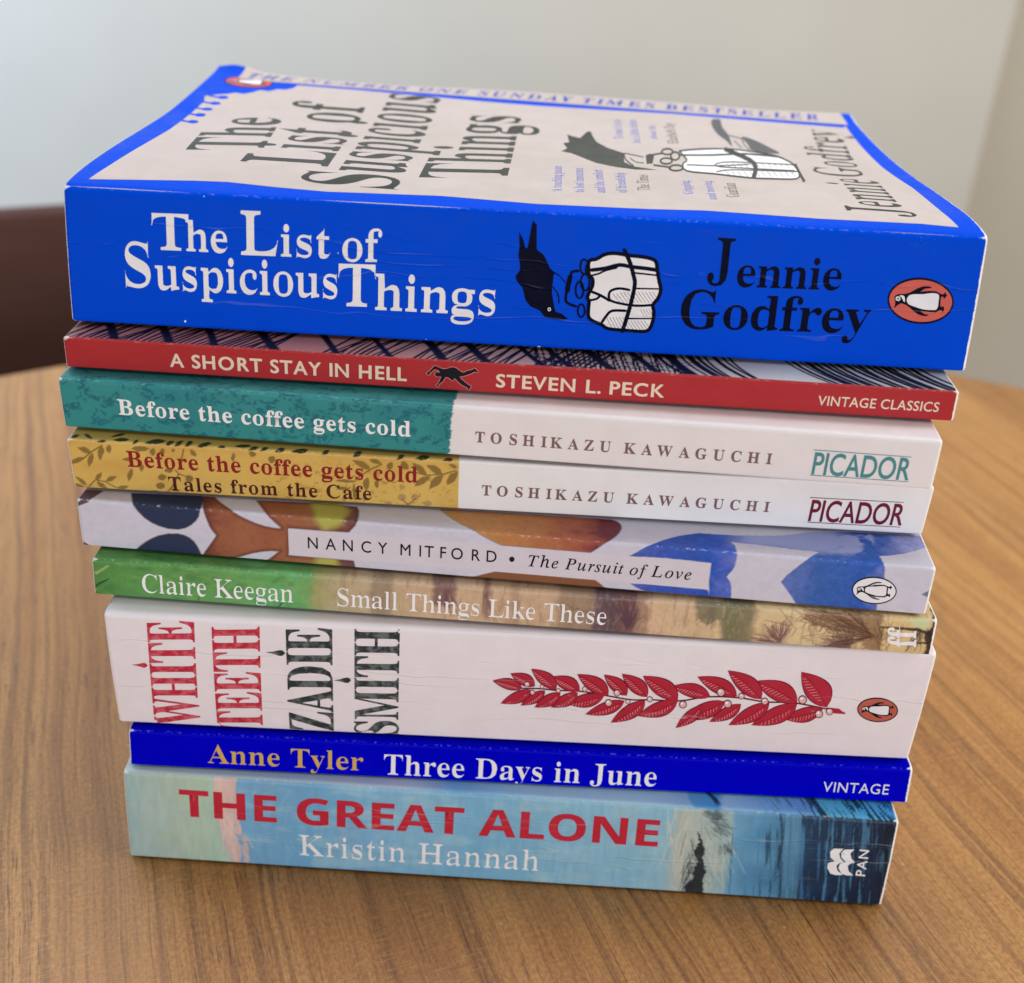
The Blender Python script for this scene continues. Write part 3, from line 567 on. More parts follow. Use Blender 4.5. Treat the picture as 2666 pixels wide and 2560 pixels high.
# ------------------------------------------------------------------ lettering, emblems and drawings on the books
# (millimetres along the spine, millimetres up the spine and on over the fold)
OPS = {1: [('T','title_lettering','b1white',1,'T','B',(18.87,18.74),(8.63,0.15),(0.0,7.72),0.02,-0.014,0.94,'H'),
('T','title_lettering','b1white',1,'he','B',(26.37,18.83),(9.47,0.03),(0.0,6.6),0.02,-0.014,0.94,'d'),
('T','title_lettering','b1white',1,'L','B',(38.37,18.71),(8.62,0.15),(0.0,9.32),0.02,-0.014,0.94,'H'),
('T','title_lettering','b1white',1,'ist','B',(47.22,18.82),(11.26,0.13),(0.0,4.58),0.02,-0.014,0.94,'x'),
('T','title_lettering','b1white',1,'of','B',(60.74,18.51),(9.12,0.24),(0.0,4.75),0.02,-0.014,0.94,'x'),
('T','title_lettering','b1white',1,'S','B',(12.49,10.02),(6.16,0.06),(0.0,9.76),0.02,-0.014,0.94,'H'),
('T','title_lettering','b1white',1,'uspicious','B',(19.21,9.76),(40.9,0.15),(0.0,5.18),0.02,-0.014,0.94,'x'),
('T','title_lettering','b1white',1,'T','B',(59.89,8.31),(8.72,0.21),(0.0,9.29),0.02,-0.014,0.94,'H'),
('T','title_lettering','b1white',1,'hings','B',(68.1,7.85),(27.24,0.18),(0.0,8.04),0.02,-0.014,0.94,'d'),
('T','author_lettering','b1ink',1,'J','B',(141.16,18.93),(5.67,-0.04),(0.0,9.18),0.012,-0.006,0.94,'H'),
('T','author_lettering','b1ink',1,'ennie','B',(147.66,17.74),(23.08,0.48),(0.0,4.58),0.012,-0.006,0.94,'x'),
('T','author_lettering','b1ink',1,'G','B',(136.09,7.56),(8.83,0.21),(0.0,8.74),0.012,-0.006,0.94,'H'),
('T','author_lettering','b1ink',1,'odfrey','B',(145.62,7.94),(32.61,0.8),(0.0,5.34),0.012,-0.006,0.94,'x'),
('P','bird_print','b1ink',1,0,[(102.38,29.56),(103.27,28.77),(103.58,23.4),(105.27,22.16),(106.76,19.36),(107.96,18.47),(107.62,17.87),(107.47,13.96),(108.13,11.03),(108.51,9.67),(110.08,9.16),(111.5,8.04),(110.16,7.81),(107.84,7.93),(106.29,8.14),(105.04,9.66),(102.88,10.53),(101.75,11.85),(100.94,14.56),(99.51,16.23),(99.27,17.19),(100.15,18.6),(100.07,20.14),(99.6,21.84),(99.79,23.57),(99.52,26.96),(100.55,25.32),(101.12,23.45),(101.58,23.67),(102.17,28.42)]),
('S','bird_print','b1ink',2,0.242,0,1,[(107.86,18.5),(109.16,17.57),(110.39,16.28)]),
('S','bird_print','b1ink',2,0.29,0,1,[(107.58,15.33),(108.62,14.02),(109.07,12.87),(109.16,11.49)]),
('S','bird_print','b1ink',2,0.218,0,1,[(108.83,13.74),(108.49,13.03)]),
('P','bird_print','b1white',2,0,[(107.52,10.11),(107.51,10.01),(107.49,9.91),(107.45,9.83),(107.39,9.76),(107.32,9.7),(107.25,9.66),(107.16,9.65),(107.07,9.65),(106.99,9.68),(106.92,9.73),(106.85,9.79),(106.8,9.87),(106.77,9.96),(106.75,10.06),(106.76,10.16),(106.78,10.25),(106.82,10.34),(106.88,10.41),(106.94,10.47),(107.02,10.5),(107.11,10.52),(107.19,10.51),(107.28,10.49),(107.35,10.44),(107.42,10.37),(107.47,10.29),(107.5,10.2)]),
('P','bird_print','b1ink',3,0,[(107.31,10.09),(107.31,10.05),(107.29,10.01),(107.28,9.97),(107.25,9.93),(107.22,9.91),(107.18,9.89),(107.15,9.88),(107.11,9.89),(107.07,9.9),(107.04,9.92),(107.01,9.95),(106.98,9.99),(106.97,10.03),(106.96,10.07),(106.96,10.12),(106.97,10.16),(106.99,10.2),(107.02,10.23),(107.05,10.26),(107.08,10.27),(107.12,10.28),(107.16,10.28),(107.2,10.27),(107.23,10.24),(107.26,10.21),(107.28,10.18),(107.3,10.14)]),
('S','bundle_print','b1ink',2,0.629,0,1,[(113.24,19.16),(111.92,18.98),(111.4,18.28),(110.86,14.94),(110.6,12.96),(111.06,11.8),(113.22,11.03)]),
('S','bundle_print','b1ink',2,1.113,0,1,[(111.37,18.08),(111.01,16.12),(110.81,14.15)]),
('P','bundle_print','b1white',1,1,[(115.17,21.38),(116.83,22.05),(118.46,23.1),(120.7,23.51),(123.93,23.22),(127.36,23.03),(129.29,22.57),(129.92,21.84),(130.25,20.32),(130.83,18.03),(131.38,16.12),(130.99,14.14),(129.98,12.5),(130.31,10.94),(130.29,8.95),(129.7,6.91),(128.41,6.23),(124.94,6.23),(120.68,6.38),(118.87,7.28),(116.07,8.71),(115.81,12.47),(115.37,13.23),(115.83,14.83),(116.32,16.03),(116.21,17.58),(115.38,18.5)]),
('S','bundle_print','b1ink',3,0.823,1,1,[(115.17,21.38),(116.83,22.05),(118.46,23.1),(120.7,23.51),(123.93,23.22),(127.36,23.03),(129.29,22.57),(129.92,21.84),(130.25,20.32),(130.83,18.03),(131.38,16.12),(130.99,14.14),(129.98,12.5),(130.31,10.94),(130.29,8.95),(129.7,6.91),(128.41,6.23),(124.94,6.23),(120.68,6.38),(118.87,7.28),(116.07,8.71),(115.81,12.47),(115.37,13.23),(115.83,14.83),(116.32,16.03),(116.21,17.58),(115.38,18.5)]),
('S','bundle_print','b1ink',2,0.92,0,1,[(122.49,24.66),(124.04,21.89),(125.02,19.25),(125.59,16.96),(125.15,13.01),(124.49,9.41),(123.64,5.54)]),
('S','bundle_print','b1ink',2,0.871,0,1,[(115.5,19.48),(118.69,20.05),(121.84,21.0),(124.52,20.76),(127.95,20.57),(130.43,20.33)]),
('S','bundle_print','b1ink',2,0.436,0,1,[(115.59,18.23),(117.45,18.82),(119.1,19.68),(121.51,20.4)]),
('S','bundle_print','b1ink',2,0.774,0,1,[(125.38,19.46),(130.73,19.19)]),
('S','bundle_print','b1ink',2,0.726,0,1,[(125.67,15.99),(131.56,16.23)]),
('S','bundle_print','b1ink',2,0.581,0,1,[(124.75,15.54),(122.25,15.79),(120.4,15.09),(120.12,13.71),(120.96,12.77),(124.45,12.18),(127.33,12.15),(129.98,12.5)]),
('S','bundle_print','b1ink',2,0.629,0,1,[(115.83,14.83),(118.19,13.99),(120.58,12.75)]),
('S','bundle_print','b1ink',2,0.532,0,1,[(115.98,12.68),(117.48,13.16),(118.19,13.99)]),
('S','bundle_print','b1ink',2,0.629,0,1,[(124.38,10.79),(121.13,10.6),(119.88,9.33),(118.86,7.48)]),
('S','bundle_print','b1ink',2,0.726,0,1,[(124.52,9.01),(130.07,9.33)]),
('S','bundle_print','b1ink',4,0.436,1,1,[(115.07,20.22),(115.05,19.6),(114.9,19.06),(114.65,18.68),(114.33,18.54),(114.0,18.65),(113.69,18.99),(113.47,19.51),(113.37,20.13),(113.39,20.75),(113.53,21.29),(113.79,21.66),(114.1,21.8),(114.44,21.7),(114.74,21.36),(114.96,20.84)]),
('S','bundle_print','b1ink',4,0.436,1,1,[(114.39,14.94),(114.37,14.23),(114.23,13.62),(113.98,13.2),(113.66,13.04),(113.32,13.16),(113.02,13.55),(112.79,14.14),(112.68,14.84),(112.69,15.56),(112.84,16.17),(113.09,16.58),(113.41,16.74),(113.74,16.62),(114.05,16.24),(114.28,15.65)]),
('S','bundle_print','b1ink',4,0.436,1,1,[(115.0,10.24),(114.99,9.67),(114.85,9.18),(114.63,8.84),(114.34,8.71),(114.04,8.81),(113.77,9.12),(113.57,9.59),(113.47,10.16),(113.49,10.73),(113.63,11.22),(113.85,11.55),(114.14,11.68),(114.44,11.59),(114.71,11.28),(114.91,10.81)]),
('S','bundle_print','b1ink',4,0.436,1,1,[(115.6,16.77),(115.58,16.06),(115.41,15.45),(115.13,15.03),(114.78,14.87),(114.4,14.99),(114.07,15.37),(113.82,15.96),(113.7,16.66),(113.72,17.37),(113.89,17.98),(114.17,18.39),(114.52,18.55),(114.89,18.43),(115.23,18.05),(115.48,17.47)]),
('S','bundle_print','b1ink',4,0.436,1,1,[(115.44,19.48),(115.44,19.03),(115.38,18.65),(115.26,18.39),(115.11,18.3),(114.94,18.37),(114.79,18.62),(114.67,18.99),(114.61,19.43),(114.61,19.87),(114.68,20.25),(114.79,20.51),(114.95,20.6),(115.11,20.52),(115.26,20.28),(115.38,19.91)]),
('S','bundle_print','b1ink',2,0.169,0,0,[(120.92,14.54),(122.7,12.57)]),
('S','bundle_print','b1ink',2,0.169,0,0,[(121.72,14.58),(123.5,12.62)]),
('S','bundle_print','b1ink',2,0.169,0,0,[(122.49,15.02),(124.3,12.67)]),
('S','bundle_print','b1ink',2,0.169,0,0,[(123.28,15.07),(125.1,12.71)]),
('S','bundle_print','b1ink',2,0.169,0,0,[(124.08,15.11),(125.9,12.76)]),
('S','bundle_print','b1ink',2,0.169,0,0,[(124.88,15.16),(126.7,12.81)]),
('S','bundle_print','b1ink',2,0.169,0,0,[(125.68,15.2),(127.5,12.85)]),
('S','bundle_print','b1ink',2,0.169,0,0,[(126.48,15.25),(128.3,12.9)]),
('S','bundle_print','b1ink',2,0.169,0,0,[(127.28,15.3),(129.1,12.95)]),
('S','bundle_print','b1ink',2,0.169,0,0,[(128.07,15.34),(129.9,12.99)]),
('S','bundle_print','b1ink',2,0.169,0,0,[(128.87,15.39),(130.7,13.04)]),
('S','bundle_print','b1ink',2,0.169,0,0,[(129.67,15.43),(131.5,13.09)]),
('S','bundle_print','b1ink',2,0.169,0,0,[(119.9,9.04),(121.44,6.46)]),
('S','bundle_print','b1ink',2,0.169,0,0,[(120.63,9.08),(122.17,6.51)]),
('S','bundle_print','b1ink',2,0.169,0,0,[(121.35,9.12),(122.9,6.55)]),
('S','bundle_print','b1ink',2,0.169,0,0,[(122.08,9.17),(123.63,6.59)]),
('S','bundle_print','b1ink',2,0.169,0,0,[(122.81,9.21),(124.36,6.63)]),
('S','bundle_print','b1ink',2,0.169,0,0,[(123.54,9.25),(125.09,6.68)]),
('S','bundle_print','b1ink',2,0.169,0,0,[(124.56,8.51),(126.17,6.5)]),
('S','bundle_print','b1ink',2,0.169,0,0,[(125.33,8.56),(126.94,6.55)]),
('S','bundle_print','b1ink',2,0.169,0,0,[(126.09,8.6),(127.7,6.59)]),
('S','bundle_print','b1ink',2,0.169,0,0,[(126.86,8.65),(128.47,6.64)]),
('S','bundle_print','b1ink',2,0.169,0,0,[(127.62,8.69),(129.24,6.68)]),
('S','bundle_print','b1ink',2,0.169,0,0,[(128.39,8.74),(130.01,6.73)]),
('S','bundle_print','b1ink',2,0.145,0,0,[(127.21,11.35),(128.41,9.64)]),
('S','bundle_print','b1ink',2,0.145,0,0,[(127.86,11.39),(129.06,9.67)]),
('S','bundle_print','b1ink',2,0.145,0,0,[(128.51,11.43),(129.71,9.71)]),
('S','bundle_print','b1ink',2,0.145,0,0,[(129.15,11.47),(130.36,9.75)]),
('S','bundle_print','b1ink',2,0.145,0,0,[(129.8,11.5),(131.01,9.79)]),
('L','publisher_logo',1,(188.59,16.77),(7.28,0.16),(-0.82,5.19)),
('P','worn_chip#0','paper',1,0,[(25.39,2.43),(25.57,2.74),(25.83,2.69),(25.9,2.4),(25.69,2.14),(25.47,2.19)]),
('P','worn_chip#1','paper',1,0,[(104.91,0.43),(105.17,0.95),(105.6,0.87),(105.78,0.38),(105.46,-0.05),(105.07,0.03)]),
('P','worn_chip#2','paper',1,0,[(79.78,1.14),(79.86,1.29),(79.99,1.27),(80.04,1.12),(79.94,1.0),(79.82,1.02)]),
('P','worn_chip#3','paper',1,0,[(30.55,30.89),(30.64,31.03),(30.76,31.01),(30.8,30.88),(30.7,30.76),(30.59,30.78)]),
('P','worn_chip#4','paper',1,0,[(59.92,20.11),(60.0,20.26),(60.13,20.23),(60.17,20.09),(60.07,19.98),(59.96,20.0)]),
('S','cracked_patch','b1crack',2,0.132,0,0,[(187.27,29.13),(187.39,28.86)]),
('S','cracked_patch','b1crack',2,0.132,0,0,[(186.57,30.7),(186.79,30.59)]),
('S','cracked_patch','b1crack',2,0.132,0,0,[(186.96,29.96),(186.83,29.81)]),
('S','cracked_patch','b1crack',2,0.132,0,0,[(187.82,29.61),(187.82,29.39)]),
('S','cracked_patch','b1crack',2,0.132,0,0,[(185.53,28.61),(185.58,28.3)]),
('S','cracked_patch','b1crack',2,0.132,0,0,[(186.69,30.61),(186.62,30.36)]),
('S','cracked_patch','b1crack',2,0.132,0,0,[(186.79,30.75),(186.69,30.54)]),
('S','cracked_patch','b1crack',2,0.132,0,0,[(186.84,27.85),(186.77,27.54)]),
('S','cracked_patch','b1crack',2,0.132,0,0,[(185.31,29.26),(185.42,28.93)]),
('S','cracked_patch','b1crack',2,0.132,0,0,[(187.32,30.66),(187.46,30.5)]),
('S','cracked_patch','b1crack',2,0.132,0,0,[(188.21,30.84),(188.21,30.6)]),
('S','cracked_patch','b1crack',2,0.132,0,0,[(185.59,30.99),(185.72,30.74)]),
('S','cracked_patch','b1crack',2,0.132,0,0,[(184.74,29.24),(184.69,28.92)]),
('S','cracked_patch','b1crack',2,0.132,0,0,[(189.87,27.38),(189.86,27.16)]),
('S','cracked_patch','b1crack',2,0.132,0,0,[(189.45,28.05),(189.32,27.85)]),
('S','cracked_patch','b1crack',2,0.132,0,0,[(186.8,30.04),(186.7,29.82)]),
('S','cracked_patch','b1crack',2,0.132,0,0,[(186.82,30.56),(186.67,30.31)]),
('S','cracked_patch','b1crack',2,0.132,0,0,[(189.01,29.72),(189.08,29.5)]),
('S','cracked_patch','b1crack',2,0.132,0,0,[(186.66,28.44),(186.61,28.28)]),
('S','cracked_patch','b1crack',2,0.132,0,0,[(186.59,30.8),(186.55,30.57)]),
('S','cracked_patch','b1crack',2,0.132,0,0,[(189.94,28.2),(190.01,27.85)]),
('S','cracked_patch','b1crack',2,0.132,0,0,[(186.74,30.53),(186.75,30.32)]),
('S','cracked_patch','b1crack',2,0.132,0,0,[(187.5,29.6),(187.51,29.38)]),
('S','cracked_patch','b1crack',2,0.132,0,0,[(189.42,30.42),(189.6,30.13)]),
('S','cracked_patch','b1crack',2,0.132,0,0,[(187.96,30.24),(188.04,29.97)]),
('S','cracked_patch','b1crack',2,0.132,0,0,[(186.05,29.37),(186.07,29.08)]),
('P','cover_panel','b1cream',0,0,[(4.29,35.51),(26.95,38.32),(34.18,38.72),(45.53,37.02),(56.64,36.02),(81.94,37.39),(103.23,35.71),(126.99,36.39),(140.49,37.53),(165.4,36.38),(187.91,36.73),(195.81,35.8),(195.23,47.46),(196.0,73.86),(195.19,99.09),(195.65,126.55),(196.45,151.91),(195.52,149.07),(172.74,149.45),(143.97,150.45),(101.86,147.86),(85.1,148.18),(66.12,149.57),(47.07,150.7),(28.07,151.06),(27.55,147.22),(25.58,144.54),(23.14,144.3),(21.32,141.19),(18.69,141.91),(17.01,138.37),(15.15,135.82),(12.55,136.53),(10.61,134.47),(7.48,132.46),(5.05,130.18),(6.37,124.06),(6.63,110.02),(6.86,101.14),(7.13,86.98),(6.68,72.95),(6.04,59.16),(5.4,46.58)]),
('P','cover_panel','b1blue',1,0,[(11.87,130.49),(11.94,130.06),(11.92,129.63),(11.83,129.22),(11.66,128.85),(11.43,128.54),(11.15,128.3),(10.83,128.15),(10.48,128.1),(10.13,128.14),(9.79,128.28),(9.48,128.5),(9.21,128.8),(9.0,129.16),(8.86,129.57),(8.8,130.0),(8.81,130.43),(8.9,130.85),(9.06,131.22),(9.29,131.53),(9.58,131.77),(9.9,131.93),(10.25,131.98),(10.6,131.94),(10.95,131.8),(11.26,131.57),(11.53,131.27),(11.73,130.9)]),
('P','cover_panel','b1blue',1,0,[(9.06,130.63),(5.73,131.9),(6.13,130.02),(9.44,128.75)]),
('P','cover_panel','b1blue',1,0,[(11.42,123.12),(11.48,122.7),(11.47,122.29),(11.38,121.89),(11.21,121.53),(10.99,121.24),(10.71,121.01),(10.39,120.87),(10.05,120.82),(9.71,120.86),(9.37,121.0),(9.07,121.21),(8.81,121.51),(8.6,121.86),(8.46,122.25),(8.39,122.66),(8.4,123.08),(8.49,123.48),(8.65,123.84),(8.88,124.14),(9.16,124.37),(9.48,124.51),(9.82,124.56),(10.17,124.52),(10.5,124.39),(10.81,124.16),(11.07,123.87),(11.28,123.51)]),
('P','cover_panel','b1blue',1,0,[(8.65,123.27),(5.38,124.51),(5.77,122.69),(9.03,121.46)]),
('P','cover_panel','b1blue',1,0,[(11.03,115.8),(11.1,115.4),(11.08,115.0),(10.99,114.62),(10.83,114.27),(10.61,113.99),(10.34,113.77),(10.03,113.64),(9.69,113.59),(9.35,113.64),(9.03,113.77),(8.72,113.98),(8.47,114.26),(8.26,114.6),(8.12,114.98),(8.06,115.38),(8.07,115.78),(8.16,116.16),(8.31,116.5),(8.54,116.79),(8.81,117.01),(9.12,117.15),(9.46,117.2),(9.8,117.15),(10.13,117.02),(10.44,116.81),(10.69,116.52),(10.9,116.18)]),
('P','cover_panel','b1blue',1,0,[(8.31,115.96),(5.1,117.17),(5.48,115.42),(8.69,114.21)]),
('P','cover_panel','b1blue',1,0,[(10.94,108.56),(11.04,108.05),(11.06,107.53),(11.01,107.04),(10.89,106.61),(10.69,106.24),(10.44,105.97),(10.15,105.8),(9.83,105.74),(9.49,105.8),(9.16,105.97),(8.84,106.24),(8.56,106.6),(8.33,107.04),(8.16,107.53),(8.06,108.04),(8.03,108.56),(8.08,109.05),(8.2,109.49),(8.42,109.78),(8.69,109.99),(9.0,110.12),(9.33,110.17),(9.66,110.12),(9.99,109.99),(10.29,109.79),(10.54,109.5),(10.77,109.06)]),
('P','cover_panel','b1blue',1,0,[(8.25,108.79),(5.04,110.16),(5.52,108.11),(8.78,106.54)]),
('P','cover_panel','b1blue',1,0,[(11.39,99.32),(11.49,98.83),(11.51,98.34),(11.46,97.88),(11.33,97.46),(11.15,97.12),(10.9,96.86),(10.62,96.7),(10.3,96.64),(9.97,96.7),(9.65,96.86),(9.34,97.12),(9.07,97.47),(8.84,97.88),(8.68,98.35),(8.58,98.84),(8.55,99.33),(8.6,99.8),(8.72,100.22),(8.91,100.57),(9.15,100.83),(9.44,101.0),(9.76,101.05),(10.09,101.0),(10.42,100.83),(10.73,100.56),(11.0,100.21),(11.23,99.79)]),
('P','cover_panel','b1blue',1,0,[(8.77,99.54),(5.57,101.07),(6.1,98.92),(9.28,97.41)]),
('T','cover_lettering','b1inkc',1,'The','B',(34.83,68.88),(-3.71,42.28),(-17.06,-4.02),0.012,-0.012,1.0,'H'),
('T','cover_lettering','b1inkc',1,'List of','B',(53.09,56.2),(-1.63,76.82),(-20.05,0.06),0.012,-0.012,1.0,'H'),
('T','cover_lettering','b1inkc',1,'Suspicious','B',(70.95,39.67),(0.75,109.54),(-20.93,1.36),0.012,-0.012,1.0,'H'),
('T','cover_lettering','b1inkc',1,'Things','B',(95.43,54.49),(1.29,78.44),(-19.66,-3.46),0.012,-0.012,1.0,'H'),
('T','cover_lettering','b1inkc',1,'Jennie','B',(186.25,40.81),(2.18,39.54),(-13.34,0.62),0.022,-0.008,1.0,'H'),
('T','cover_lettering','b1inkc',1,'Godfrey','B',(186.36,83.08),(6.52,60.5),(-12.14,0.32),0.022,-0.008,1.0,'H'),
('T','cover_lettering','b1inkb',7,'THE NUMBER ONE SUNDAY TIMES BESTSELLER','J',(11.5,155.4),(178.0,0.6),(0,6.4),0,0,1.25,'H'),
('T','quote_lettering#0','b1inkq',1,'‘A touching paean','B',(108.51,45.36),(0.23,27.57),(-2.31,-0.58),0.03,0,1.0,'H'),
('T','quote_lettering#0','b1inkq',1,'to lost innocence','B',(113.65,46.25),(0.33,25.87),(-2.38,-0.6),0.03,0,1.0,'H'),
('T','quote_lettering#0','b1inkq',1,'and the comfort','B',(118.5,46.88),(0.23,24.79),(-2.39,-0.61),0.03,0,1.0,'H'),
('T','quote_lettering#0','b1inkq',1,'of friendship’','B',(123.49,48.17),(0.59,22.25),(-2.41,-0.62),0.03,0,1.0,'H'),
('T','quote_lettering#0','b1inkc',1,'The Times','B',(129.03,51.91),(0.74,17.13),(-2.87,-0.77),0.03,0,1.0,'H'),
('T','quote_lettering#1','b1inkq',1,'‘To read it is to','B',(126.22,113.78),(0.56,24.44),(-2.61,-0.74),0.03,0,1.0,'H'),
('T','quote_lettering#1','b1inkq',1,'feel a little better','B',(130.96,110.66),(0.36,29.36),(-2.49,-0.69),0.03,0,1.0,'H'),
('T','quote_lettering#1','b1inkq',1,'about life’','B',(135.96,117.01),(0.63,17.64),(-2.03,-0.58),0.03,0,1.0,'H'),
('T','quote_lettering#1','b1inkc',1,'Elizabeth Day','B',(141.68,112.99),(0.73,26.09),(-3.03,-0.85),0.03,0,1.0,'H'),
('T','quote_lettering#2','b1inkq',1,'‘Gripping','B',(138.93,49.75),(0.49,15.09),(-2.23,-0.59),0.03,0,1.0,'H'),
('T','quote_lettering#2','b1inkq',1,'and moving’','B',(143.93,46.52),(1.05,20.31),(-2.21,-0.57),0.03,0,1.0,'H'),
('T','quote_lettering#2','b1inkc',1,'Guardian','B',(149.58,50.09),(1.08,15.39),(-3.0,-0.8),0.03,0,1.0,'H'),
('P','cover_bird','b1inkc',1,0,[(110.6,114.98),(112.22,113.19),(114.11,111.5),(116.21,120.03),(117.35,121.06),(117.74,114.75),(118.64,108.0),(121.56,100.77),(125.5,95.48),(124.84,83.63),(127.02,78.54),(132.84,75.84),(127.25,74.48),(122.45,76.21),(117.65,79.8),(113.84,86.54),(111.36,90.78),(108.8,92.5),(110.4,96.97),(109.41,103.37),(111.04,105.32)]),
('P','cover_bird','b1inkc',2,0,[(125.44,94.82),(130.39,91.32),(130.54,92.61),(125.56,96.14)]),
('P','cover_bird','b1inkc',2,0,[(126.62,89.04),(126.92,87.66),(127.35,85.74),(127.86,84.18),(128.56,83.59),(128.67,84.7),(128.0,85.25),(127.52,86.71),(127.1,88.52),(126.79,89.89)]),
('P','cover_bird','b1inkc',2,0,[(128.56,83.59),(129.32,83.51),(129.85,83.5),(129.95,84.61),(129.42,84.62),(128.67,84.7)]),
('P','cover_bird','b1inkc',2,0,[(133.32,95.11),(136.16,97.89),(136.31,100.3),(133.44,97.47)]),
('P','cover_bird','b1inkc',2,0,[(132.14,80.96),(136.45,79.02),(136.75,81.47),(132.4,83.44)]),
('P','cover_bird','b1inkc',2,0,[(125.29,94.49),(125.25,92.24),(125.21,89.12),(125.36,86.02),(125.86,82.95),(126.13,84.32),(125.66,87.1),(125.54,89.74),(125.58,92.66),(125.62,94.87)]),
('P','cover_bird','b1inkc',2,0,[(125.86,82.95),(126.49,80.23),(126.93,78.38),(127.19,79.77),(126.74,81.63),(126.13,84.32)]),
('P','cover_bundle','b1inkc',1,0,[(131.18,94.77),(132.39,97.0),(133.69,96.91),(132.17,84.04),(130.57,82.94)]),
('P','cover_bundle','b1white',1,1,[(140.86,103.34),(145.52,106.87),(154.06,110.45),(159.97,109.88),(167.39,105.67),(170.45,96.15),(170.09,86.01),(167.65,75.93),(161.39,73.85),(155.42,73.15),(146.94,75.42),(140.24,77.04),(140.22,86.34),(141.81,91.86)]),
('P','cover_bundle','b1inkc',3,0,[(140.78,102.24),(141.86,103.15),(143.42,104.43),(145.4,105.73),(148.11,107.16),(148.37,109.47),(145.63,108.01),(143.62,106.68),(142.04,105.38),(140.95,104.45)]),
('P','cover_bundle','b1inkc',3,0,[(148.11,107.16),(151.17,108.59),(153.94,109.53),(156.06,109.71),(157.83,109.48),(158.13,111.33),(156.34,111.55),(154.18,111.37),(151.41,110.62),(148.37,109.47)]),
('P','cover_bundle','b1inkc',3,0,[(157.83,109.48),(159.78,108.8),(162.35,107.82),(164.99,106.47),(167.14,104.54),(167.64,106.81),(165.45,108.79),(162.75,110.02),(160.12,110.8),(158.13,111.33)]),
('P','cover_bundle','b1inkc',3,0,[(167.14,104.54),(168.62,101.74),(169.58,98.5),(170.16,95.22),(170.36,91.93),(170.95,93.5),(170.75,97.09),(170.15,100.54),(169.16,103.91),(167.64,106.81)]),
('P','cover_bundle','b1inkc',3,0,[(170.36,91.93),(170.2,88.78),(169.82,85.58),(169.29,81.96),(168.73,79.13),(168.86,78.04),(169.77,82.36),(170.37,86.45),(170.77,89.88),(170.95,93.5)]),
('P','cover_bundle','b1inkc',3,0,[(168.73,79.13),(167.8,76.98),(165.99,75.69),(163.77,75.24),(161.58,74.93),(161.2,72.78),(163.37,73.08),(165.59,73.53),(167.49,74.89),(168.86,78.04)]),
('P','cover_bundle','b1inkc',3,0,[(161.58,74.93),(159.62,74.47),(157.74,74.18),(155.6,74.22),(152.84,74.8),(152.49,72.67),(155.24,72.09),(157.38,72.05),(159.25,72.34),(161.2,72.78)]),
('P','cover_bundle','b1inkc',3,0,[(152.84,74.8),(149.87,75.68),(147.1,76.5),(144.42,76.81),(142.04,77.05),(141.75,74.91),(144.13,74.67),(146.78,74.36),(149.54,73.55),(152.49,72.67)]),
('P','cover_bundle','b1inkc',3,0,[(142.04,77.05),(140.41,78.08),(139.9,80.48),(140.07,83.38),(140.37,86.01),(140.06,86.66),(139.63,82.98),(139.44,78.94),(140.07,76.0),(141.75,74.91)]),
('P','cover_bundle','b1inkc',3,0,[(140.37,86.01),(140.76,87.46),(141.47,89.03),(142.04,92.24),(141.88,96.45),(141.41,94.95),(141.57,91.49),(141.33,90.45),(140.68,89.03),(140.06,86.66)]),
('P','cover_bundle','b1inkc',3,0,[(141.88,96.45),(141.44,100.95),(141.1,104.19),(140.63,102.5),(140.97,99.3),(141.41,94.95)]),
('P','cover_bundle','b1inkc',2,0,[(153.48,107.64),(155.05,104.04),(157.08,99.23),(158.49,94.89),(158.89,91.84),(160.39,96.3),(159.89,100.34),(158.4,105.06),(156.31,109.97),(154.59,112.87)]),
('P','cover_bundle','b1inkc',2,0,[(158.89,91.84),(158.82,89.62),(158.55,87.08),(157.82,82.68),(156.8,77.76),(157.64,76.46),(158.81,82.09),(159.8,87.9),(160.27,92.24),(160.39,96.3)]),
('P','cover_bundle','b1inkc',2,0,[(156.8,77.76),(156.04,74.17),(156.85,72.81),(157.64,76.46)]),
('P','cover_bundle','b1inkc',2,0,[(140.21,96.61),(142.84,97.44),(146.48,98.61),(150.04,99.91),(153.19,101.53),(153.5,104.05),(150.34,102.41),(146.76,101.09),(143.1,99.9),(140.45,99.05)]),
('P','cover_bundle','b1inkc',2,0,[(153.19,101.53),(156.17,103.22),(159.13,104.33),(162.52,104.36),(165.77,103.79),(166.25,106.38),(162.97,106.95),(159.53,106.92),(156.51,105.78),(153.5,104.05)]),
('P','cover_bundle','b1inkc',2,0,[(165.77,103.79),(168.03,103.34),(168.53,105.92),(166.25,106.38)]),
('P','cover_bundle','b1inkc',2,0,[(141.02,84.45),(143.2,84.72),(146.23,85.16),(149.31,86.01),(152.6,87.62),(152.8,89.17),(149.51,87.61),(146.44,86.84),(143.41,86.43),(141.22,86.15)]),
('P','cover_bundle','b1inkc',2,0,[(152.6,87.62),(155.86,89.51),(158.17,90.89),(158.39,92.46),(156.07,91.08),(152.8,89.17)]),
('P','cover_bundle','b1inkc',2,0,[(170.92,95.79),(166.12,95.48),(159.7,95.01),(154.52,94.25),(151.69,92.97),(151.5,91.4),(154.29,92.65),(159.43,93.4),(165.83,93.86),(170.6,94.16)]),
('P','cover_bundle','b1inkc',2,0,[(151.69,92.97),(150.15,91.43),(149.23,89.93),(148.53,87.93),(148.63,85.76),(148.93,87.32),(148.82,87.77),(149.19,88.56),(150.02,89.92),(151.5,91.4)]),
('P','cover_bundle','b1inkc',2,0,[(148.63,85.76),(149.63,84.78),(151.89,84.54),(154.97,84.79),(158.28,85.11),(158.57,86.81),(155.24,86.51),(152.15,86.26),(149.9,86.49),(148.93,87.32)]),
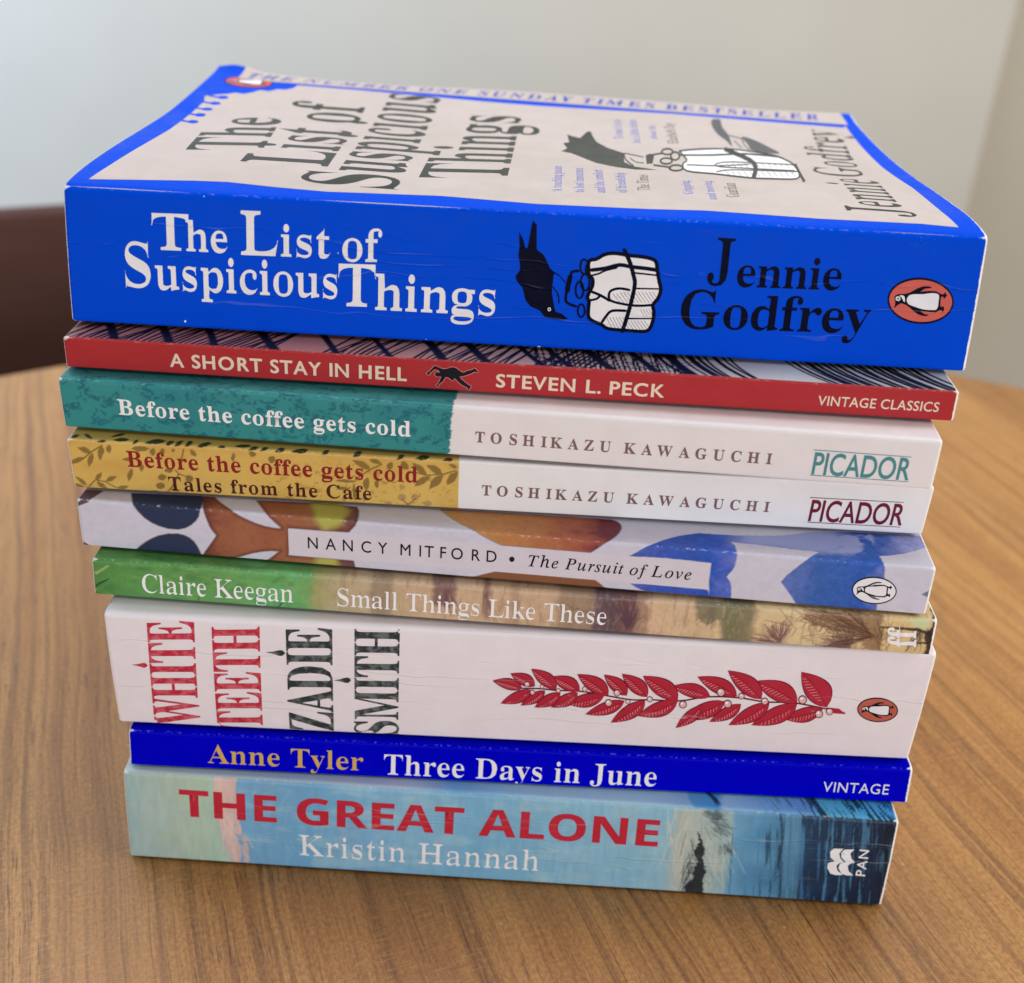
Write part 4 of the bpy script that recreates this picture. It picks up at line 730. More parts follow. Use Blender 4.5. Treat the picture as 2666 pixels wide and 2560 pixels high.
('P','cover_bundle','b1inkc',2,0,[(158.28,85.11),(162.21,85.46),(166.25,85.9),(169.11,86.21),(169.42,87.8),(166.56,87.52),(162.5,87.13),(158.57,86.81)]),
('P','cover_bundle','b1inkc',2,0,[(169.72,86.68),(164.81,85.89),(158.25,84.77),(153.01,83.52),(150.21,81.93),(150.01,80.28),(152.77,81.84),(157.97,83.06),(164.49,84.16),(169.37,84.95)]),
('P','cover_bundle','b1inkc',2,0,[(150.21,81.93),(148.76,80.25),(147.87,79.08),(147.73,77.51),(148.6,78.66),(150.01,80.28)]),
('P','cover_bundle','b1inkc',2,0,[(170.51,95.39),(170.26,92.71),(169.93,89.01),(169.57,84.91),(169.13,79.87),(170.17,82.12),(170.6,87.06),(170.93,90.89),(171.27,94.58),(171.52,97.28)]),
('P','cover_bundle','b1inkc',2,0,[(169.13,79.87),(168.72,74.89),(168.44,71.48),(169.45,73.64),(169.74,77.1),(170.17,82.12)]),
('P','cover_bundle','b1inkc',2,0,[(151.93,90.7),(152.27,84.97),(152.4,85.39),(152.05,91.08)]),
('P','cover_bundle','b1inkc',2,0,[(150.41,79.54),(150.54,72.65),(150.66,73.01),(150.54,79.91)]),
('P','cover_bundle','b1inkc',2,0,[(153.54,91.22),(153.87,85.53),(154.0,85.96),(153.67,91.61)]),
('P','cover_bundle','b1inkc',2,0,[(151.98,80.07),(152.07,73.15),(152.2,73.51),(152.11,80.45)]),
('P','cover_bundle','b1inkc',2,0,[(155.16,91.74),(155.47,86.1),(155.61,86.53),(155.29,92.13)]),
('P','cover_bundle','b1inkc',2,0,[(153.55,80.61),(153.61,73.66),(153.74,74.02),(153.68,80.99)]),
('P','cover_bundle','b1inkc',2,0,[(156.79,92.27),(157.08,86.66),(157.21,87.03),(156.92,92.66)]),
('P','cover_bundle','b1inkc',2,0,[(155.13,81.16),(155.15,74.17),(155.28,74.53),(155.26,81.54)]),
('P','cover_bundle','b1inkc',2,0,[(158.42,92.8),(158.68,87.16),(158.81,87.54),(158.55,93.2)]),
('P','cover_bundle','b1inkc',2,0,[(156.71,81.7),(156.7,74.68),(156.83,75.05),(156.85,82.09)]),
('P','cover_bundle','b1inkc',2,0,[(160.05,93.33),(160.29,87.67),(160.42,88.06),(160.19,93.73)]),
('P','cover_bundle','b1inkc',2,0,[(158.3,82.25),(158.25,75.19),(158.38,75.56),(158.44,82.64)]),
('P','cover_bundle','b1inkc',2,0,[(161.69,93.87),(161.9,88.19),(162.04,88.57),(161.83,94.27)]),
('P','cover_bundle','b1inkc',2,0,[(159.89,82.81),(159.81,75.71),(159.94,76.08),(160.04,83.19)]),
('P','cover_bundle','b1inkc',2,0,[(163.34,94.41),(163.52,88.7),(163.66,89.09),(163.48,94.81)]),
('P','cover_bundle','b1inkc',2,0,[(161.49,83.36),(161.37,76.24),(161.51,76.61),(161.64,83.75)]),
('P','cover_bundle','b1inkc',2,0,[(164.99,94.95),(165.14,89.22),(165.28,89.61),(165.13,95.35)]),
('P','cover_bundle','b1inkc',2,0,[(163.1,83.92),(162.94,76.76),(163.08,77.14),(163.25,84.32)]),
('P','cover_bundle','b1inkc',2,0,[(166.65,95.49),(166.77,89.74),(166.91,90.13),(166.79,95.89)]),
('P','cover_bundle','b1inkc',2,0,[(164.71,84.49),(164.51,77.29),(164.66,77.67),(164.86,84.88)]),
('P','cover_bundle','b1inkc',2,0,[(168.31,96.04),(168.4,90.26),(168.55,90.65),(168.46,96.44)]),
('P','cover_bundle','b1inkc',2,0,[(166.33,85.06),(166.09,77.82),(166.24,78.2),(166.48,85.45)]),
('P','cover_bundle','b1inkc',2,0,[(169.97,96.58),(170.04,90.79),(170.19,91.18),(170.12,96.99)]),
('P','cover_bundle','b1inkc',2,0,[(167.95,85.63),(167.68,78.36),(167.83,78.74),(168.11,86.03)]),
('P','cover_bundle','b1inkc',2,0,[(138.83,102.21),(138.76,101.77),(138.68,101.27),(138.61,100.93),(138.5,100.58),(138.61,98.69),(138.82,99.41),(139.02,100.3),(139.15,101.1),(139.22,101.59)]),
('P','cover_bundle','b1inkc',2,0,[(138.5,100.58),(138.35,100.18),(138.19,99.81),(137.99,99.47),(137.79,99.18),(137.66,96.82),(137.91,97.16),(138.16,97.59),(138.39,98.09),(138.61,98.69)]),
('P','cover_bundle','b1inkc',2,0,[(137.79,99.18),(137.58,98.96),(137.36,98.82),(137.15,98.75),(136.96,98.75),(136.69,96.32),(136.92,96.31),(137.16,96.39),(137.42,96.56),(137.66,96.82)]),
('P','cover_bundle','b1inkc',2,0,[(136.96,98.75),(136.77,98.84),(136.61,99.01),(136.47,99.23),(136.36,99.51),(135.94,97.29),(136.09,96.9),(136.27,96.62),(136.47,96.42),(136.69,96.32)]),
('P','cover_bundle','b1inkc',2,0,[(136.36,99.51),(136.27,99.84),(136.22,100.15),(136.2,100.47),(136.2,100.74),(135.67,99.86),(135.67,99.05),(135.73,98.34),(135.82,97.76),(135.94,97.29)]),
('P','cover_bundle','b1inkc',2,0,[(136.2,100.74),(136.21,100.94),(136.23,101.16),(136.29,101.45),(136.36,101.78),(136.15,103.41),(135.98,102.62),(135.83,101.74),(135.72,100.78),(135.67,99.86)]),
('P','cover_bundle','b1inkc',2,0,[(136.36,101.78),(136.48,102.18),(136.62,102.59),(136.79,102.96),(136.99,103.31),(137.06,105.7),(136.81,105.25),(136.58,104.72),(136.36,104.11),(136.15,103.41)]),
('P','cover_bundle','b1inkc',2,0,[(136.99,103.31),(137.19,103.61),(137.4,103.83),(137.62,103.98),(137.84,104.05),(138.08,106.61),(137.83,106.52),(137.57,106.34),(137.32,106.06),(137.06,105.7)]),
('P','cover_bundle','b1inkc',2,0,[(137.84,104.05),(138.03,104.05),(138.22,103.95),(138.39,103.79),(138.53,103.56),(138.93,105.98),(138.75,106.28),(138.54,106.49),(138.32,106.6),(138.08,106.61)]),
('P','cover_bundle','b1inkc',2,0,[(138.53,103.56),(138.64,103.27),(138.72,102.94),(138.77,102.65),(138.78,102.32),(139.32,103.6),(139.29,104.44),(139.2,105.08),(139.08,105.58),(138.93,105.98)]),
('P','cover_bundle','b1inkc',2,0,[(138.78,102.32),(138.77,101.84),(138.75,101.43),(139.3,102.38),(139.31,102.83),(139.32,103.6)]),
('P','cover_bundle','b1inkc',2,0,[(137.51,89.56),(137.44,89.11),(137.36,88.61),(137.28,88.26),(137.17,87.9),(137.27,86.08),(137.49,86.84),(137.68,87.71),(137.81,88.49),(137.89,88.98)]),
('P','cover_bundle','b1inkc',2,0,[(137.17,87.9),(137.01,87.49),(136.84,87.12),(136.64,86.78),(136.42,86.48),(136.29,84.03),(136.55,84.41),(136.8,84.88),(137.04,85.44),(137.27,86.08)]),
('P','cover_bundle','b1inkc',2,0,[(136.42,86.48),(136.21,86.24),(135.98,86.08),(135.76,86.0),(135.56,86.01),(135.28,83.49),(135.52,83.48),(135.77,83.56),(136.03,83.75),(136.29,84.03)]),
('P','cover_bundle','b1inkc',2,0,[(135.56,86.01),(135.37,86.11),(135.2,86.3),(135.06,86.54),(134.94,86.83),(134.52,84.56),(134.68,84.14),(134.86,83.83),(135.06,83.61),(135.28,83.49)]),
('P','cover_bundle','b1inkc',2,0,[(134.94,86.83),(134.85,87.16),(134.79,87.49),(134.77,87.81),(134.77,88.1),(134.26,87.29),(134.27,86.49),(134.31,85.71),(134.4,85.09),(134.52,84.56)]),
('P','cover_bundle','b1inkc',2,0,[(134.77,88.1),(134.78,88.32),(134.81,88.57),(134.86,88.88),(134.94,89.22),(134.73,90.73),(134.56,89.96),(134.41,89.1),(134.31,88.18),(134.26,87.29)]),
('P','cover_bundle','b1inkc',2,0,[(134.94,89.22),(135.06,89.63),(135.21,90.04),(135.39,90.41),(135.59,90.76),(135.65,92.98),(135.4,92.54),(135.16,92.02),(134.94,91.42),(134.73,90.73)]),
('P','cover_bundle','b1inkc',2,0,[(135.59,90.76),(135.8,91.06),(136.02,91.28),(136.25,91.43),(136.47,91.5),(136.7,93.87),(136.44,93.79),(136.17,93.61),(135.91,93.34),(135.65,92.98)]),
('P','cover_bundle','b1inkc',2,0,[(136.47,91.5),(136.67,91.49),(136.87,91.4),(137.05,91.23),(137.19,91.0),(137.57,93.25),(137.38,93.55),(137.17,93.75),(136.94,93.86),(136.7,93.87)]),
('P','cover_bundle','b1inkc',2,0,[(137.19,91.0),(137.31,90.71),(137.4,90.37),(137.45,90.08),(137.46,89.72),(137.98,90.91),(137.95,91.74),(137.85,92.36),(137.73,92.85),(137.57,93.25)]),
('P','cover_bundle','b1inkc',2,0,[(137.46,89.72),(137.45,89.25),(137.44,88.83),(137.96,89.71),(137.97,90.16),(137.98,90.91)]),
('P','cover_bundle','b1inkc',2,0,[(139.47,81.15),(139.4,80.71),(139.31,80.24),(139.23,79.89),(139.09,79.51),(139.11,77.48),(139.35,78.18),(139.57,79.06),(139.72,79.87),(139.81,80.36)]),
('P','cover_bundle','b1inkc',2,0,[(139.09,79.51),(138.91,79.08),(138.71,78.68),(138.47,78.32),(138.22,78.01),(138.05,75.66),(138.33,76.0),(138.61,76.43),(138.87,76.92),(139.11,77.48)]),
('P','cover_bundle','b1inkc',2,0,[(138.22,78.01),(137.97,77.78),(137.71,77.62),(137.45,77.53),(137.21,77.52),(136.94,75.12),(137.2,75.13),(137.48,75.22),(137.77,75.4),(138.05,75.66)]),
('P','cover_bundle','b1inkc',2,0,[(137.21,77.52),(136.99,77.6),(136.78,77.76),(136.61,77.97),(136.47,78.26),(136.08,75.99),(136.25,75.64),(136.46,75.38),(136.69,75.21),(136.94,75.12)]),
('P','cover_bundle','b1inkc',2,0,[(136.47,78.26),(136.36,78.59),(136.29,78.92),(136.26,79.24),(136.26,79.48),(135.75,78.46),(135.76,77.64),(135.83,76.96),(135.93,76.43),(136.08,75.99)]),
('P','cover_bundle','b1inkc',2,0,[(136.26,79.48),(136.26,79.59),(136.28,79.73),(136.33,79.99),(136.42,80.34),(136.31,82.14),(136.11,81.36),(135.93,80.47),(135.8,79.45),(135.75,78.46)]),
('P','cover_bundle','b1inkc',2,0,[(136.42,80.34),(136.57,80.76),(136.75,81.19),(136.95,81.59),(137.19,81.97),(137.32,84.37),(137.04,83.92),(136.78,83.41),(136.53,82.82),(136.31,82.14)]),
('P','cover_bundle','b1inkc',2,0,[(137.19,81.97),(137.44,82.28),(137.7,82.52),(137.96,82.69),(138.22,82.78),(138.48,85.3),(138.19,85.2),(137.9,85.01),(137.61,84.73),(137.32,84.37)]),
('P','cover_bundle','b1inkc',2,0,[(138.22,82.78),(138.46,82.79),(138.69,82.71),(138.9,82.55),(139.07,82.33),(139.46,84.77),(139.25,85.04),(139.02,85.22),(138.75,85.31),(138.48,85.3)]),
('P','cover_bundle','b1inkc',2,0,[(139.07,82.33),(139.22,82.03),(139.32,81.7),(139.38,81.4),(139.4,81.06),(139.93,82.52),(139.89,83.35),(139.78,83.94),(139.64,84.4),(139.46,84.77)]),
('P','cover_bundle','b1inkc',2,0,[(139.4,81.06),(139.39,80.61),(139.38,80.21),(139.9,81.3),(139.92,81.75),(139.93,82.52)]),
('P','cover_bundle','b1inkc',2,0,[(140.08,96.65),(140.0,96.01),(139.89,95.23),(139.79,94.6),(139.68,94.08),(139.92,92.77),(140.12,93.7),(140.3,94.74),(140.43,95.71),(140.52,96.37)]),
('P','cover_bundle','b1inkc',2,0,[(139.68,94.08),(139.54,93.56),(139.4,93.12),(139.25,92.72),(139.1,92.4),(139.04,90.24),(139.27,90.71),(139.5,91.29),(139.71,91.98),(139.92,92.77)]),
('P','cover_bundle','b1inkc',2,0,[(139.1,92.4),(138.95,92.18),(138.79,92.04),(138.65,91.99),(138.52,92.04),(138.21,89.71),(138.4,89.64),(138.6,89.71),(138.82,89.91),(139.04,90.24)]),
('P','cover_bundle','b1inkc',2,0,[(138.52,92.04),(138.4,92.18),(138.3,92.42),(138.22,92.73),(138.16,93.12),(137.67,91.33),(137.76,90.73),(137.89,90.27),(138.03,89.92),(138.21,89.71)]),
('P','cover_bundle','b1inkc',2,0,[(138.16,93.12),(138.12,93.58),(138.1,94.07),(138.1,94.63),(138.13,95.22),(137.61,94.66),(137.58,93.72),(137.57,92.82),(137.6,92.03),(137.67,91.33)]),
('P','cover_bundle','b1inkc',2,0,[(138.13,95.22),(138.17,95.8),(138.24,96.41),(138.32,97.02),(138.42,97.6),(138.1,98.6),(137.93,97.65),(137.8,96.66),(137.69,95.64),(137.61,94.66)]),
('P','cover_bundle','b1inkc',2,0,[(138.42,97.6),(138.54,98.17),(138.68,98.7),(138.82,99.16),(138.97,99.57),(138.95,101.69),(138.72,101.07),(138.5,100.34),(138.29,99.52),(138.1,98.6)]),
('P','cover_bundle','b1inkc',2,0,[(138.97,99.57),(139.13,99.9),(139.28,100.14),(139.44,100.29),(139.59,100.34),(139.86,102.84),(139.64,102.77),(139.41,102.55),(139.18,102.19),(138.95,101.69)]),
('P','cover_bundle','b1inkc',2,0,[(139.59,100.34),(139.72,100.29),(139.84,100.14),(139.94,99.89),(140.02,99.57),(140.51,101.68),(140.39,102.17),(140.23,102.54),(140.05,102.77),(139.86,102.84)]),
('P','cover_bundle','b1inkc',2,0,[(140.02,99.57),(140.09,99.16),(140.13,98.68),(140.14,98.22),(140.12,97.58),(140.66,98.39),(140.69,99.43),(140.66,100.3),(140.6,101.04),(140.51,101.68)]),
('P','cover_bundle','b1inkc',2,0,[(140.12,97.58),(140.08,96.81),(140.04,96.21),(140.56,96.81),(140.6,97.43),(140.66,98.39)]),
('P','cover_bird','b1inkg',1,1,[(154.58,145.7),(156.01,147.8),(157.45,147.27),(156.95,138.24),(157.52,128.86),(156.78,114.57),(155.98,121.24),(154.55,127.95),(153.93,137.37)]),
('P','cover_bird','b1inkg',1,1,[(161.34,127.61),(164.36,124.92),(167.54,116.51),(169.04,108.98),(162.23,110.51),(161.71,118.27)]),
('P','cover_bird','b1inkg',2,0,[(156.81,128.06),(160.87,124.48),(161.11,125.72),(157.04,129.31)]),
('P','cover_bird','b1inkg',2,0,[(161.0,126.18),(160.79,123.84),(160.51,120.63),(160.39,117.58),(160.57,114.87),(160.89,115.74),(160.72,118.28),(160.84,121.08),(161.11,124.19),(161.33,126.52)]),
('P','cover_bird','b1inkg',2,0,[(160.57,114.87),(160.88,112.5),(161.11,110.89),(161.42,111.81),(161.19,113.42),(160.89,115.74)]),
('P','cover_bird','b1inkg',2,0,[(158.15,121.46),(159.16,112.59),(159.48,113.48),(158.47,122.39)]),
('L','publisher_logo',1,(13.15,150.59),(7.22,0.44),(-1.43,6.35))],2: [('T','title_lettering','b2cream',1,'A SHORT STAY IN HELL','S',(23.78,2.55),(53.16,-0.03),(0.0,3.3),-0.026,-0.02,1.12,'H'),
('T','author_lettering','b2cream',1,'STEVEN L. PECK','S',(97.2,2.44),(37.49,-0.02),(0.0,3.26),-0.026,-0.02,1.12,'H'),
('T','imprint_lettering','b2cream',1,'VINTAGE CLASSICS','S',(168.98,2.88),(26.78,0.13),(0.0,2.42),-0.012,-0.01,1.05,'H'),
('P','figure_print','ink',2,0,[(81.45,4.79),(81.58,5.0),(82.01,5.28),(82.96,6.51),(83.22,6.88),(83.57,6.85),(84.54,6.42),(85.16,6.16),(86.21,6.39),(86.72,6.72),(87.6,6.84),(88.22,6.58),(88.75,6.11),(89.47,5.66),(89.91,5.69),(90.59,6.14),(91.81,6.53),(91.98,6.84),(92.33,6.82),(92.69,6.49),(93.0,6.16),(92.88,5.82),(92.35,5.96),(91.92,5.88),(91.75,5.62),(90.71,5.09),(89.41,4.54),(88.88,4.6),(89.25,3.92),(90.24,3.07),(91.05,2.46),(91.54,2.29),(91.42,1.82),(91.16,1.39),(91.0,1.01),(90.82,1.16),(90.8,1.67),(89.46,2.4),(88.56,3.15),(87.93,3.92),(87.66,3.9),(87.59,3.44),(87.24,3.38),(86.79,3.74),(86.25,4.11),(85.81,4.18),(85.56,3.75),(85.22,3.02),(84.61,2.46),(84.22,1.92),(84.23,1.71),(83.92,1.43),(83.79,1.63),(83.65,1.93),(84.0,2.11),(84.51,3.27),(84.76,4.21),(84.14,4.16),(83.66,4.13),(83.34,4.51),(83.42,5.03),(83.77,5.33),(84.12,5.28),(84.47,5.2),(84.29,5.59),(83.76,5.96),(83.23,5.92),(82.54,5.22),(82.2,4.74),(82.11,4.43),(81.76,4.45)]),
('S','figure_print','b2halo',1,0.3,1,0,[(81.45,4.79),(81.58,5.0),(82.01,5.28),(82.96,6.51),(83.22,6.88),(83.57,6.85),(84.54,6.42),(85.16,6.16),(86.21,6.39),(86.72,6.72),(87.6,6.84),(88.22,6.58),(88.75,6.11),(89.47,5.66),(89.91,5.69),(90.59,6.14),(91.81,6.53),(91.98,6.84),(92.33,6.82),(92.69,6.49),(93.0,6.16),(92.88,5.82),(92.35,5.96),(91.92,5.88),(91.75,5.62),(90.71,5.09),(89.41,4.54),(88.88,4.6),(89.25,3.92),(90.24,3.07),(91.05,2.46),(91.54,2.29),(91.42,1.82),(91.16,1.39),(91.0,1.01),(90.82,1.16),(90.8,1.67),(89.46,2.4),(88.56,3.15),(87.93,3.92),(87.66,3.9),(87.59,3.44),(87.24,3.38),(86.79,3.74),(86.25,4.11),(85.81,4.18),(85.56,3.75),(85.22,3.02),(84.61,2.46),(84.22,1.92),(84.23,1.71),(83.92,1.43),(83.79,1.63),(83.65,1.93),(84.0,2.11),(84.51,3.27),(84.76,4.21),(84.14,4.16),(83.66,4.13),(83.34,4.51),(83.42,5.03),(83.77,5.33),(84.12,5.28),(84.47,5.2),(84.29,5.59),(83.76,5.96),(83.23,5.92),(82.54,5.22),(82.2,4.74),(82.11,4.43),(81.76,4.45)])],3: [('T','title_lettering','white',1,'Before the coffee gets cold','B',(13.03,5.32),(66.69,-0.27),(0.0,3.92),0.004,-0.014,1.05,'H'),
('T','author_lettering','b3mauve',1,'TOSHIKAZU KAWAGUCHI','B',(94.33,4.83),(66.34,-0.14),(0.0,2.74),-0.002,-0.012,1.5,'H'),
('T','imprint_lettering','b3teal2',1,'PICADOR','S',(169.91,2.85),(21.4,0.18),(0.0,5.66),-0.014,-0.014,1.0,'H'),
('S','imprint_lettering','b3teal2',2,0.343,0,0,[(169.41,9.2),(190.94,9.1)]),
('S','imprint_lettering','b3teal2',2,0.343,0,0,[(169.66,2.54),(191.46,2.61)])],4: [('T','title_lettering','b4red',1,'Before the coffee gets cold','B',(13.24,7.79),(66.94,0.11),(0.0,4.22),0.004,-0.014,1.05,'H'),
('T','subtitle_lettering','b4brown',1,'Tales from the Cafe','B',(22.17,1.65),(47.27,0.48),(0.0,3.79),0.006,-0.014,1.1,'H'),
('T','author_lettering','b3mauve',1,'TOSHIKAZU KAWAGUCHI','B',(95.04,5.27),(66.51,-0.29),(0.0,2.8),-0.002,-0.012,1.5,'H'),
('T','imprint_lettering','b4red2',1,'PICADOR','S',(171.03,3.1),(21.58,0.23),(0.0,5.93),-0.014,-0.014,1.0,'H'),
('S','imprint_lettering','b4red2',2,0.353,0,0,[(170.34,9.75),(191.82,9.83)]),
('S','imprint_lettering','b4red2',2,0.353,0,0,[(170.9,2.69),(192.47,2.76)])],5: [('T','author_lettering','ink',1,'NANCY MITFORD','S',(54.13,5.42),(44.06,0.24),(0.0,3.15),-0.004,-0.004,1.55,'H'),
('P','author_lettering','ink',1,0,[(102.36,6.97),(102.36,6.8),(102.32,6.64),(102.25,6.49),(102.16,6.36),(102.04,6.26),(101.92,6.19),(101.78,6.15),(101.64,6.16),(101.51,6.2),(101.39,6.28),(101.29,6.39),(101.21,6.53),(101.16,6.68),(101.13,6.85),(101.14,7.01),(101.18,7.18),(101.25,7.33),(101.34,7.46),(101.45,7.56),(101.58,7.62),(101.72,7.66),(101.85,7.65),(101.99,7.61),(102.11,7.53),(102.21,7.42),(102.29,7.29),(102.34,7.13)]),
('T','title_lettering','ink',1,'The Pursuit of Love','I',(105.64,5.38),(37.45,-0.07),(0.0,3.09),-0.008,-0.008,1.2,'H'),
('L','publisher_logo',2,(184.7,6.55),(5.01,0.29),(-0.65,3.82))],6: [('T','author_lettering','white',1,'Claire Keegan','B',(11.49,2.51),(36.29,0.21),(0.0,5.29),0.026,-0.002,0.94,'H'),
('T','title_lettering','white',1,'Small Things Like These','B',(58.06,2.77),(63.73,0.07),(0.0,5.08),0.026,-0.002,0.94,'H'),
('T','publisher_logo','white',1,'ff','B',(193.92,2.96),(-0.86,5.38),(-6.25,-0.28),-0.0,-0.01,1.0,'d'),
('S','publisher_logo','white',2,0.279,0,0,[(189.3,8.53),(190.26,2.42)])],7: [('T','title_lettering','b7red',1,'WHITE','B',(20.04,1.34),(1.24,32.48),(-11.28,-0.81),-0.012,0.0,1.0,'H'),
('T','title_lettering','b7red',1,'TEETH','B',(35.81,1.3),(0.88,31.86),(-11.41,-0.82),-0.012,0.0,1.0,'H'),
('T','author_lettering','b7dark',1,'ZADIE','B',(53.47,1.48),(0.38,32.13),(-11.03,-0.51),-0.012,0.0,1.0,'H'),
('T','author_lettering','b7dark',1,'SMITH','B',(69.45,0.89),(0.39,33.18),(-10.75,-0.4),-0.012,0.0,1.0,'H'),
('P','title_lettering','b7red',1,0,[(9.14,19.99),(8.64,20.66),(8.05,20.71),(6.8,20.3),(5.17,19.96),(6.72,19.65),(7.85,19.25),(8.46,19.31)]),
('P','author_lettering','b7dark',1,0,[(42.51,25.8),(41.87,26.59),(41.18,26.65),(39.74,26.18),(37.85,25.81),(39.68,25.42),(41.03,24.94),(41.74,25.0)]),
('P','author_lettering','b7dark',1,0,[(58.13,18.47),(57.51,19.21),(56.87,19.22),(55.59,18.68),(53.88,18.2),(55.57,17.94),(56.84,17.55),(57.48,17.64)]),
('S','leaf_branch_print','b7leafd',1,0.459,0,1,[(99.21,18.25),(104.16,18.43),(108.14,18.16),(114.09,18.21),(120.13,17.29),(126.19,16.37),(131.14,16.68),(138.1,16.79),(144.87,18.51),(152.31,18.65),(158.9,17.76),(165.86,17.87),(174.09,16.43),(178.77,15.41)]),
('P','leaf_branch_print','b7leaf',2,0,[(174.0,16.94),(177.03,16.74),(178.93,15.09),(176.32,15.12),(173.95,15.76)]),
('V',(174.0,16.94),(166.08,27.47),5.93,-0.12,1.0),
('V',(173.1,16.37),(163.94,12.63),4.37,0.12,1.14),
('V',(166.6,17.92),(155.49,24.1),5.3,-0.12,1.28),
('V',(166.65,17.59),(156.52,10.04),4.99,0.12,1.42),
('V',(159.92,17.63),(150.92,9.68),4.37,0.12,1.56),
('V',(157.79,18.53),(148.47,26.88),4.49,-0.12,1.7),
('V',(153.07,16.75),(146.13,10.45),3.43,0.12,1.84),
('V',(151.75,19.06),(141.44,24.56),4.24,-0.12,1.98),
('V',(149.0,17.34),(139.01,11.06),4.68,0.12,2.12),
('V',(145.36,18.54),(135.51,21.27),3.87,-0.12,2.26),
('V',(143.7,15.83),(138.11,7.87),3.12,0.12,2.4),
('V',(137.59,16.89),(128.32,24.01),4.68,-0.12,2.54),
('V',(137.61,16.76),(128.28,11.25),4.37,0.12,2.68),
('V',(130.06,17.46),(123.27,24.33),3.74,-0.12,2.82),
('V',(129.67,16.39),(121.98,8.53),3.87,0.12,2.96),
('V',(125.08,17.6),(118.99,23.81),3.43,-0.12,3.1),
('V',(124.73,15.95),(115.5,10.91),3.62,0.12,3.24),
('V',(120.63,17.32),(112.56,23.54),4.05,-0.12,3.38),
('V',(119.64,17.26),(110.3,14.14),3.87,0.12,3.52),
('V',(113.59,18.3),(106.39,22.4),3.74,-0.12,3.66),
('V',(113.13,17.82),(106.9,12.62),3.24,0.12,3.8),
('V',(108.93,17.56),(102.91,12.37),3.12,0.12,3.94),
('V',(107.87,18.47),(101.44,24.49),3.43,-0.12,4.08),
('V',(105.17,17.98),(99.48,12.81),2.62,0.12,4.22),
('V',(102.63,19.1),(96.52,22.74),3.12,-0.12,4.36),
('V',(101.95,17.9),(94.56,13.16),3.12,0.12,4.5),
('V',(99.71,18.15),(92.28,20.25),2.99,-0.12,4.64),
('P','leaf_branch_print','b7leafd',6,0,[(101.4,19.73),(101.35,19.35),(101.18,19.03),(100.91,18.84),(100.61,18.82),(100.33,18.97),(100.12,19.27),(100.04,19.65),(100.08,20.03),(100.26,20.35),(100.52,20.54),(100.82,20.56),(101.1,20.4),(101.31,20.11)]),
('P','leaf_branch_print','b7berry',6.4,0,[(101.25,19.72),(101.21,19.42),(101.08,19.17),(100.87,19.03),(100.63,19.01),(100.41,19.13),(100.25,19.36),(100.19,19.66),(100.22,19.96),(100.36,20.21),(100.56,20.35),(100.8,20.37),(101.02,20.25),(101.18,20.02)]),
('P','leaf_branch_print','white',6.8,0,[(100.81,19.92),(100.75,19.73),(100.58,19.64),(100.41,19.7),(100.33,19.89),(100.39,20.08),(100.55,20.17),(100.73,20.1)]),
('P','leaf_branch_print','b7leafd',6,0,[(104.87,19.18),(104.84,18.89),(104.71,18.65),(104.51,18.51),(104.29,18.49),(104.07,18.61),(103.92,18.83),(103.85,19.12),(103.88,19.41),(104.01,19.64),(104.21,19.78),(104.44,19.8),(104.65,19.68),(104.8,19.46)]),
('P','leaf_branch_print','b7berry',6.4,0,[(104.76,19.17),(104.73,18.95),(104.63,18.76),(104.48,18.65),(104.3,18.64),(104.14,18.73),(104.01,18.9),(103.96,19.12),(103.99,19.35),(104.09,19.53),(104.24,19.64),(104.42,19.66),(104.59,19.57),(104.71,19.39)]),
('P','leaf_branch_print','white',6.8,0,[(104.43,19.32),(104.38,19.17),(104.26,19.11),(104.13,19.16),(104.07,19.29),(104.11,19.44),(104.24,19.5),(104.37,19.45)]),
('P','leaf_branch_print','b7leafd',6,0,[(102.77,17.25),(102.72,16.89),(102.57,16.59),(102.32,16.42),(102.04,16.4),(101.78,16.54),(101.59,16.82),(101.51,17.17),(101.56,17.52),(101.71,17.82),(101.96,17.99),(102.24,18.01),(102.5,17.87),(102.68,17.59)]),
('P','leaf_branch_print','b7berry',6.4,0,[(102.63,17.24),(102.6,16.96),(102.47,16.73),(102.28,16.59),(102.07,16.58),(101.86,16.69),(101.71,16.9),(101.65,17.18),(101.68,17.45),(101.81,17.68),(102.0,17.82),(102.21,17.83),(102.42,17.72),(102.56,17.51)]),
('P','leaf_branch_print','white',6.8,0,[(102.22,17.42),(102.17,17.24),(102.02,17.16),(101.86,17.22),(101.78,17.39),(101.84,17.56),(101.99,17.65),(102.15,17.58)]),
('P','leaf_branch_print','b7leafd',6,0,[(108.96,18.21),(108.92,17.89),(108.78,17.62),(108.56,17.46),(108.31,17.45),(108.07,17.58),(107.9,17.82),(107.82,18.14),(107.86,18.46),(108.0,18.73),(108.21,18.89),(108.47,18.9),(108.7,18.77),(108.88,18.53)]),
('P','leaf_branch_print','b7berry',6.4,0,[(108.83,18.2),(108.8,17.95),(108.69,17.74),(108.52,17.62),(108.33,17.61),(108.14,17.71),(108.0,17.9),(107.94,18.15),(107.97,18.4),(108.08,18.61),(108.25,18.73),(108.45,18.74),(108.63,18.64),(108.77,18.45)]),
('P','leaf_branch_print','white',6.8,0,[(108.46,18.36),(108.41,18.2),(108.28,18.13),(108.13,18.19),(108.06,18.34),(108.11,18.5),(108.25,18.57),(108.39,18.52)]),
('P','leaf_branch_print','b7leafd',6,0,[(115.46,19.06),(115.42,18.68),(115.25,18.36),(114.99,18.17),(114.69,18.15),(114.4,18.3),(114.19,18.6),(114.1,18.98),(114.13,19.37),(114.3,19.69),(114.56,19.87),(114.86,19.89),(115.15,19.74),(115.36,19.44)]),
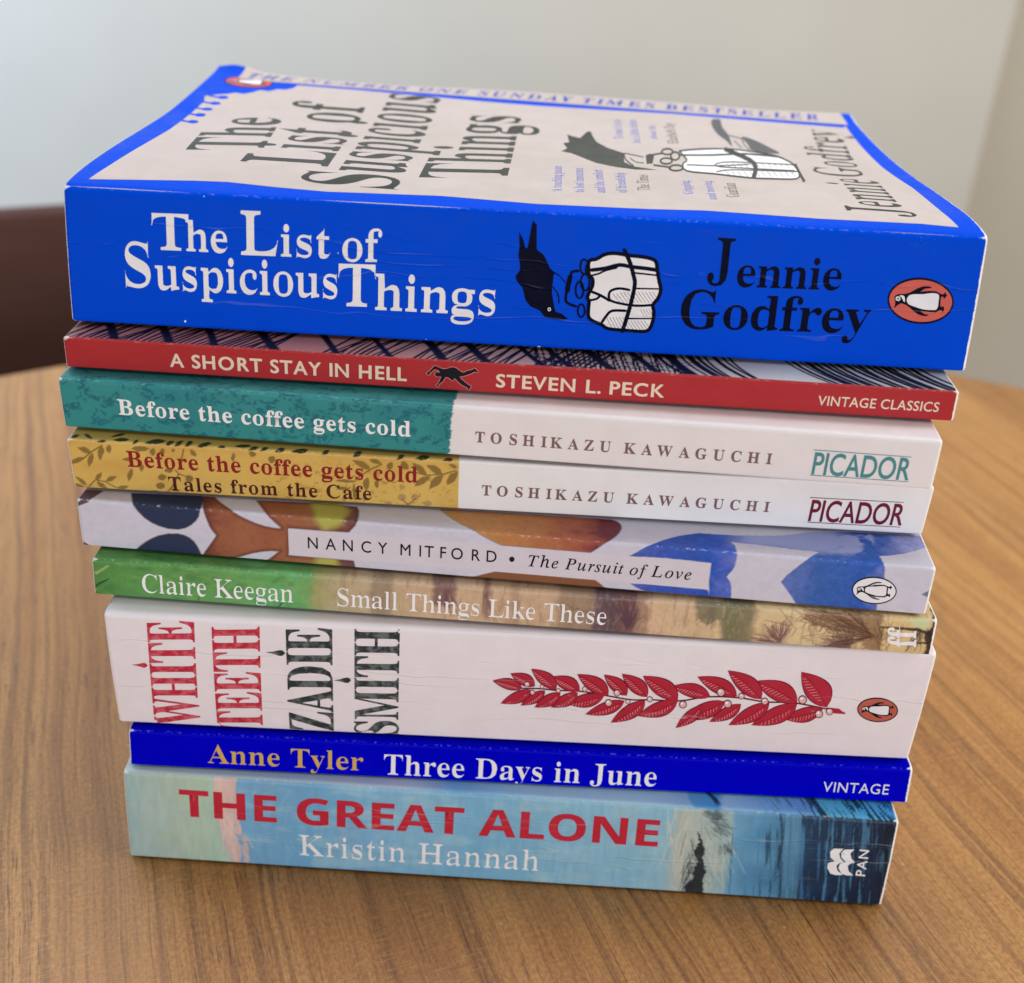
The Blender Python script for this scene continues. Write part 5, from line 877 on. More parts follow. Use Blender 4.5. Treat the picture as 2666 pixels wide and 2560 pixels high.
('P','leaf_branch_print','b7berry',6.4,0,[(115.31,19.06),(115.28,18.75),(115.15,18.5),(114.95,18.36),(114.71,18.34),(114.49,18.46),(114.32,18.69),(114.25,18.99),(114.28,19.29),(114.4,19.54),(114.61,19.69),(114.84,19.7),(115.07,19.58),(115.23,19.35)]),
('P','leaf_branch_print','white',6.8,0,[(114.86,19.25),(114.81,19.06),(114.64,18.97),(114.47,19.04),(114.39,19.22),(114.44,19.41),(114.6,19.5),(114.78,19.43)]),
('P','leaf_branch_print','b7leafd',6,0,[(123.47,18.4),(123.43,17.92),(123.23,17.52),(122.91,17.28),(122.53,17.26),(122.17,17.45),(121.9,17.82),(121.77,18.3),(121.81,18.78),(122.01,19.18),(122.34,19.42),(122.72,19.44),(123.08,19.25),(123.35,18.88)]),
('P','leaf_branch_print','b7berry',6.4,0,[(123.29,18.39),(123.25,18.01),(123.1,17.7),(122.85,17.52),(122.55,17.5),(122.27,17.65),(122.06,17.94),(121.96,18.31),(121.99,18.69),(122.15,19.0),(122.4,19.18),(122.7,19.2),(122.98,19.05),(123.19,18.76)]),
('P','leaf_branch_print','white',6.8,0,[(122.73,18.63),(122.66,18.39),(122.46,18.28),(122.24,18.37),(122.13,18.6),(122.2,18.84),(122.4,18.95),(122.62,18.86)]),
('P','leaf_branch_print','b7leafd',6,0,[(121.78,15.12),(121.74,14.59),(121.52,14.16),(121.17,13.91),(120.77,13.88),(120.38,14.09),(120.09,14.49),(119.96,15.0),(120.0,15.53),(120.22,15.96),(120.57,16.21),(120.97,16.24),(121.36,16.03),(121.65,15.63)]),
('P','leaf_branch_print','b7berry',6.4,0,[(121.58,15.11),(121.55,14.7),(121.38,14.36),(121.11,14.16),(120.79,14.14),(120.49,14.3),(120.26,14.62),(120.16,15.02),(120.19,15.43),(120.36,15.76),(120.63,15.96),(120.95,15.98),(121.25,15.82),(121.48,15.51)]),
('P','leaf_branch_print','white',6.8,0,[(120.98,15.37),(120.91,15.11),(120.69,14.99),(120.46,15.08),(120.34,15.33),(120.41,15.59),(120.63,15.71),(120.86,15.62)]),
('P','leaf_branch_print','b7leafd',6,0,[(126.18,15.78),(126.15,15.42),(126.0,15.13),(125.76,14.95),(125.48,14.94),(125.22,15.08),(125.02,15.35),(124.92,15.71),(124.95,16.06),(125.1,16.36),(125.33,16.53),(125.61,16.55),(125.88,16.41),(126.08,16.14)]),
('P','leaf_branch_print','b7berry',6.4,0,[(126.04,15.78),(126.02,15.49),(125.9,15.26),(125.72,15.13),(125.5,15.11),(125.29,15.23),(125.13,15.44),(125.06,15.71),(125.08,15.99),(125.2,16.22),(125.38,16.36),(125.6,16.37),(125.81,16.26),(125.96,16.05)]),
('P','leaf_branch_print','white',6.8,0,[(125.62,15.96),(125.58,15.78),(125.43,15.7),(125.26,15.76),(125.18,15.93),(125.23,16.11),(125.38,16.19),(125.54,16.12)]),
('P','leaf_branch_print','b7leafd',6,0,[(131.51,16.9),(131.48,16.47),(131.31,16.12),(131.03,15.92),(130.7,15.9),(130.39,16.07),(130.15,16.39),(130.03,16.8),(130.06,17.23),(130.24,17.58),(130.51,17.78),(130.84,17.8),(131.16,17.63),(131.4,17.31)]),
('P','leaf_branch_print','b7berry',6.4,0,[(131.35,16.89),(131.33,16.56),(131.19,16.28),(130.98,16.12),(130.72,16.11),(130.47,16.24),(130.29,16.49),(130.2,16.82),(130.22,17.14),(130.35,17.42),(130.57,17.58),(130.83,17.59),(131.07,17.46),(131.26,17.21)]),
('P','leaf_branch_print','white',6.8,0,[(130.86,17.1),(130.8,16.89),(130.63,16.79),(130.44,16.87),(130.34,17.07),(130.4,17.28),(130.57,17.37),(130.76,17.3)]),
('P','leaf_branch_print','b7leafd',6,0,[(139.94,15.8),(139.91,15.24),(139.69,14.78),(139.33,14.51),(138.9,14.48),(138.48,14.7),(138.16,15.13),(138.0,15.67),(138.04,16.23),(138.26,16.69),(138.62,16.95),(139.05,16.98),(139.46,16.76),(139.78,16.34)]),
('P','leaf_branch_print','b7berry',6.4,0,[(139.73,15.78),(139.7,15.35),(139.53,14.99),(139.25,14.78),(138.92,14.76),(138.59,14.93),(138.34,15.26),(138.22,15.69),(138.24,16.12),(138.41,16.48),(138.69,16.69),(139.03,16.71),(139.35,16.54),(139.6,16.21)]),
('P','leaf_branch_print','white',6.8,0,[(139.08,16.06),(139.01,15.79),(138.79,15.66),(138.53,15.76),(138.4,16.02),(138.47,16.29),(138.7,16.42),(138.95,16.32)]),
('P','leaf_branch_print','b7leafd',6,0,[(148.76,20.23),(148.73,19.62),(148.5,19.11),(148.1,18.82),(147.62,18.79),(147.15,19.03),(146.79,19.5),(146.61,20.1),(146.63,20.71),(146.87,21.21),(147.26,21.51),(147.74,21.54),(148.21,21.29),(148.57,20.83)]),
('P','leaf_branch_print','b7berry',6.4,0,[(148.52,20.22),(148.5,19.74),(148.32,19.35),(148.01,19.11),(147.63,19.09),(147.27,19.28),(146.99,19.65),(146.84,20.11),(146.86,20.59),(147.05,20.98),(147.36,21.21),(147.73,21.23),(148.09,21.05),(148.37,20.68)]),
('P','leaf_branch_print','white',6.8,0,[(147.8,20.52),(147.73,20.22),(147.48,20.08),(147.19,20.19),(147.04,20.48),(147.12,20.78),(147.37,20.92),(147.65,20.81)]),
('P','leaf_branch_print','b7leafd',6,0,[(150.82,16.67),(150.8,16.08),(150.57,15.6),(150.2,15.31),(149.74,15.29),(149.29,15.52),(148.95,15.97),(148.77,16.54),(148.79,17.13),(149.02,17.61),(149.39,17.89),(149.85,17.92),(150.29,17.69),(150.64,17.24)]),
('P','leaf_branch_print','b7berry',6.4,0,[(150.59,16.66),(150.57,16.2),(150.4,15.82),(150.11,15.6),(149.75,15.58),(149.4,15.76),(149.13,16.11),(149.0,16.56),(149.01,17.01),(149.19,17.39),(149.48,17.61),(149.84,17.63),(150.18,17.45),(150.45,17.1)]),
('P','leaf_branch_print','white',6.8,0,[(149.9,16.95),(149.84,16.66),(149.6,16.53),(149.33,16.63),(149.19,16.91),(149.25,17.2),(149.49,17.33),(149.76,17.23)]),
('P','leaf_branch_print','b7leafd',6,0,[(153.61,19.31),(153.59,18.86),(153.42,18.48),(153.13,18.26),(152.78,18.24),(152.43,18.42),(152.16,18.77),(152.02,19.21),(152.04,19.66),(152.21,20.03),(152.5,20.25),(152.85,20.27),(153.2,20.09),(153.47,19.75)]),
('P','leaf_branch_print','b7berry',6.4,0,[(153.44,19.3),(153.42,18.95),(153.29,18.65),(153.06,18.48),(152.79,18.47),(152.52,18.61),(152.31,18.88),(152.2,19.22),(152.21,19.57),(152.34,19.86),(152.57,20.03),(152.85,20.05),(153.11,19.91),(153.33,19.64)]),
('P','leaf_branch_print','white',6.8,0,[(152.9,19.52),(152.85,19.3),(152.67,19.2),(152.46,19.28),(152.34,19.49),(152.4,19.71),(152.58,19.82),(152.79,19.74)]),
('P','leaf_branch_print','b7leafd',6,0,[(159.58,18.06),(159.56,17.54),(159.37,17.11),(159.04,16.86),(158.64,16.84),(158.24,17.04),(157.93,17.44),(157.76,17.95),(157.77,18.47),(157.97,18.89),(158.29,19.14),(158.7,19.17),(159.1,18.96),(159.41,18.57)]),
('P','leaf_branch_print','b7berry',6.4,0,[(159.38,18.05),(159.37,17.64),(159.22,17.31),(158.96,17.11),(158.64,17.09),(158.33,17.26),(158.09,17.56),(157.96,17.96),(157.97,18.37),(158.12,18.7),(158.38,18.89),(158.69,18.91),(159.0,18.75),(159.25,18.45)]),
('P','leaf_branch_print','white',6.8,0,[(158.76,18.31),(158.7,18.05),(158.5,17.94),(158.25,18.03),(158.12,18.27),(158.18,18.53),(158.39,18.64),(158.63,18.55)]),
('P','leaf_branch_print','b7leafd',6,0,[(168.79,19.09),(168.79,18.48),(168.57,17.97),(168.18,17.67),(167.7,17.64),(167.22,17.88),(166.85,18.35),(166.64,18.96),(166.65,19.57),(166.87,20.07),(167.25,20.37),(167.73,20.4),(168.21,20.16),(168.59,19.69)]),
('P','leaf_branch_print','b7berry',6.4,0,[(168.56,19.08),(168.55,18.6),(168.38,18.2),(168.08,17.97),(167.7,17.94),(167.33,18.14),(167.04,18.5),(166.88,18.97),(166.88,19.45),(167.05,19.84),(167.36,20.07),(167.73,20.1),(168.1,19.91),(168.39,19.54)]),
('P','leaf_branch_print','white',6.8,0,[(167.82,19.38),(167.76,19.08),(167.51,18.94),(167.23,19.05),(167.07,19.34),(167.13,19.64),(167.38,19.78),(167.66,19.67)]),
('P','leaf_branch_print','b7leafd',6,0,[(173.44,14.88),(173.44,14.29),(173.24,13.8),(172.87,13.51),(172.41,13.48),(171.95,13.72),(171.59,14.17),(171.39,14.75),(171.39,15.34),(171.6,15.83),(171.96,16.11),(172.42,16.14),(172.87,15.91),(173.24,15.46)]),
('P','leaf_branch_print','b7berry',6.4,0,[(173.21,14.86),(173.21,14.4),(173.05,14.02),(172.77,13.8),(172.41,13.78),(172.05,13.96),(171.77,14.31),(171.61,14.76),(171.62,15.22),(171.78,15.6),(172.06,15.83),(172.42,15.85),(172.77,15.67),(173.06,15.31)]),
('P','leaf_branch_print','white',6.8,0,[(172.51,15.16),(172.45,14.87),(172.22,14.73),(171.95,14.84),(171.79,15.12),(171.85,15.41),(172.08,15.54),(172.36,15.44)]),
('P','leaf_branch_print','b7leafd',6,0,[(175.78,15.75),(175.78,15.22),(175.6,14.79),(175.27,14.54),(174.87,14.51),(174.46,14.72),(174.14,15.12),(173.96,15.63),(173.96,16.16),(174.14,16.59),(174.46,16.84),(174.87,16.86),(175.27,16.66),(175.6,16.26)]),
('P','leaf_branch_print','b7berry',6.4,0,[(175.58,15.73),(175.58,15.33),(175.44,14.99),(175.18,14.79),(174.87,14.77),(174.55,14.93),(174.3,15.25),(174.16,15.65),(174.16,16.05),(174.3,16.39),(174.55,16.59),(174.87,16.61),(175.18,16.44),(175.44,16.13)]),
('P','leaf_branch_print','white',6.8,0,[(174.95,16.0),(174.9,15.74),(174.7,15.62),(174.45,15.71),(174.31,15.96),(174.36,16.22),(174.57,16.33),(174.81,16.24)]),
('L','publisher_logo',1,(186.44,16.88),(4.98,0.08),(-0.76,3.89))],8: [('T','author_lettering','b8gold',1,'Anne Tyler','B',(19.56,2.45),(39.29,-0.02),(0.0,5.77),0.014,-0.002,1.0,'H'),
('T','title_lettering','white',1,'Three Days in June','B',(63.85,1.54),(68.92,0.4),(0.0,6.31),0.014,-0.002,1.0,'H'),
('T','imprint_lettering','white',1,'VINTAGE','S',(174.76,2.84),(16.65,0.07),(0.0,3.14),0.004,0.0,1.05,'H')],9: [('T','title_lettering','b9red',1,'THE GREAT ALONE','F',(14.03,15.51),(121.98,-0.01),(0.0,8.29),-0.008,-0.004,1.0,'H'),
('T','author_lettering','white',1,'Kristin Hannah','B',(44.19,5.2),(62.34,-0.24),(0.0,6.8),0.031,-0.006,1.0,'H'),
('P','publisher_logo','white',1,0,[(182.86,18.88),(180.5,18.76),(179.71,17.66),(180.02,15.95),(181.26,14.71),(179.72,13.99),(179.71,12.44),(180.82,10.58),(182.08,10.22),(184.01,10.39),(182.46,11.7),(181.93,13.21),(182.52,14.23),(183.68,14.52),(182.59,15.78),(182.06,17.28)]),
('P','publisher_logo','white',1,0,[(185.68,18.92),(183.2,18.64),(182.48,17.5),(182.85,16.0),(184.1,14.68),(182.7,14.05),(182.58,12.49),(183.64,10.82),(185.07,10.32),(186.7,10.46),(185.3,11.75),(184.74,13.45),(185.36,14.28),(186.48,14.76),(185.42,15.83),(184.86,17.51)]),
('T','publisher_logo','white',1,'PAN','S',(189.61,10.47),(-0.21,8.38),(-2.36,0.11),-0.012,-0.012,1.15,'H')]}
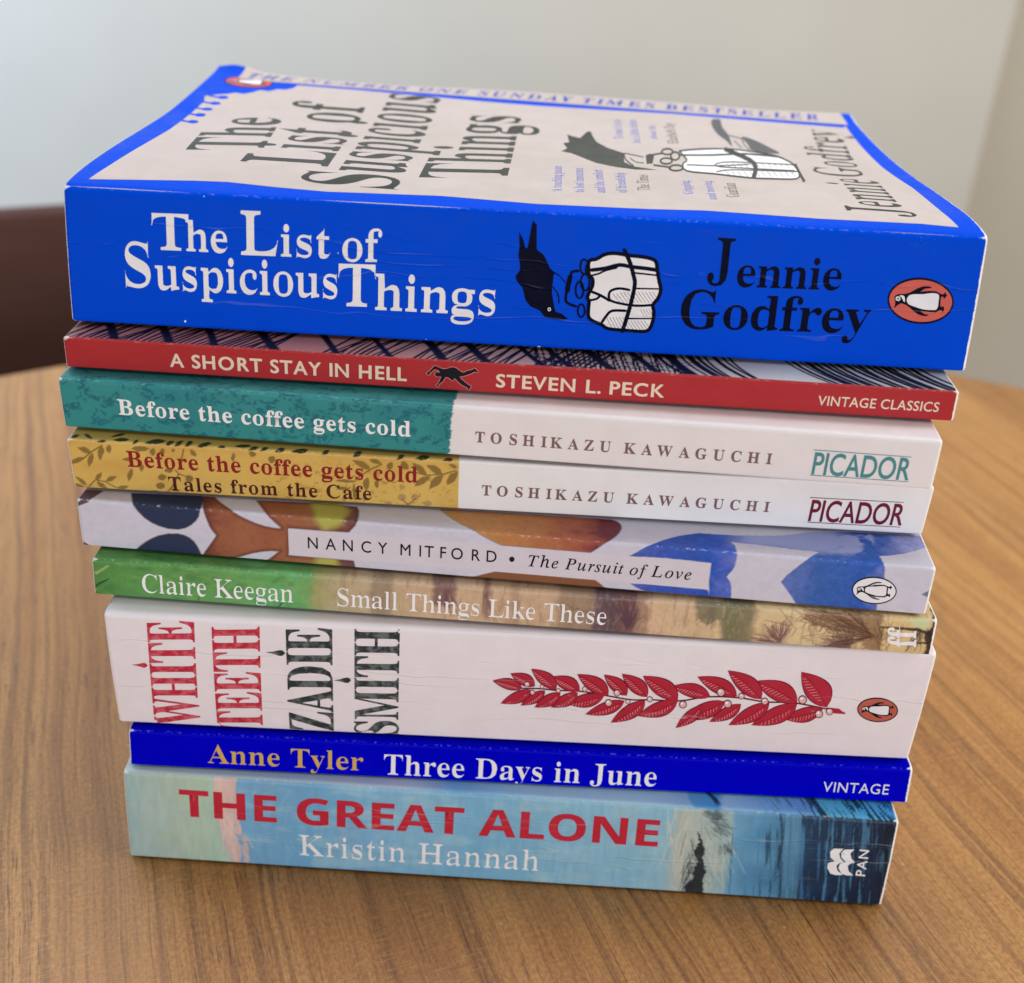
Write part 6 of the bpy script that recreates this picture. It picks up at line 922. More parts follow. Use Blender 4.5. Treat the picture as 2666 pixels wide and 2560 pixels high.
CV = {2: {},3: {'edge': [[(88.86,19.49),(89.28,13.19),(89.18,6.55),(89.04,0.18)]]},4: {'edge': [[(89.9,14.96),(89.88,13.22),(89.81,7.09),(89.71,0.8)]],'leaf': [[(5.22,11.02),(4.93,11.73),(4.52,12.17),(4.03,12.41),(3.46,12.49),(2.83,12.43),(2.16,12.27),(2.54,11.77),(2.95,11.35),(3.41,11.02),(3.93,10.83),(4.52,10.8)],[(3.38,9.43),(2.7,9.59),(2.07,9.5),(1.46,9.23),(0.89,8.82),(0.33,8.28),(-0.21,7.65),(0.43,7.68),(1.07,7.78),(1.69,7.98),(2.28,8.29),(2.85,8.75)],[(5.47,10.88),(4.78,10.32),(4.34,9.71),(4.07,9.05),(3.97,8.35),(3.99,7.61),(4.11,6.85),(4.62,7.46),(5.05,8.08),(5.38,8.73),(5.59,9.4),(5.65,10.11)],[(7.91,12.98),(7.27,12.4),(6.9,11.79),(6.71,11.16),(6.69,10.51),(6.8,9.85),(7.01,9.18),(7.45,9.79),(7.81,10.41),(8.07,11.03),(8.21,11.67),(8.18,12.31)],[(9.61,13.58),(9.1,13.12),(8.85,12.7),(8.78,12.29),(8.86,11.91),(9.07,11.53),(9.38,11.17),(9.69,11.6),(9.93,12.03),(10.07,12.44),(10.1,12.84),(9.97,13.22)],[(14.62,12.78),(15.29,12.3),(16.0,12.1),(16.72,12.12),(17.47,12.31),(18.24,12.64),(19.02,13.08),(18.32,13.34),(17.61,13.52),(16.9,13.59),(16.16,13.52),(15.41,13.29)],[(19.66,13.28),(19.11,12.9),(18.83,12.51),(18.73,12.12),(18.79,11.72),(18.98,11.32),(19.26,10.92),(19.61,11.31),(19.88,11.7),(20.06,12.09),(20.1,12.49),(20.0,12.88)],[(22.1,13.44),(21.56,13.17),(21.25,12.84),(21.09,12.46),(21.06,12.05),(21.15,11.6),(21.31,11.12),(21.68,11.44),(21.98,11.78),(22.21,12.14),(22.32,12.53),(22.31,12.96)],[(24.38,13.43),(24.06,13.29),(23.89,13.13),(23.83,12.96),(23.87,12.78),(23.97,12.59),(24.14,12.38),(24.35,12.54),(24.51,12.7),(24.61,12.87),(24.64,13.04),(24.58,13.23)],[(14.52,9.69),(14.19,10.1),(13.82,10.27),(13.43,10.29),(13.02,10.16),(12.59,9.92),(12.15,9.6),(12.51,9.36),(12.88,9.2),(13.26,9.12),(13.66,9.15),(14.08,9.31)],[(14.11,7.36),(13.47,6.79),(13.06,6.16),(12.82,5.49),(12.71,4.78),(12.71,4.04),(12.8,3.28),(13.27,3.9),(13.67,4.54),(13.98,5.2),(14.19,5.88),(14.26,6.6)],[(16.69,8.53),(16.23,8.23),(15.97,7.91),(15.86,7.56),(15.88,7.2),(15.99,6.83),(16.18,6.44),(16.49,6.76),(16.74,7.09),(16.91,7.43),(16.98,7.77),(16.93,8.14)],[(28.14,13.36),(28.04,12.7),(28.12,12.24),(28.33,11.91),(28.64,11.7),(29.04,11.58),(29.51,11.54),(29.47,12.06),(29.38,12.52),(29.22,12.9),(28.98,13.19),(28.64,13.37)],[(41.45,13.28),(41.67,12.72),(41.95,12.45),(42.26,12.38),(42.61,12.48),(42.98,12.73),(43.37,13.09),(43.11,13.44),(42.83,13.69),(42.53,13.85),(42.2,13.86),(41.85,13.71)],[(38.08,13.29),(37.7,12.81),(37.49,12.34),(37.41,11.87),(37.44,11.39),(37.55,10.91),(37.73,10.44),(37.99,10.91),(38.18,11.39),(38.31,11.86),(38.36,12.34),(38.31,12.81)],[(47.21,13.02),(46.54,12.9),(46.16,12.66),(45.99,12.32),(46.0,11.91),(46.15,11.44),(46.41,10.92),(46.87,11.14),(47.23,11.39),(47.49,11.69),(47.6,12.05),(47.54,12.48)],[(5.14,3.36),(5.75,3.42),(6.19,3.67),(6.51,4.04),(6.73,4.52),(6.88,5.09),(6.96,5.72),(6.47,5.52),(6.04,5.27),(5.67,4.95),(5.38,4.54),(5.18,4.03)],[(7.45,3.25),(8.02,3.05),(8.53,3.09),(9.01,3.32),(9.45,3.69),(9.86,4.19),(10.25,4.78),(9.72,4.79),(9.22,4.73),(8.73,4.58),(8.27,4.31),(7.84,3.89)],[(5.32,3.1),(5.46,2.29),(5.75,1.69),(6.15,1.23),(6.65,0.89),(7.22,0.66),(7.84,0.5),(7.59,1.16),(7.29,1.76),(6.93,2.28),(6.5,2.69),(5.98,2.99)],[(9.96,1.33),(10.41,0.94),(10.87,0.82),(11.33,0.89),(11.79,1.14),(12.24,1.51),(12.7,1.99),(12.25,2.18),(11.79,2.28),(11.33,2.28),(10.88,2.15),(10.42,1.87)],[(2.97,1.52),(2.85,2.3),(2.58,2.88),(2.21,3.33),(1.75,3.66),(1.22,3.89),(0.63,4.05),(0.86,3.43),(1.13,2.86),(1.46,2.35),(1.86,1.94),(2.34,1.64)],[(2.44,0.67),(2.19,1.32),(1.84,1.72),(1.4,1.94),(0.91,2.0),(0.35,1.94),(-0.24,1.78),(0.09,1.32),(0.45,0.94),(0.85,0.65),(1.3,0.48),(1.82,0.46)],[(69.42,10.83),(68.98,11.82),(68.39,12.47),(67.71,12.88),(66.95,13.09),(66.12,13.13),(65.23,13.04),(65.78,12.3),(66.36,11.67),(67.0,11.16),(67.71,10.81),(68.5,10.66)],[(71.95,12.52),(71.57,13.14),(71.12,13.51),(70.62,13.71),(70.08,13.75),(69.51,13.67),(68.91,13.49),(69.34,13.05),(69.79,12.69),(70.27,12.42),(70.78,12.28),(71.34,12.28)],[(74.18,13.24),(73.65,12.93),(73.35,12.56),(73.23,12.15),(73.25,11.7),(73.38,11.21),(73.61,10.71),(73.96,11.06),(74.25,11.44),(74.44,11.83),(74.52,12.26),(74.47,12.72)],[(76.41,13.39),(76.29,12.51),(76.4,11.93),(76.67,11.55),(77.08,11.35),(77.6,11.3),(78.21,11.36),(78.16,12.02),(78.03,12.59),(77.83,13.05),(77.51,13.36),(77.07,13.51)],[(82.26,10.0),(82.06,11.08),(81.66,11.86),(81.12,12.44),(80.47,12.83),(79.73,13.08),(78.91,13.22),(79.25,12.37),(79.66,11.61),(80.13,10.95),(80.71,10.43),(81.39,10.08)],[(85.89,10.59),(85.55,11.6),(85.07,12.25),(84.48,12.65),(83.8,12.82),(83.05,12.83),(82.24,12.71),(82.68,11.97),(83.17,11.34),(83.72,10.83),(84.34,10.5),(85.04,10.38)],[(83.1,9.79),(82.19,9.79),(81.43,9.5),(80.77,9.02),(80.2,8.36),(79.69,7.56),(79.25,6.65),(80.06,6.86),(80.82,7.16),(81.52,7.57),(82.15,8.11),(82.7,8.82)],[(85.95,10.32),(84.96,10.16),(84.24,9.72),(83.7,9.07),(83.32,8.25),(83.06,7.29),(82.91,6.21),(83.7,6.58),(84.41,7.05),(85.03,7.62),(85.52,8.32),(85.86,9.19)],[(89.36,11.5),(88.45,11.25),(87.81,10.77),(87.35,10.11),(87.06,9.31),(86.89,8.39),(86.83,7.37),(87.54,7.8),(88.18,8.31),(88.71,8.9),(89.11,9.6),(89.36,10.44)],[(89.25,12.44),(89.04,12.95),(88.76,13.27),(88.43,13.45),(88.06,13.52),(87.66,13.48),(87.24,13.38),(87.5,13.01),(87.78,12.7),(88.09,12.46),(88.43,12.32),(88.81,12.29)],[(61.16,7.2),(61.97,6.88),(62.8,6.74),(63.64,6.71),(64.48,6.8),(65.33,6.97),(66.19,7.2),(65.36,7.39),(64.53,7.53),(63.7,7.6),(62.86,7.59),(62.02,7.47)],[(61.09,5.13),(61.64,4.74),(62.22,4.56),(62.8,4.54),(63.39,4.65),(63.99,4.86),(64.59,5.16),(64.02,5.39),(63.45,5.55),(62.87,5.64),(62.29,5.62),(61.7,5.47)],[(68.6,8.8),(67.98,8.12),(67.65,7.42),(67.54,6.71),(67.62,5.98),(67.84,5.25),(68.18,4.5),(68.59,5.21),(68.89,5.92),(69.09,6.63),(69.14,7.34),(69.01,8.07)],[(70.78,7.92),(70.37,7.53),(70.18,7.15),(70.15,6.78),(70.25,6.42),(70.45,6.07),(70.74,5.72),(70.99,6.1),(71.16,6.48),(71.26,6.86),(71.25,7.22),(71.11,7.58)],[(65.47,6.53),(65.18,5.66),(65.06,4.81),(65.06,3.98),(65.16,3.15),(65.33,2.34),(65.57,1.52),(65.74,2.39),(65.85,3.25),(65.9,4.09),(65.87,4.92),(65.74,5.74)],[(21.95,5.34),(21.76,4.86),(21.34,4.49),(20.81,4.33),(20.3,4.42),(19.95,4.74),(19.86,5.2),(20.05,5.68),(20.47,6.05),(21.0,6.21),(21.51,6.12),(21.86,5.8)],[(28.21,5.4),(28.04,4.92),(27.65,4.55),(27.16,4.39),(26.69,4.48),(26.37,4.81),(26.29,5.27),(26.46,5.75),(26.84,6.11),(27.33,6.27),(27.8,6.18),(28.12,5.86)],[(21.34,2.85),(21.15,2.37),(20.73,1.99),(20.19,1.83),(19.67,1.92),(19.33,2.24),(19.24,2.71),(19.43,3.19),(19.85,3.56),(20.39,3.73),(20.9,3.64),(21.24,3.32)],[(19.61,0.77),(19.43,0.45),(19.02,0.2),(18.49,0.08),(17.97,0.13),(17.61,0.32),(17.5,0.62),(17.67,0.94),(18.08,1.19),(18.62,1.31),(19.13,1.27),(19.5,1.07)],[(23.63,7.35),(23.47,7.0),(23.09,6.74),(22.6,6.61),(22.13,6.67),(21.81,6.89),(21.71,7.22),(21.87,7.56),(22.25,7.82),(22.74,7.95),(23.21,7.89),(23.53,7.67)]],'dark': [[(2.08,16.64),(1.57,16.93),(1.21,16.91),(0.97,16.68),(0.83,16.26),(0.77,15.7),(0.77,15.02),(1.16,14.96),(1.51,15.0),(1.79,15.14),(2.0,15.43),(2.11,15.9)],[(3.18,17.37),(3.6,16.57),(4.01,16.02),(4.41,15.64),(4.8,15.42),(5.19,15.32),(5.57,15.31),(5.16,15.92),(4.76,16.45),(4.35,16.9),(3.95,17.23),(3.56,17.42)],[(6.87,14.19),(7.24,14.01),(7.62,13.96),(8.01,14.0),(8.4,14.13),(8.8,14.33),(9.09,14.69),(8.65,14.84),(8.23,14.91),(7.85,14.9),(7.51,14.78),(7.23,14.51)],[(14.0,15.74),(13.17,16.25),(12.44,16.42),(11.79,16.37),(11.21,16.11),(10.68,15.7),(10.19,15.17),(10.94,14.91),(11.66,14.75),(12.34,14.71),(12.96,14.83),(13.53,15.13)],[(12.19,18.46),(11.52,18.63),(10.96,18.54),(10.48,18.27),(10.06,17.84),(9.7,17.29),(9.38,16.65),(9.97,16.67),(10.52,16.77),(11.03,16.97),(11.49,17.28),(11.89,17.75)],[(15.95,15.98),(15.57,15.96),(15.34,15.74),(15.22,15.37),(15.2,14.87),(15.18,14.33),(15.03,13.94),(15.35,14.03),(15.66,14.17),(15.94,14.35),(16.08,14.71),(16.08,15.24)],[(22.24,16.15),(21.21,16.68),(20.34,16.77),(19.56,16.56),(18.88,16.09),(18.27,15.41),(17.72,14.57),(18.62,14.39),(19.45,14.34),(20.3,14.39),(21.05,14.66),(21.71,15.2)],[(24.14,16.09),(23.59,16.33),(23.19,16.23),(22.92,15.91),(22.74,15.38),(22.65,14.69),(22.43,14.11),(22.87,14.11),(23.29,14.18),(23.69,14.31),(24.0,14.62),(24.15,15.2)],[(26.16,16.62),(25.61,16.73),(25.23,16.53),(24.97,16.11),(24.83,15.49),(24.77,14.73),(24.58,14.09),(25.04,14.16),(25.48,14.29),(25.86,14.52),(26.08,15.0),(26.2,15.66)],[(28.33,16.59),(27.77,16.75),(27.4,16.59),(27.16,16.19),(27.03,15.58),(26.99,14.83),(26.87,14.15),(27.31,14.19),(27.73,14.3),(28.09,14.52),(28.3,14.97),(28.4,15.63)],[(32.74,16.25),(32.0,16.53),(31.4,16.46),(30.89,16.14),(30.47,15.6),(30.11,14.89),(29.7,14.21),(30.32,14.19),(30.94,14.25),(31.55,14.37),(32.06,14.73),(32.46,15.32)],[(36.3,14.94),(35.88,15.29),(35.53,15.41),(35.23,15.35),(34.97,15.16),(34.74,14.85),(34.54,14.44),(34.86,14.33),(35.18,14.27),(35.49,14.26),(35.81,14.32),(36.11,14.48)],[(42.0,15.91),(41.18,16.38),(40.45,16.52),(39.77,16.44),(39.14,16.15),(38.55,15.71),(38.0,15.14),(38.75,14.91),(39.48,14.79),(40.18,14.78),(40.84,14.93),(41.45,15.26)],[(43.7,15.53),(43.15,15.82),(42.72,15.8),(42.36,15.56),(42.07,15.13),(41.84,14.55),(41.5,14.09),(41.95,14.06),(42.38,14.08),(42.81,14.17),(43.22,14.34),(43.53,14.77)],[(45.86,15.5),(45.39,15.78),(45.03,15.77),(44.76,15.54),(44.56,15.12),(44.42,14.56),(44.19,14.11),(44.56,14.08),(44.91,14.1),(45.25,14.18),(45.57,14.35),(45.78,14.76)],[(49.65,15.38),(49.11,15.74),(48.68,15.75),(48.34,15.52),(48.07,15.08),(47.87,14.46),(47.54,14.01),(47.97,13.95),(48.39,13.96),(48.8,14.03),(49.18,14.21),(49.51,14.55)],[(49.64,15.21),(49.14,15.52),(48.74,15.54),(48.4,15.34),(48.13,14.96),(47.9,14.44),(47.56,14.06),(47.97,14.0),(48.37,14.01),(48.75,14.07),(49.13,14.22),(49.47,14.5)],[(55.19,15.27),(54.42,15.8),(53.73,15.94),(53.1,15.82),(52.53,15.46),(51.99,14.93),(51.46,14.32),(52.11,14.18),(52.77,14.11),(53.42,14.12),(54.07,14.23),(54.7,14.5)],[(59.83,15.82),(59.32,15.99),(58.94,15.86),(58.64,15.52),(58.41,15.0),(58.23,14.37),(57.96,13.92),(58.38,13.95),(58.78,14.04),(59.17,14.18),(59.52,14.41),(59.73,14.97)],[(67.3,16.11),(66.71,16.4),(66.27,16.3),(65.95,15.92),(65.71,15.3),(65.55,14.5),(65.31,13.91),(65.79,13.91),(66.23,13.99),(66.65,14.14),(67.02,14.4),(67.23,15.07)],[(77.12,15.5),(76.63,15.81),(76.25,15.76),(75.95,15.48),(75.72,14.99),(75.53,14.37),(75.3,13.91),(75.7,13.89),(76.08,13.92),(76.44,14.03),(76.76,14.23),(77.01,14.64)],[(82.96,15.6),(82.24,16.15),(81.6,16.25),(81.01,16.05),(80.47,15.57),(79.97,14.88),(79.46,14.19),(80.1,14.07),(80.72,14.02),(81.34,14.07),(81.94,14.24),(82.49,14.65)],[(88.28,15.06),(87.8,15.52),(87.36,15.66),(86.94,15.55),(86.56,15.25),(86.2,14.78),(85.84,14.29),(86.27,14.16),(86.7,14.1),(87.13,14.1),(87.54,14.2),(87.94,14.4)]],'faint': [[(77.5,3.47),(77.37,2.97),(77.0,2.59),(76.51,2.42),(76.01,2.52),(75.65,2.85),(75.52,3.33),(75.65,3.83),(76.02,4.21),(76.51,4.38),(77.0,4.28),(77.37,3.95)],[(80.61,3.75),(80.48,3.26),(80.12,2.87),(79.62,2.71),(79.13,2.8),(78.76,3.14),(78.63,3.62),(78.76,4.11),(79.12,4.5),(79.62,4.66),(80.11,4.57),(80.47,4.24)],[(83.57,1.96),(83.44,1.49),(83.09,1.13),(82.61,0.98),(82.13,1.07),(81.77,1.38),(81.64,1.83),(81.76,2.29),(82.11,2.65),(82.59,2.81),(83.07,2.72),(83.43,2.41)],[(74.23,1.31),(74.11,0.92),(73.8,0.61),(73.37,0.48),(72.94,0.55),(72.64,0.81),(72.52,1.19),(72.64,1.59),(72.96,1.9),(73.38,2.03),(73.81,1.96),(74.12,1.7)],[(78.49,1.26),(78.41,0.97),(78.2,0.75),(77.92,0.65),(77.64,0.71),(77.43,0.9),(77.35,1.18),(77.43,1.46),(77.64,1.68),(77.92,1.78),(78.2,1.73),(78.41,1.53)]],'stem': [[(2.92,9.07),(5.4,11.36),(7.93,13.14)],[(2.37,0.19),(5.15,3.42),(7.29,3.07),(9.83,1.39)],[(26.67,13.43),(25.8,10.12),(25.03,7.77)],[(24.19,7.55),(24.9,6.44),(27.27,5.6)],[(24.9,6.44),(23.19,2.98),(21.28,0.41)],[(22.81,1.94),(24.88,0.66)],[(66.01,8.05),(69.42,10.83),(71.95,12.35)],[(78.91,10.79),(82.26,10.0),(85.89,10.52),(88.93,11.74)],[(76.51,2.88),(77.92,1.22),(79.62,3.09)]]},5: {'plum': [[(0.08,11.93),(-0.22,16.55),(0.05,18.27),(4.63,18.39),(3.5,14.89),(2.71,13.29)],[(-0.84,2.2),(1.03,1.55),(2.46,-0.27),(-0.75,-0.49)]],'navy': [[(11.29,18.38),(12.35,15.92),(13.38,13.64),(14.37,11.95),(15.74,10.29),(17.35,9.1),(19.0,8.35),(21.24,7.75),(23.53,7.75),(25.29,8.37),(26.69,9.32),(27.93,10.65),(28.7,11.98),(29.16,14.5),(28.54,18.1),(27.68,19.61)],[(12.2,-0.23),(13.83,1.89),(15.51,3.44),(17.15,4.62),(18.76,5.51),(21.12,6.29),(23.43,6.51),(24.94,6.2),(26.04,5.63),(27.05,4.67),(27.79,3.27),(28.36,1.47),(28.62,-0.36),(19.78,-0.78)]],'fish': [[(27.98,19.51),(30.79,19.5),(32.75,17.42),(35.33,15.1),(37.73,13.2),(39.74,12.15),(41.96,11.2),(44.19,10.56),(46.06,10.3),(47.95,10.25),(47.96,10.61),(46.15,12.32),(44.67,14.01),(42.2,17.64),(40.73,19.57),(53.35,20.35),(64.42,20.3),(65.19,18.66),(65.52,16.53),(65.66,14.25),(65.28,12.82),(63.75,10.8),(49.85,10.66),(49.37,2.88),(56.8,2.83),(64.77,2.71),(65.19,0.06),(43.12,-0.4),(45.32,1.78),(47.39,3.93),(45.03,3.78),(43.1,3.41),(40.77,2.67),(38.82,1.82),(36.85,0.83),(34.86,-0.39),(28.68,-0.55),(29.1,1.08),(29.63,2.07),(31.34,4.77),(32.62,6.95),(31.92,7.88),(31.24,9.08),(30.55,11.26),(30.01,13.44),(29.05,16.32)]],'lime': [[(52.98,21.95),(60.19,22.33),(63.1,18.33),(62.28,12.53),(58.12,10.34),(56.29,12.4),(55.02,16.34)],[(56.05,3.31),(60.61,3.31),(61.68,-0.54),(55.18,-0.49)]],'amber': [[(83.75,22.29),(85.92,19.83),(88.01,17.69),(90.01,16.18),(91.98,14.83),(94.64,12.79),(97.58,11.33),(99.42,10.55),(119.61,10.58),(120.96,11.76),(122.29,13.1),(123.66,14.37),(125.09,16.47),(126.0,18.32),(126.48,20.11),(126.37,21.84),(125.64,22.93),(124.36,23.72)]],'amberlow': [[(91.37,0.15),(94.64,1.71),(98.25,3.11),(121.24,3.06),(122.78,1.87),(124.55,0.1),(107.19,0.04)]],'blue': [[(128.46,10.45),(131.52,12.86),(134.53,15.28),(136.91,17.23),(139.7,18.97),(142.09,20.07),(144.48,20.95),(148.38,21.03),(153.08,21.22),(159.38,21.96),(164.16,22.84),(171.56,25.45),(180.42,26.8),(197.29,27.73),(197.37,22.95),(194.39,20.85),(191.35,19.18),(188.03,17.9),(185.22,17.2),(185.59,14.81),(186.02,12.45),(186.44,9.2),(186.18,6.8),(185.83,4.85),(186.01,2.45),(186.21,-0.06),(168.53,-0.45),(166.51,2.85),(164.86,5.0),(163.45,6.86),(164.52,8.78),(165.81,10.42),(168.4,13.48),(170.08,15.36),(171.84,16.97),(166.51,17.09),(161.59,17.57),(156.63,17.9),(151.65,18.23),(152.38,16.9),(152.61,15.15),(152.75,13.32),(152.73,11.92),(152.65,10.41),(152.24,9.05),(151.14,7.04),(152.07,5.7),(152.51,4.31),(152.74,2.4),(152.93,0.17),(147.86,0.33),(146.71,10.48),(136.7,10.8)],[(129.22,2.89),(135.52,3.05),(147.37,2.91),(147.95,0.24),(141.6,0.56),(133.21,0.57),(130.95,1.8)]],'slate': [[(195.34,6.55),(197.15,8.02),(197.33,5.66)]],'label': [[(49.7,10.6),(147.17,10.43),(147.37,2.91),(49.41,2.88)]]},6: {'bush': [[(157.08,0.95),(157.96,3.5),(159.68,5.61),(162.54,7.81),(163.98,7.21),(164.24,3.58),(164.09,0.01),(159.56,-0.06)],[(170.89,0.73),(172.25,2.34),(175.53,4.12),(180.37,3.09),(181.96,0.27),(175.33,-0.1)]],'brown': [[(166.92,11.88),(185.23,12.01),(186.14,1.15),(181.85,1.0),(181.53,3.2),(178.55,4.88),(174.49,5.98),(169.64,7.24),(167.43,9.21)]],'gtree': [[(141.54,11.95),(148.21,12.11),(148.59,6.55),(147.04,6.41),(145.24,4.79),(143.1,6.55)]],'branch': [[(185.09,8.15),(193.59,8.43),(197.68,7.11),(198.26,5.95),(193.74,7.48),(185.16,7.67)],[(193.47,4.29),(197.66,4.92),(197.78,4.19),(193.54,3.9)]],'dark': [[(197.14,16.17),(197.9,12.25),(198.88,-0.15),(196.18,-0.4),(196.24,4.05),(195.16,5.91),(196.6,8.94)]],'blob': [[(190.95,10.36),(193.22,11.35),(195.73,11.33),(196.22,9.39),(195.25,7.76),(192.78,8.6)]],'twig': [[(0.0,3.18),(1.53,4.55),(3.88,5.89),(3.66,5.42),(1.69,4.11),(0.12,2.74)],[(24.58,0.65),(25.02,2.29),(25.25,2.22),(24.8,0.62)],[(43.51,0.5),(44.98,2.47),(45.2,2.26),(43.89,0.44)]],'glow': [[(0.29,7.15),(3.77,9.69),(4.04,9.27),(0.94,6.76)]]},9: {'rock': [[(22.89,28.62),(28.67,28.59),(28.5,21.6),(28.96,17.61),(29.56,11.52),(29.92,10.1),(28.12,10.88),(27.82,13.95),(28.1,10.37),(29.17,5.77),(28.73,-1.14),(27.7,-1.23),(25.48,5.46),(24.09,11.58),(23.47,16.14),(23.07,21.16)],[(29.8,10.09),(30.84,9.56),(31.29,5.95),(31.0,-0.95),(30.09,-1.02),(29.66,5.81)]],'pale': [[(-1.56,30.89),(22.51,30.83),(23.14,27.63),(23.37,18.66),(24.09,11.58),(25.48,5.46),(27.88,-1.75),(-2.8,-1.16)]],'sand': [[(139.63,27.75),(146.7,27.95),(154.09,27.81),(154.92,23.39),(154.61,13.42),(154.7,-0.39),(138.26,-1.01),(139.18,14.45)]],'tree': [[(145.65,21.3),(146.57,19.66),(148.21,15.59),(148.0,12.87),(148.61,10.58),(149.53,8.31),(148.67,5.87),(149.84,-0.61),(145.1,-0.62),(144.36,2.72),(145.34,4.4),(146.42,5.68),(145.91,7.61),(146.31,9.61),(146.89,11.22),(145.89,13.47),(145.69,15.38),(146.59,18.14)]],'smoke': [[(146.43,27.74),(150.23,28.05),(152.2,26.35),(150.92,24.56),(148.51,24.93)],[(151.45,17.4),(154.61,18.43),(155.32,15.03),(152.35,14.78)]]}}

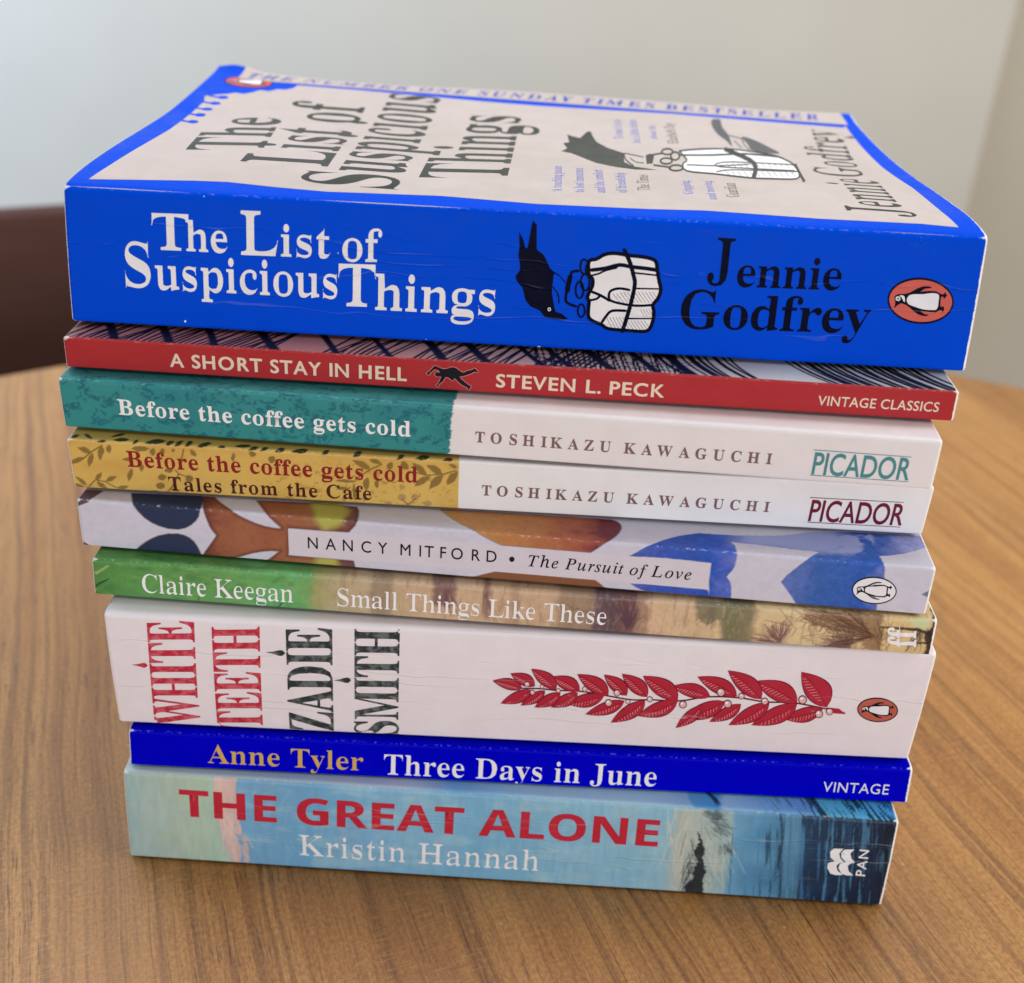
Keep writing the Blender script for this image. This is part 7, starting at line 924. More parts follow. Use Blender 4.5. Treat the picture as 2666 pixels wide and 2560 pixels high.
# outlines of the letters used, in thousandths of an em
GLYPHS = {'B': {' ': (278,[]),'A': (650,[[-13,0,190,0,190,27,143,32,119,47,111,72,154,197,376,197,415,98,422,68,413,45,386,32,341,27,341,0,660,0,660,27,641,30,625,38,612,51,600,70,572,129,334,693,307,694,73,111,60,82,48,60,35,45,21,35,5,29,-13,27],[169,239,263,475,360,239]]),'B': (659,[[24,0,354,0,433,6,499,23,553,52,592,90,615,139,623,196,601,275,536,332,427,368,518,399,572,450,590,522,561,609,474,661,328,678,23,678,23,653,44,652,62,649,76,645,87,637,96,627,103,614,107,597,110,575,111,549,111,122,109,90,103,65,93,48,77,37,54,29,24,26],[271,375,271,582,272,604,275,621,280,633,288,640,302,645,322,646,356,642,382,632,401,614,414,589,421,555,424,514,420,467,410,431,392,406,365,389,328,378],[330,36,310,38,294,42,284,50,277,61,272,77,271,97,271,344,294,344,344,340,384,328,413,309,432,280,444,241,448,191,445,142,436,103,422,73,400,52,369,40]]),'C': (697,[[382,-16,494,0,589,50,666,132,638,158,606,121,571,91,533,67,494,49,454,38,414,35,303,69,236,169,214,337,234,516,294,624,395,660,443,654,489,636,531,606,568,566,599,517,625,459,650,459,650,693,624,693,614,668,599,653,577,648,557,651,488,676,434,689,386,693,321,688,261,673,207,648,158,613,117,572,84,523,59,467,44,406,39,340,44,273,59,212,83,156,116,106,157,64,205,30,259,4,318,-11]]),'D': (738,[[30,0,340,0,538,38,657,151,697,339,687,439,655,523,604,590,532,639,440,668,330,678,22,678,22,653,51,651,74,645,91,635,101,618,108,592,110,557,110,111,108,81,103,59,94,44,79,35,58,29,30,26],[331,36,309,38,293,42,282,51,276,63,272,82,271,107,271,573,272,599,276,618,282,631,293,639,310,643,332,645,438,611,501,510,522,341,517,247,501,171,476,112,439,70,391,44]]),'E': (658,[[21,0,599,0,640,213,612,213,594,173,574,139,552,112,527,89,498,71,467,58,430,48,389,43,343,41,318,42,299,46,286,52,278,62,274,78,272,100,272,331,308,330,335,325,359,318,378,306,394,290,407,270,416,244,423,213,428,176,453,176,453,514,429,514,419,466,405,428,386,401,361,381,329,370,288,366,272,366,272,578,274,610,277,621,288,634,298,638,326,641,345,641,411,637,465,625,507,605,537,575,559,532,571,476,594,476,594,678,24,678,24,653,53,651,76,644,93,634,103,615,110,587,112,549,112,116,110,84,104,60,93,44,77,33,53,27,21,25]]),'G': (756,[[399,-15,488,-9,576,11,664,43,664,191,666,219,671,240,680,254,694,263,716,269,745,271,745,295,410,295,410,271,446,269,472,263,490,254,501,239,508,218,510,190,510,106,508,79,500,57,489,41,470,29,444,21,410,19,354,28,306,55,268,101,240,163,223,243,217,339,237,517,297,624,398,660,430,657,460,649,490,635,518,615,545,592,569,564,591,532,609,497,625,458,651,458,651,693,624,693,611,668,597,654,588,650,577,649,560,652,492,677,436,689,383,693,320,688,261,673,208,648,160,614,119,573,86,524,61,469,46,408,41,341,46,272,61,209,86,153,119,104,161,62,211,29,267,5,330,-10]]),'H': (779,[[23,0,360,0,360,26,329,29,305,36,289,47,279,64,273,88,271,120,271,329,509,329,509,120,507,86,501,62,490,46,474,36,450,29,420,26,420,0,755,0,755,26,725,29,702,37,687,49,677,66,671,90,669,120,669,564,671,594,677,616,686,632,701,642,724,649,755,653,755,678,420,678,420,653,443,651,477,643,488,637,497,629,502,618,506,604,509,564,509,373,271,373,271,564,274,604,278,618,284,629,293,637,304,643,337,651,360,653,360,678,24,678,24,653,54,649,77,642,93,631,103,615,109,593,111,564,111,120,109,88,103,64,93,47,77,36,54,29,23,26]]),'I': (388,[[20,0,366,0,366,26,342,29,307,39,294,46,285,55,279,66,275,79,272,115,272,576,274,603,281,623,292,637,308,645,332,650,364,653,364,678,20,678,20,653,53,650,78,645,94,637,104,623,110,603,112,576,112,112,110,84,103,63,91,48,74,38,50,31,20,26]]),'J': (492,[[162,-97,283,-72,356,5,380,132,380,546,383,595,387,612,392,624,401,634,412,642,427,647,468,653,468,678,118,678,118,653,144,650,165,646,182,641,195,633,205,622,212,609,216,592,219,571,220,546,220,32,219,4,214,-19,207,-37,195,-50,178,-57,156,-60,133,-57,119,-46,114,-29,115,-23,133,12,137,26,138,41,136,61,129,78,118,92,103,103,86,109,66,111,48,109,31,102,16,91,4,75,-3,56,-5,34,-3,10,5,-12,17,-33,33,-52,53,-67,77,-80,103,-89,131,-95]]),'K': (760,[[24,0,361,0,361,26,330,29,306,36,290,47,280,64,274,88,272,120,272,295,297,318,485,79,494,63,497,51,495,43,489,36,418,26,418,0,773,0,773,26,738,31,725,37,714,45,690,69,403,424,513,537,584,601,650,640,710,653,723,653,723,678,433,678,433,653,481,650,509,640,519,623,514,604,501,582,478,556,272,348,272,564,275,604,279,618,285,629,294,637,305,643,338,651,361,653,361,678,25,678,25,653,55,650,78,643,94,632,104,615,110,593,112,564,112,120,110,88,104,64,94,47,78,36,55,29,24,26]]),'L': (635,[[23,0,598,0,636,230,609,230,591,187,572,149,551,119,527,93,499,74,469,59,434,49,393,43,348,41,310,43,298,47,288,52,281,59,276,70,273,84,271,123,271,564,272,587,275,605,280,620,287,631,297,640,310,646,327,650,372,653,372,678,24,678,24,653,54,650,77,643,93,633,103,617,109,594,111,564,111,120,109,88,103,64,93,47,77,36,54,29,23,26]]),'M': (944,[[21,0,252,0,252,26,220,28,196,34,178,44,166,60,159,85,157,119,157,579,402,0,429,0,677,594,677,124,674,81,670,66,664,53,655,44,644,37,629,32,589,26,589,0,918,0,918,26,897,27,880,30,866,35,855,41,847,51,841,64,837,80,834,127,834,563,836,592,842,614,853,630,868,641,890,649,919,653,919,678,669,678,472,212,275,678,22,678,22,653,64,648,79,644,90,637,99,629,105,619,109,606,112,569,112,118,110,87,103,63,92,47,75,36,51,29,21,26]]),'O': (782,[[388,-16,437,-13,484,-4,529,11,570,31,607,56,641,86,671,120,695,158,716,199,730,243,739,290,742,339,739,389,730,436,716,481,696,522,671,560,642,594,609,623,572,648,532,668,489,682,443,691,395,694,345,691,298,682,254,667,212,647,175,621,141,592,111,557,87,520,67,479,53,434,44,388,41,339,44,290,53,243,67,199,87,158,111,120,141,86,174,56,211,31,251,11,294,-4,340,-13],[394,18,343,27,300,54,264,100,237,163,221,243,216,339,235,517,292,624,387,660,438,651,482,624,518,579,544,516,560,436,565,339,546,161,489,54]]),'S': (581,[[64,-16,91,-16,103,11,109,15,219,-9,236,-12,269,-15,334,-12,378,-3,418,12,453,32,481,56,505,86,521,120,532,157,535,198,533,228,529,255,521,280,509,303,493,326,473,347,447,367,415,387,281,451,250,467,224,484,204,501,190,520,181,541,178,566,181,592,191,615,208,635,230,650,257,659,289,662,317,659,343,652,370,639,394,621,417,599,437,573,455,543,469,511,480,475,505,475,505,694,477,694,471,676,461,666,446,662,318,691,275,694,238,691,203,683,172,669,143,650,120,627,100,600,86,568,77,533,74,494,79,450,92,411,115,376,147,344,189,313,242,284,335,238,379,209,406,174,415,133,411,103,401,76,383,54,358,36,328,26,293,22,244,28,202,45,166,74,136,115,112,169,93,235,64,235]]),'T': (630,[[137,0,488,0,488,26,454,28,429,34,412,45,401,62,394,87,392,120,392,645,400,645,496,626,558,568,586,472,611,472,611,678,16,678,16,473,43,473,53,524,71,567,97,601,131,625,173,640,222,645,232,645,232,120,230,88,223,63,212,46,194,35,169,28,137,26]]),'U': (733,[[369,-19,450,-12,515,11,566,48,601,102,622,176,629,270,629,563,631,590,636,612,645,628,658,639,679,648,706,653,706,678,489,678,489,653,523,649,548,641,565,631,576,615,582,592,584,563,584,237,565,124,506,56,409,33,365,38,329,52,303,77,284,110,273,154,269,208,269,564,272,604,275,618,281,629,290,637,302,643,335,651,358,653,358,678,22,678,22,653,52,649,75,642,91,631,101,615,107,593,109,564,109,231,116,154,136,91,170,43,219,8,286,-12]]),'W': (910,[[254,-16,283,-16,470,460,637,-16,664,-16,865,590,875,611,885,627,897,639,911,648,929,653,929,678,749,678,749,653,771,651,788,647,801,641,810,633,815,621,817,605,816,590,812,572,706,247,586,603,585,613,593,635,616,649,654,653,654,678,341,678,341,653,365,650,384,646,398,640,409,630,418,615,426,594,448,525,332,228,220,555,210,595,209,611,211,625,215,635,223,643,234,648,269,653,269,678,-23,678,-23,653,-4,651,11,645,23,636,40,606]]),'Z': (658,[[30,0,606,0,631,244,606,244,585,180,556,129,520,91,475,64,420,48,356,43,228,43,605,660,605,678,85,678,66,471,91,471,106,512,122,547,140,575,160,596,184,613,211,626,241,634,278,638,319,640,411,640,30,16]]),'a': (512,[[379,-15,419,-9,456,10,490,41,477,62,460,52,453,51,447,52,442,55,439,59,437,66,436,313,431,363,416,404,392,435,356,457,305,470,241,474,205,472,171,467,141,458,114,446,92,432,73,415,60,395,52,375,49,352,51,333,57,316,67,303,80,292,96,286,115,284,133,286,149,291,164,301,174,313,181,327,183,344,181,356,177,369,155,408,162,426,184,436,220,440,244,438,264,431,278,421,288,405,294,385,296,359,296,283,213,257,146,230,95,203,59,172,37,135,30,94,33,65,43,39,60,17,82,0,110,-10,142,-13,198,-6,250,16,298,52,310,15,337,-8],[225,50,198,58,181,83,176,125,189,183,229,225,296,252,296,94,272,70,259,61,235,51]]),'b': (537,[[64,-17,79,-17,156,42,198,10,242,-9,286,-15,328,-11,366,0,402,19,433,44,459,75,481,112,496,153,506,198,509,247,506,290,499,329,486,365,469,397,448,423,423,445,394,461,363,471,329,474,282,467,241,448,206,415,206,678,12,678,12,654,31,651,46,646,55,638,60,626,63,606,64,578],[272,21,235,30,213,57,206,102,206,360,211,376,219,390,231,402,245,410,259,415,274,417,304,412,327,398,344,374,356,339,363,294,365,238,363,170,356,115,345,73,328,44,304,27]]),'c': (437,[[232,-15,305,-3,369,32,424,90,404,107,372,79,339,63,304,57,265,63,232,82,204,114,183,157,171,212,167,279,176,370,205,424,252,442,275,438,289,425,294,404,292,373,299,335,319,312,352,304,369,306,384,311,397,321,406,333,411,348,413,365,409,395,395,421,373,444,342,461,305,472,260,475,218,471,179,460,143,442,110,417,82,388,60,353,43,313,32,270,29,223,32,179,41,139,56,101,76,68,100,39,129,16,161,-1,195,-12]]),'d': (551,[[208,-15,258,-7,300,17,332,58,332,-15,404,2,469,13,526,16,526,41,506,45,492,52,484,61,479,73,476,90,475,112,475,678,262,678,262,654,285,652,303,648,316,641,325,630,330,616,332,597,332,417,299,449,261,468,217,474,183,470,151,460,121,443,94,419,72,389,54,354,40,313,32,268,29,219,32,176,39,136,52,99,69,66,90,38,116,16,144,-1,175,-12],[255,42,229,47,208,62,193,87,183,124,177,171,175,228,177,287,183,335,194,372,209,398,231,413,259,418,276,416,292,411,307,402,319,390,327,376,332,360,332,113,325,93,314,76,301,62,285,51,270,44]]),'e': (448,[[229,-15,305,-1,370,40,424,108,402,128,370,92,335,70,297,63,230,83,189,145,174,247,421,247,421,258,415,321,399,374,371,417,333,449,287,468,234,474,197,471,162,460,130,443,101,420,76,391,56,358,41,320,32,279,29,234,32,186,41,142,55,102,74,67,98,39,126,16,157,-1,192,-12],[173,286,173,303,180,380,203,427,240,442,261,439,277,429,288,413,294,389,299,358,300,320,300,286]]),'f': (318,[[22,0,297,0,297,24,269,26,249,30,235,38,227,51,222,70,220,97,220,412,303,412,303,462,220,462,220,581,221,605,224,625,229,640,237,651,250,658,268,660,282,658,291,653,280,610,276,596,275,582,277,567,282,554,291,544,303,535,317,531,334,529,349,531,363,537,375,546,384,559,390,575,392,595,388,620,376,643,357,664,331,679,298,689,259,692,206,687,162,673,126,649,99,616,83,575,78,526,78,462,24,462,24,412,78,412,78,82,74,52,71,44,66,38,59,33,50,29,38,26,22,24]]),'g': (487,[[217,-209,293,-204,356,-191,406,-168,441,-137,463,-100,470,-55,468,-26,461,-2,451,19,435,36,413,50,386,60,351,67,310,72,210,73,177,77,157,88,150,106,152,119,158,130,168,141,180,149,195,153,289,155,320,161,348,172,373,186,394,204,411,225,424,249,431,275,434,303,430,337,418,369,399,399,472,399,472,453,347,453,310,465,273,472,234,474,197,472,162,465,131,454,102,439,79,420,59,399,45,374,36,346,33,316,46,251,86,200,152,164,115,146,85,128,63,110,47,90,38,69,35,45,42,13,65,-15,102,-38,57,-57,30,-81,21,-111,27,-137,43,-160,71,-181,109,-197,158,-206],[234,185,213,189,196,199,185,217,176,242,172,274,170,314,172,354,176,386,185,411,196,428,213,439,234,442,256,439,272,428,284,411,291,386,296,354,297,314,296,274,291,242,284,217,272,199,256,189],[239,-173,198,-171,166,-165,141,-154,123,-140,113,-125,109,-108,113,-87,125,-68,144,-51,305,-51,332,-52,354,-56,371,-62,383,-70,390,-82,392,-98,375,-140,324,-165]]),'h': (567,[[27,0,268,0,268,24,251,26,238,31,230,39,224,49,221,64,220,83,220,350,245,380,272,398,302,404,320,402,333,395,341,384,346,368,349,348,350,323,350,83,345,50,331,31,308,24,301,24,301,0,541,0,541,24,524,26,511,31,502,39,496,49,493,64,492,83,492,315,478,403,434,456,362,474,308,465,261,440,220,397,220,678,28,678,28,655,46,652,59,647,68,639,74,628,77,613,78,594,78,83,77,64,73,49,67,38,58,31,44,26,27,24]]),'i': (295,[[27,0,268,0,268,24,251,27,238,32,230,39,225,50,222,64,221,83,221,462,31,462,30,437,48,435,61,431,70,424,74,413,77,397,78,375,78,83,77,63,73,48,68,38,58,31,45,26,27,24],[150,539,170,541,187,549,203,561,215,576,223,594,225,614,223,634,215,652,204,668,188,680,170,688,150,690,130,688,112,680,97,668,85,652,77,634,75,614,77,594,85,576,97,561,112,549,130,541]]),'k': (534,[[26,0,268,0,268,24,251,27,238,32,230,39,224,50,221,64,220,83,220,200,242,219,345,73,355,55,356,47,352,34,341,27,323,24,314,24,314,0,560,0,560,24,543,27,528,36,515,51,331,311,409,387,442,413,477,430,514,437,514,462,306,462,306,437,340,434,357,427,363,414,360,400,352,385,338,369,220,251,220,678,31,678,30,654,49,652,62,647,70,640,74,629,77,613,78,592,78,83,77,64,73,49,68,39,58,31,44,27,26,24]]),'l': (297,[[27,0,268,0,268,24,251,27,238,32,230,39,225,50,222,64,221,83,221,678,30,678,30,654,49,652,62,647,70,639,74,628,77,612,78,592,78,83,77,63,73,48,68,38,58,31,45,26,27,24]]),'m': (825,[[27,0,264,0,264,24,247,27,235,32,227,40,222,50,219,65,218,83,218,350,241,380,267,398,297,404,315,402,328,395,336,384,341,368,344,348,345,323,345,83,344,65,341,50,335,39,326,31,314,26,297,24,297,0,530,0,530,24,513,26,501,31,493,39,487,50,484,65,483,83,483,353,507,381,534,398,562,404,580,402,593,395,601,384,606,368,609,348,610,323,610,83,609,65,606,50,600,39,591,31,579,26,562,24,562,0,798,0,798,24,781,26,768,31,760,39,754,49,751,64,750,83,750,315,736,403,693,456,622,474,567,465,519,436,477,389,453,436,412,465,353,474,303,465,258,438,218,394,218,462,28,462,28,438,46,436,59,431,68,423,74,411,77,396,78,377,78,83,77,64,73,49,67,38,58,31,44,26,27,24]]),'n': (567,[[27,0,268,0,268,24,251,26,238,31,230,39,224,49,221,64,220,83,220,350,245,380,272,398,302,404,320,402,333,395,341,384,346,368,349,348,350,323,350,83,345,50,331,31,308,24,301,24,301,0,541,0,541,24,524,26,511,31,502,39,496,49,493,64,492,83,492,315,478,403,434,456,362,474,308,466,260,440,220,398,220,462,28,462,28,438,46,436,59,431,68,423,74,411,77,396,78,377,78,83,77,64,73,49,67,38,58,31,44,26,27,24]]),'o': (501,[[251,-15,293,-12,331,-1,366,16,396,39,422,68,444,102,459,141,469,183,472,229,469,276,459,318,444,357,422,391,396,420,365,443,330,460,292,471,250,474,208,470,170,460,135,443,103,419,77,390,56,356,40,317,31,275,28,229,31,185,40,143,56,105,77,70,103,41,135,17,170,-1,209,-11],[251,17,226,22,206,35,191,58,181,95,174,189,176,307,182,365,191,403,205,426,225,440,251,445,275,440,295,426,309,403,319,365,325,307,327,188,324,121,321,95,311,58,296,35,276,22]]),'p': (553,[[26,-207,294,-207,294,-183,276,-182,261,-179,249,-175,239,-169,231,-159,226,-147,220,-86,220,48,253,13,292,-8,338,-15,373,-11,404,-1,434,18,459,42,481,72,498,108,511,148,518,191,521,238,519,282,511,322,499,360,482,393,461,421,436,444,408,461,377,472,343,475,291,466,247,438,213,391,213,462,29,462,29,439,47,435,61,429,69,422,74,409,77,389,78,362,75,-150,72,-160,67,-168,60,-175,40,-183,26,-184],[291,42,262,49,238,69,220,102,220,350,242,386,267,407,296,414,324,409,345,394,359,369,368,332,374,286,376,230,374,172,367,125,356,88,340,62,319,47]]),'r': (428,[[27,0,294,0,294,24,269,26,249,31,237,38,228,48,224,63,222,83,222,286,224,315,230,339,241,360,254,375,267,384,281,387,292,385,301,380,322,352,340,337,353,332,369,331,386,333,401,339,414,349,423,362,429,378,431,396,429,418,422,437,410,453,394,464,373,472,347,474,325,471,302,463,279,449,256,429,235,405,217,375,217,462,31,462,30,437,48,435,61,431,69,425,74,414,77,397,78,375,78,83,77,63,73,48,68,38,58,31,45,26,27,24]]),'s': (429,[[225,-15,269,-10,307,4,340,27,364,58,378,96,383,141,380,174,373,202,360,226,341,246,316,265,285,282,199,325,184,335,172,346,163,358,158,371,156,386,158,401,164,414,173,426,186,434,202,439,222,441,247,438,271,428,293,413,312,391,328,363,340,330,363,330,363,475,343,475,336,463,327,456,221,475,210,475,165,470,128,456,97,433,73,403,60,368,55,328,58,300,67,275,81,252,101,231,127,211,159,193,232,156,262,136,280,113,286,87,284,68,277,53,266,40,251,30,232,24,209,22,181,26,154,38,129,58,107,85,91,118,79,157,53,157,53,-13,76,-13,84,1,95,10,109,13,116,13,165,-4,197,-12]]),'t': (340,[[184,-14,245,-2,294,36,331,98,307,111,291,83,272,66,250,60,238,62,229,67,223,76,218,88,215,122,215,415,309,415,309,462,215,462,215,631,192,631,176,606,156,579,102,517,30,446,30,415,72,415,72,106,75,69,84,39,98,16,119,-1,148,-11]]),'u': (558,[[195,-15,224,-13,251,-6,277,5,301,20,322,38,340,60,340,-15,412,4,478,15,536,19,536,44,517,46,503,51,493,58,487,68,483,84,482,104,482,462,282,462,282,438,303,436,319,430,329,422,335,409,339,392,340,369,340,98,318,73,292,58,263,53,248,55,235,60,225,69,217,80,213,94,211,110,211,462,17,462,17,438,36,436,50,430,59,421,64,407,67,390,68,369,68,144,71,96,81,57,97,26,121,3,153,-11]]),'v': (456,[[212,-15,238,-15,405,401,414,415,424,426,437,434,454,439,454,462,303,462,303,438,334,434,353,423,359,405,351,376,275,182,192,411,196,426,210,435,232,438,244,438,244,462,-4,462,-4,437,12,435,24,428,33,419,49,389]]),'x': (475,[[7,0,175,0,175,22,146,25,131,35,126,51,128,62,134,75,205,170,268,71,274,57,276,45,275,38,271,33,265,29,256,26,231,24,231,0,475,0,475,23,465,24,457,27,295,274,378,378,407,409,435,430,463,441,463,462,299,462,299,438,329,435,338,432,344,428,348,423,349,415,347,405,342,394,273,306,222,387,210,410,209,417,214,429,228,436,251,438,251,462,6,462,6,437,26,431,46,416,64,392,183,203,92,84,65,55,36,34,7,22]]),'y': (447,[[78,-209,102,-207,123,-203,142,-195,160,-182,176,-165,193,-143,225,-79,404,403,413,418,422,429,433,435,446,437,446,462,302,462,302,437,332,434,342,431,348,426,353,418,352,387,347,369,276,177,192,419,196,426,202,431,211,434,241,437,241,462,-7,462,-7,437,7,436,16,433,37,410,209,-7,193,-66,170,-110,154,-131,140,-143,128,-147,118,-145,112,-139,109,-97,104,-84,95,-73,83,-65,69,-61,53,-59,35,-61,20,-68,7,-79,-2,-93,-8,-108,-10,-125,-7,-149,1,-169,15,-186,33,-199,54,-206]]),'z': (436,[[19,0,399,0,411,160,387,160,372,120,353,88,332,65,305,49,270,40,227,37,187,37,409,433,409,462,47,462,39,322,65,322,76,357,90,385,108,405,129,418,157,425,191,428,250,428,19,21]]),'‘': (219,[[160,691,98,658,59,606,46,538,54,491,77,458,113,445,144,452,165,472,173,506,166,535,148,555,120,565,120,603,131,638,160,672]]),'’': (219,[[59,445,121,478,160,530,173,598,165,645,142,678,106,691,75,684,54,664,46,630,53,601,71,581,99,571,99,533,88,498,59,464]])},
'F': {' ': (278,[]),'A': (690,[[0,0,163,0,215,170,475,170,527,0,690,0,437,717,252,717],[253,297,345,606,439,297]]),'E': (560,[[90,0,501,0,501,125,241,125,241,309,483,309,483,433,241,433,241,590,501,590,501,714,90,714]]),'G': (724,[[390,-10,496,-4,644,31,644,401,361,401,361,275,496,275,496,126,369,118,340,124,315,133,293,147,274,163,258,183,244,205,233,231,225,259,219,289,215,321,214,355,216,391,221,424,229,455,241,484,255,509,273,532,293,551,316,568,341,581,368,590,398,596,430,598,497,592,558,575,593,559,643,680,620,690,570,706,488,721,431,724,373,721,320,713,272,699,228,679,189,654,155,625,126,591,102,552,82,509,69,463,61,412,58,358,63,273,80,200,106,136,144,84,192,43,249,13,315,-4]]),'H': (765,[[90,0,241,0,241,308,524,308,524,0,675,0,675,714,524,714,524,434,241,434,241,714,90,714]]),'L': (565,[[90,0,531,0,531,125,241,125,241,714,90,714]]),'N': (813,[[90,0,225,0,216,540,220,540,531,0,723,0,723,714,587,714,594,179,591,179,281,714,90,714]]),'O': (796,[[398,-10,454,-7,505,1,550,16,590,36,625,61,655,91,681,126,702,165,717,208,729,254,736,304,738,358,736,412,729,462,717,508,702,552,681,590,655,625,625,654,590,680,550,699,505,714,454,722,399,725,343,722,292,714,247,699,207,680,171,654,141,625,115,591,95,552,79,509,67,463,60,413,58,359,60,305,67,255,79,208,95,165,115,126,141,91,171,61,207,36,247,16,292,2,343,-7],[398,117,354,121,316,133,285,153,260,182,241,217,228,258,220,305,217,358,220,411,228,459,241,500,260,535,285,563,316,583,354,595,399,599,444,595,481,583,513,563,537,535,555,500,569,459,576,411,579,358,576,305,569,258,555,217,537,182,513,153,481,133,443,121]]),'R': (660,[[90,0,241,0,241,274,322,274,492,0,660,0,450,311,484,329,500,340,530,366,555,397,565,415,573,434,582,476,583,500,579,551,566,594,544,631,514,661,474,684,425,701,366,711,298,714,90,714],[241,397,241,590,322,589,351,585,376,578,396,569,411,556,421,540,428,520,430,496,428,473,422,453,412,436,398,422,379,411,354,403,325,399,290,397]]),'T': (579,[[214,0,365,0,365,588,559,588,559,714,20,714,20,588,214,588]]),'d': (633,[[251,-10,279,-9,305,-4,327,3,347,14,365,26,394,55,406,71,412,71,441,0,555,0,555,760,406,760,417,476,412,476,400,492,386,507,370,521,352,533,332,543,309,550,283,555,255,556,210,552,170,538,134,516,103,484,78,444,60,395,49,338,45,272,49,207,59,150,77,101,103,62,133,30,168,8,208,-6],[303,109,279,112,258,119,239,132,224,150,212,172,203,200,198,232,196,270,198,308,203,341,212,369,224,393,239,411,257,424,278,432,301,435,331,432,357,425,377,411,392,393,402,370,410,342,414,309,414,221,409,191,401,166,390,146,375,130,356,118,332,111]]),'x': (578,[[5,0,174,0,289,187,404,0,573,0,387,279,565,546,396,546,289,372,183,546,14,546,190,279]])},
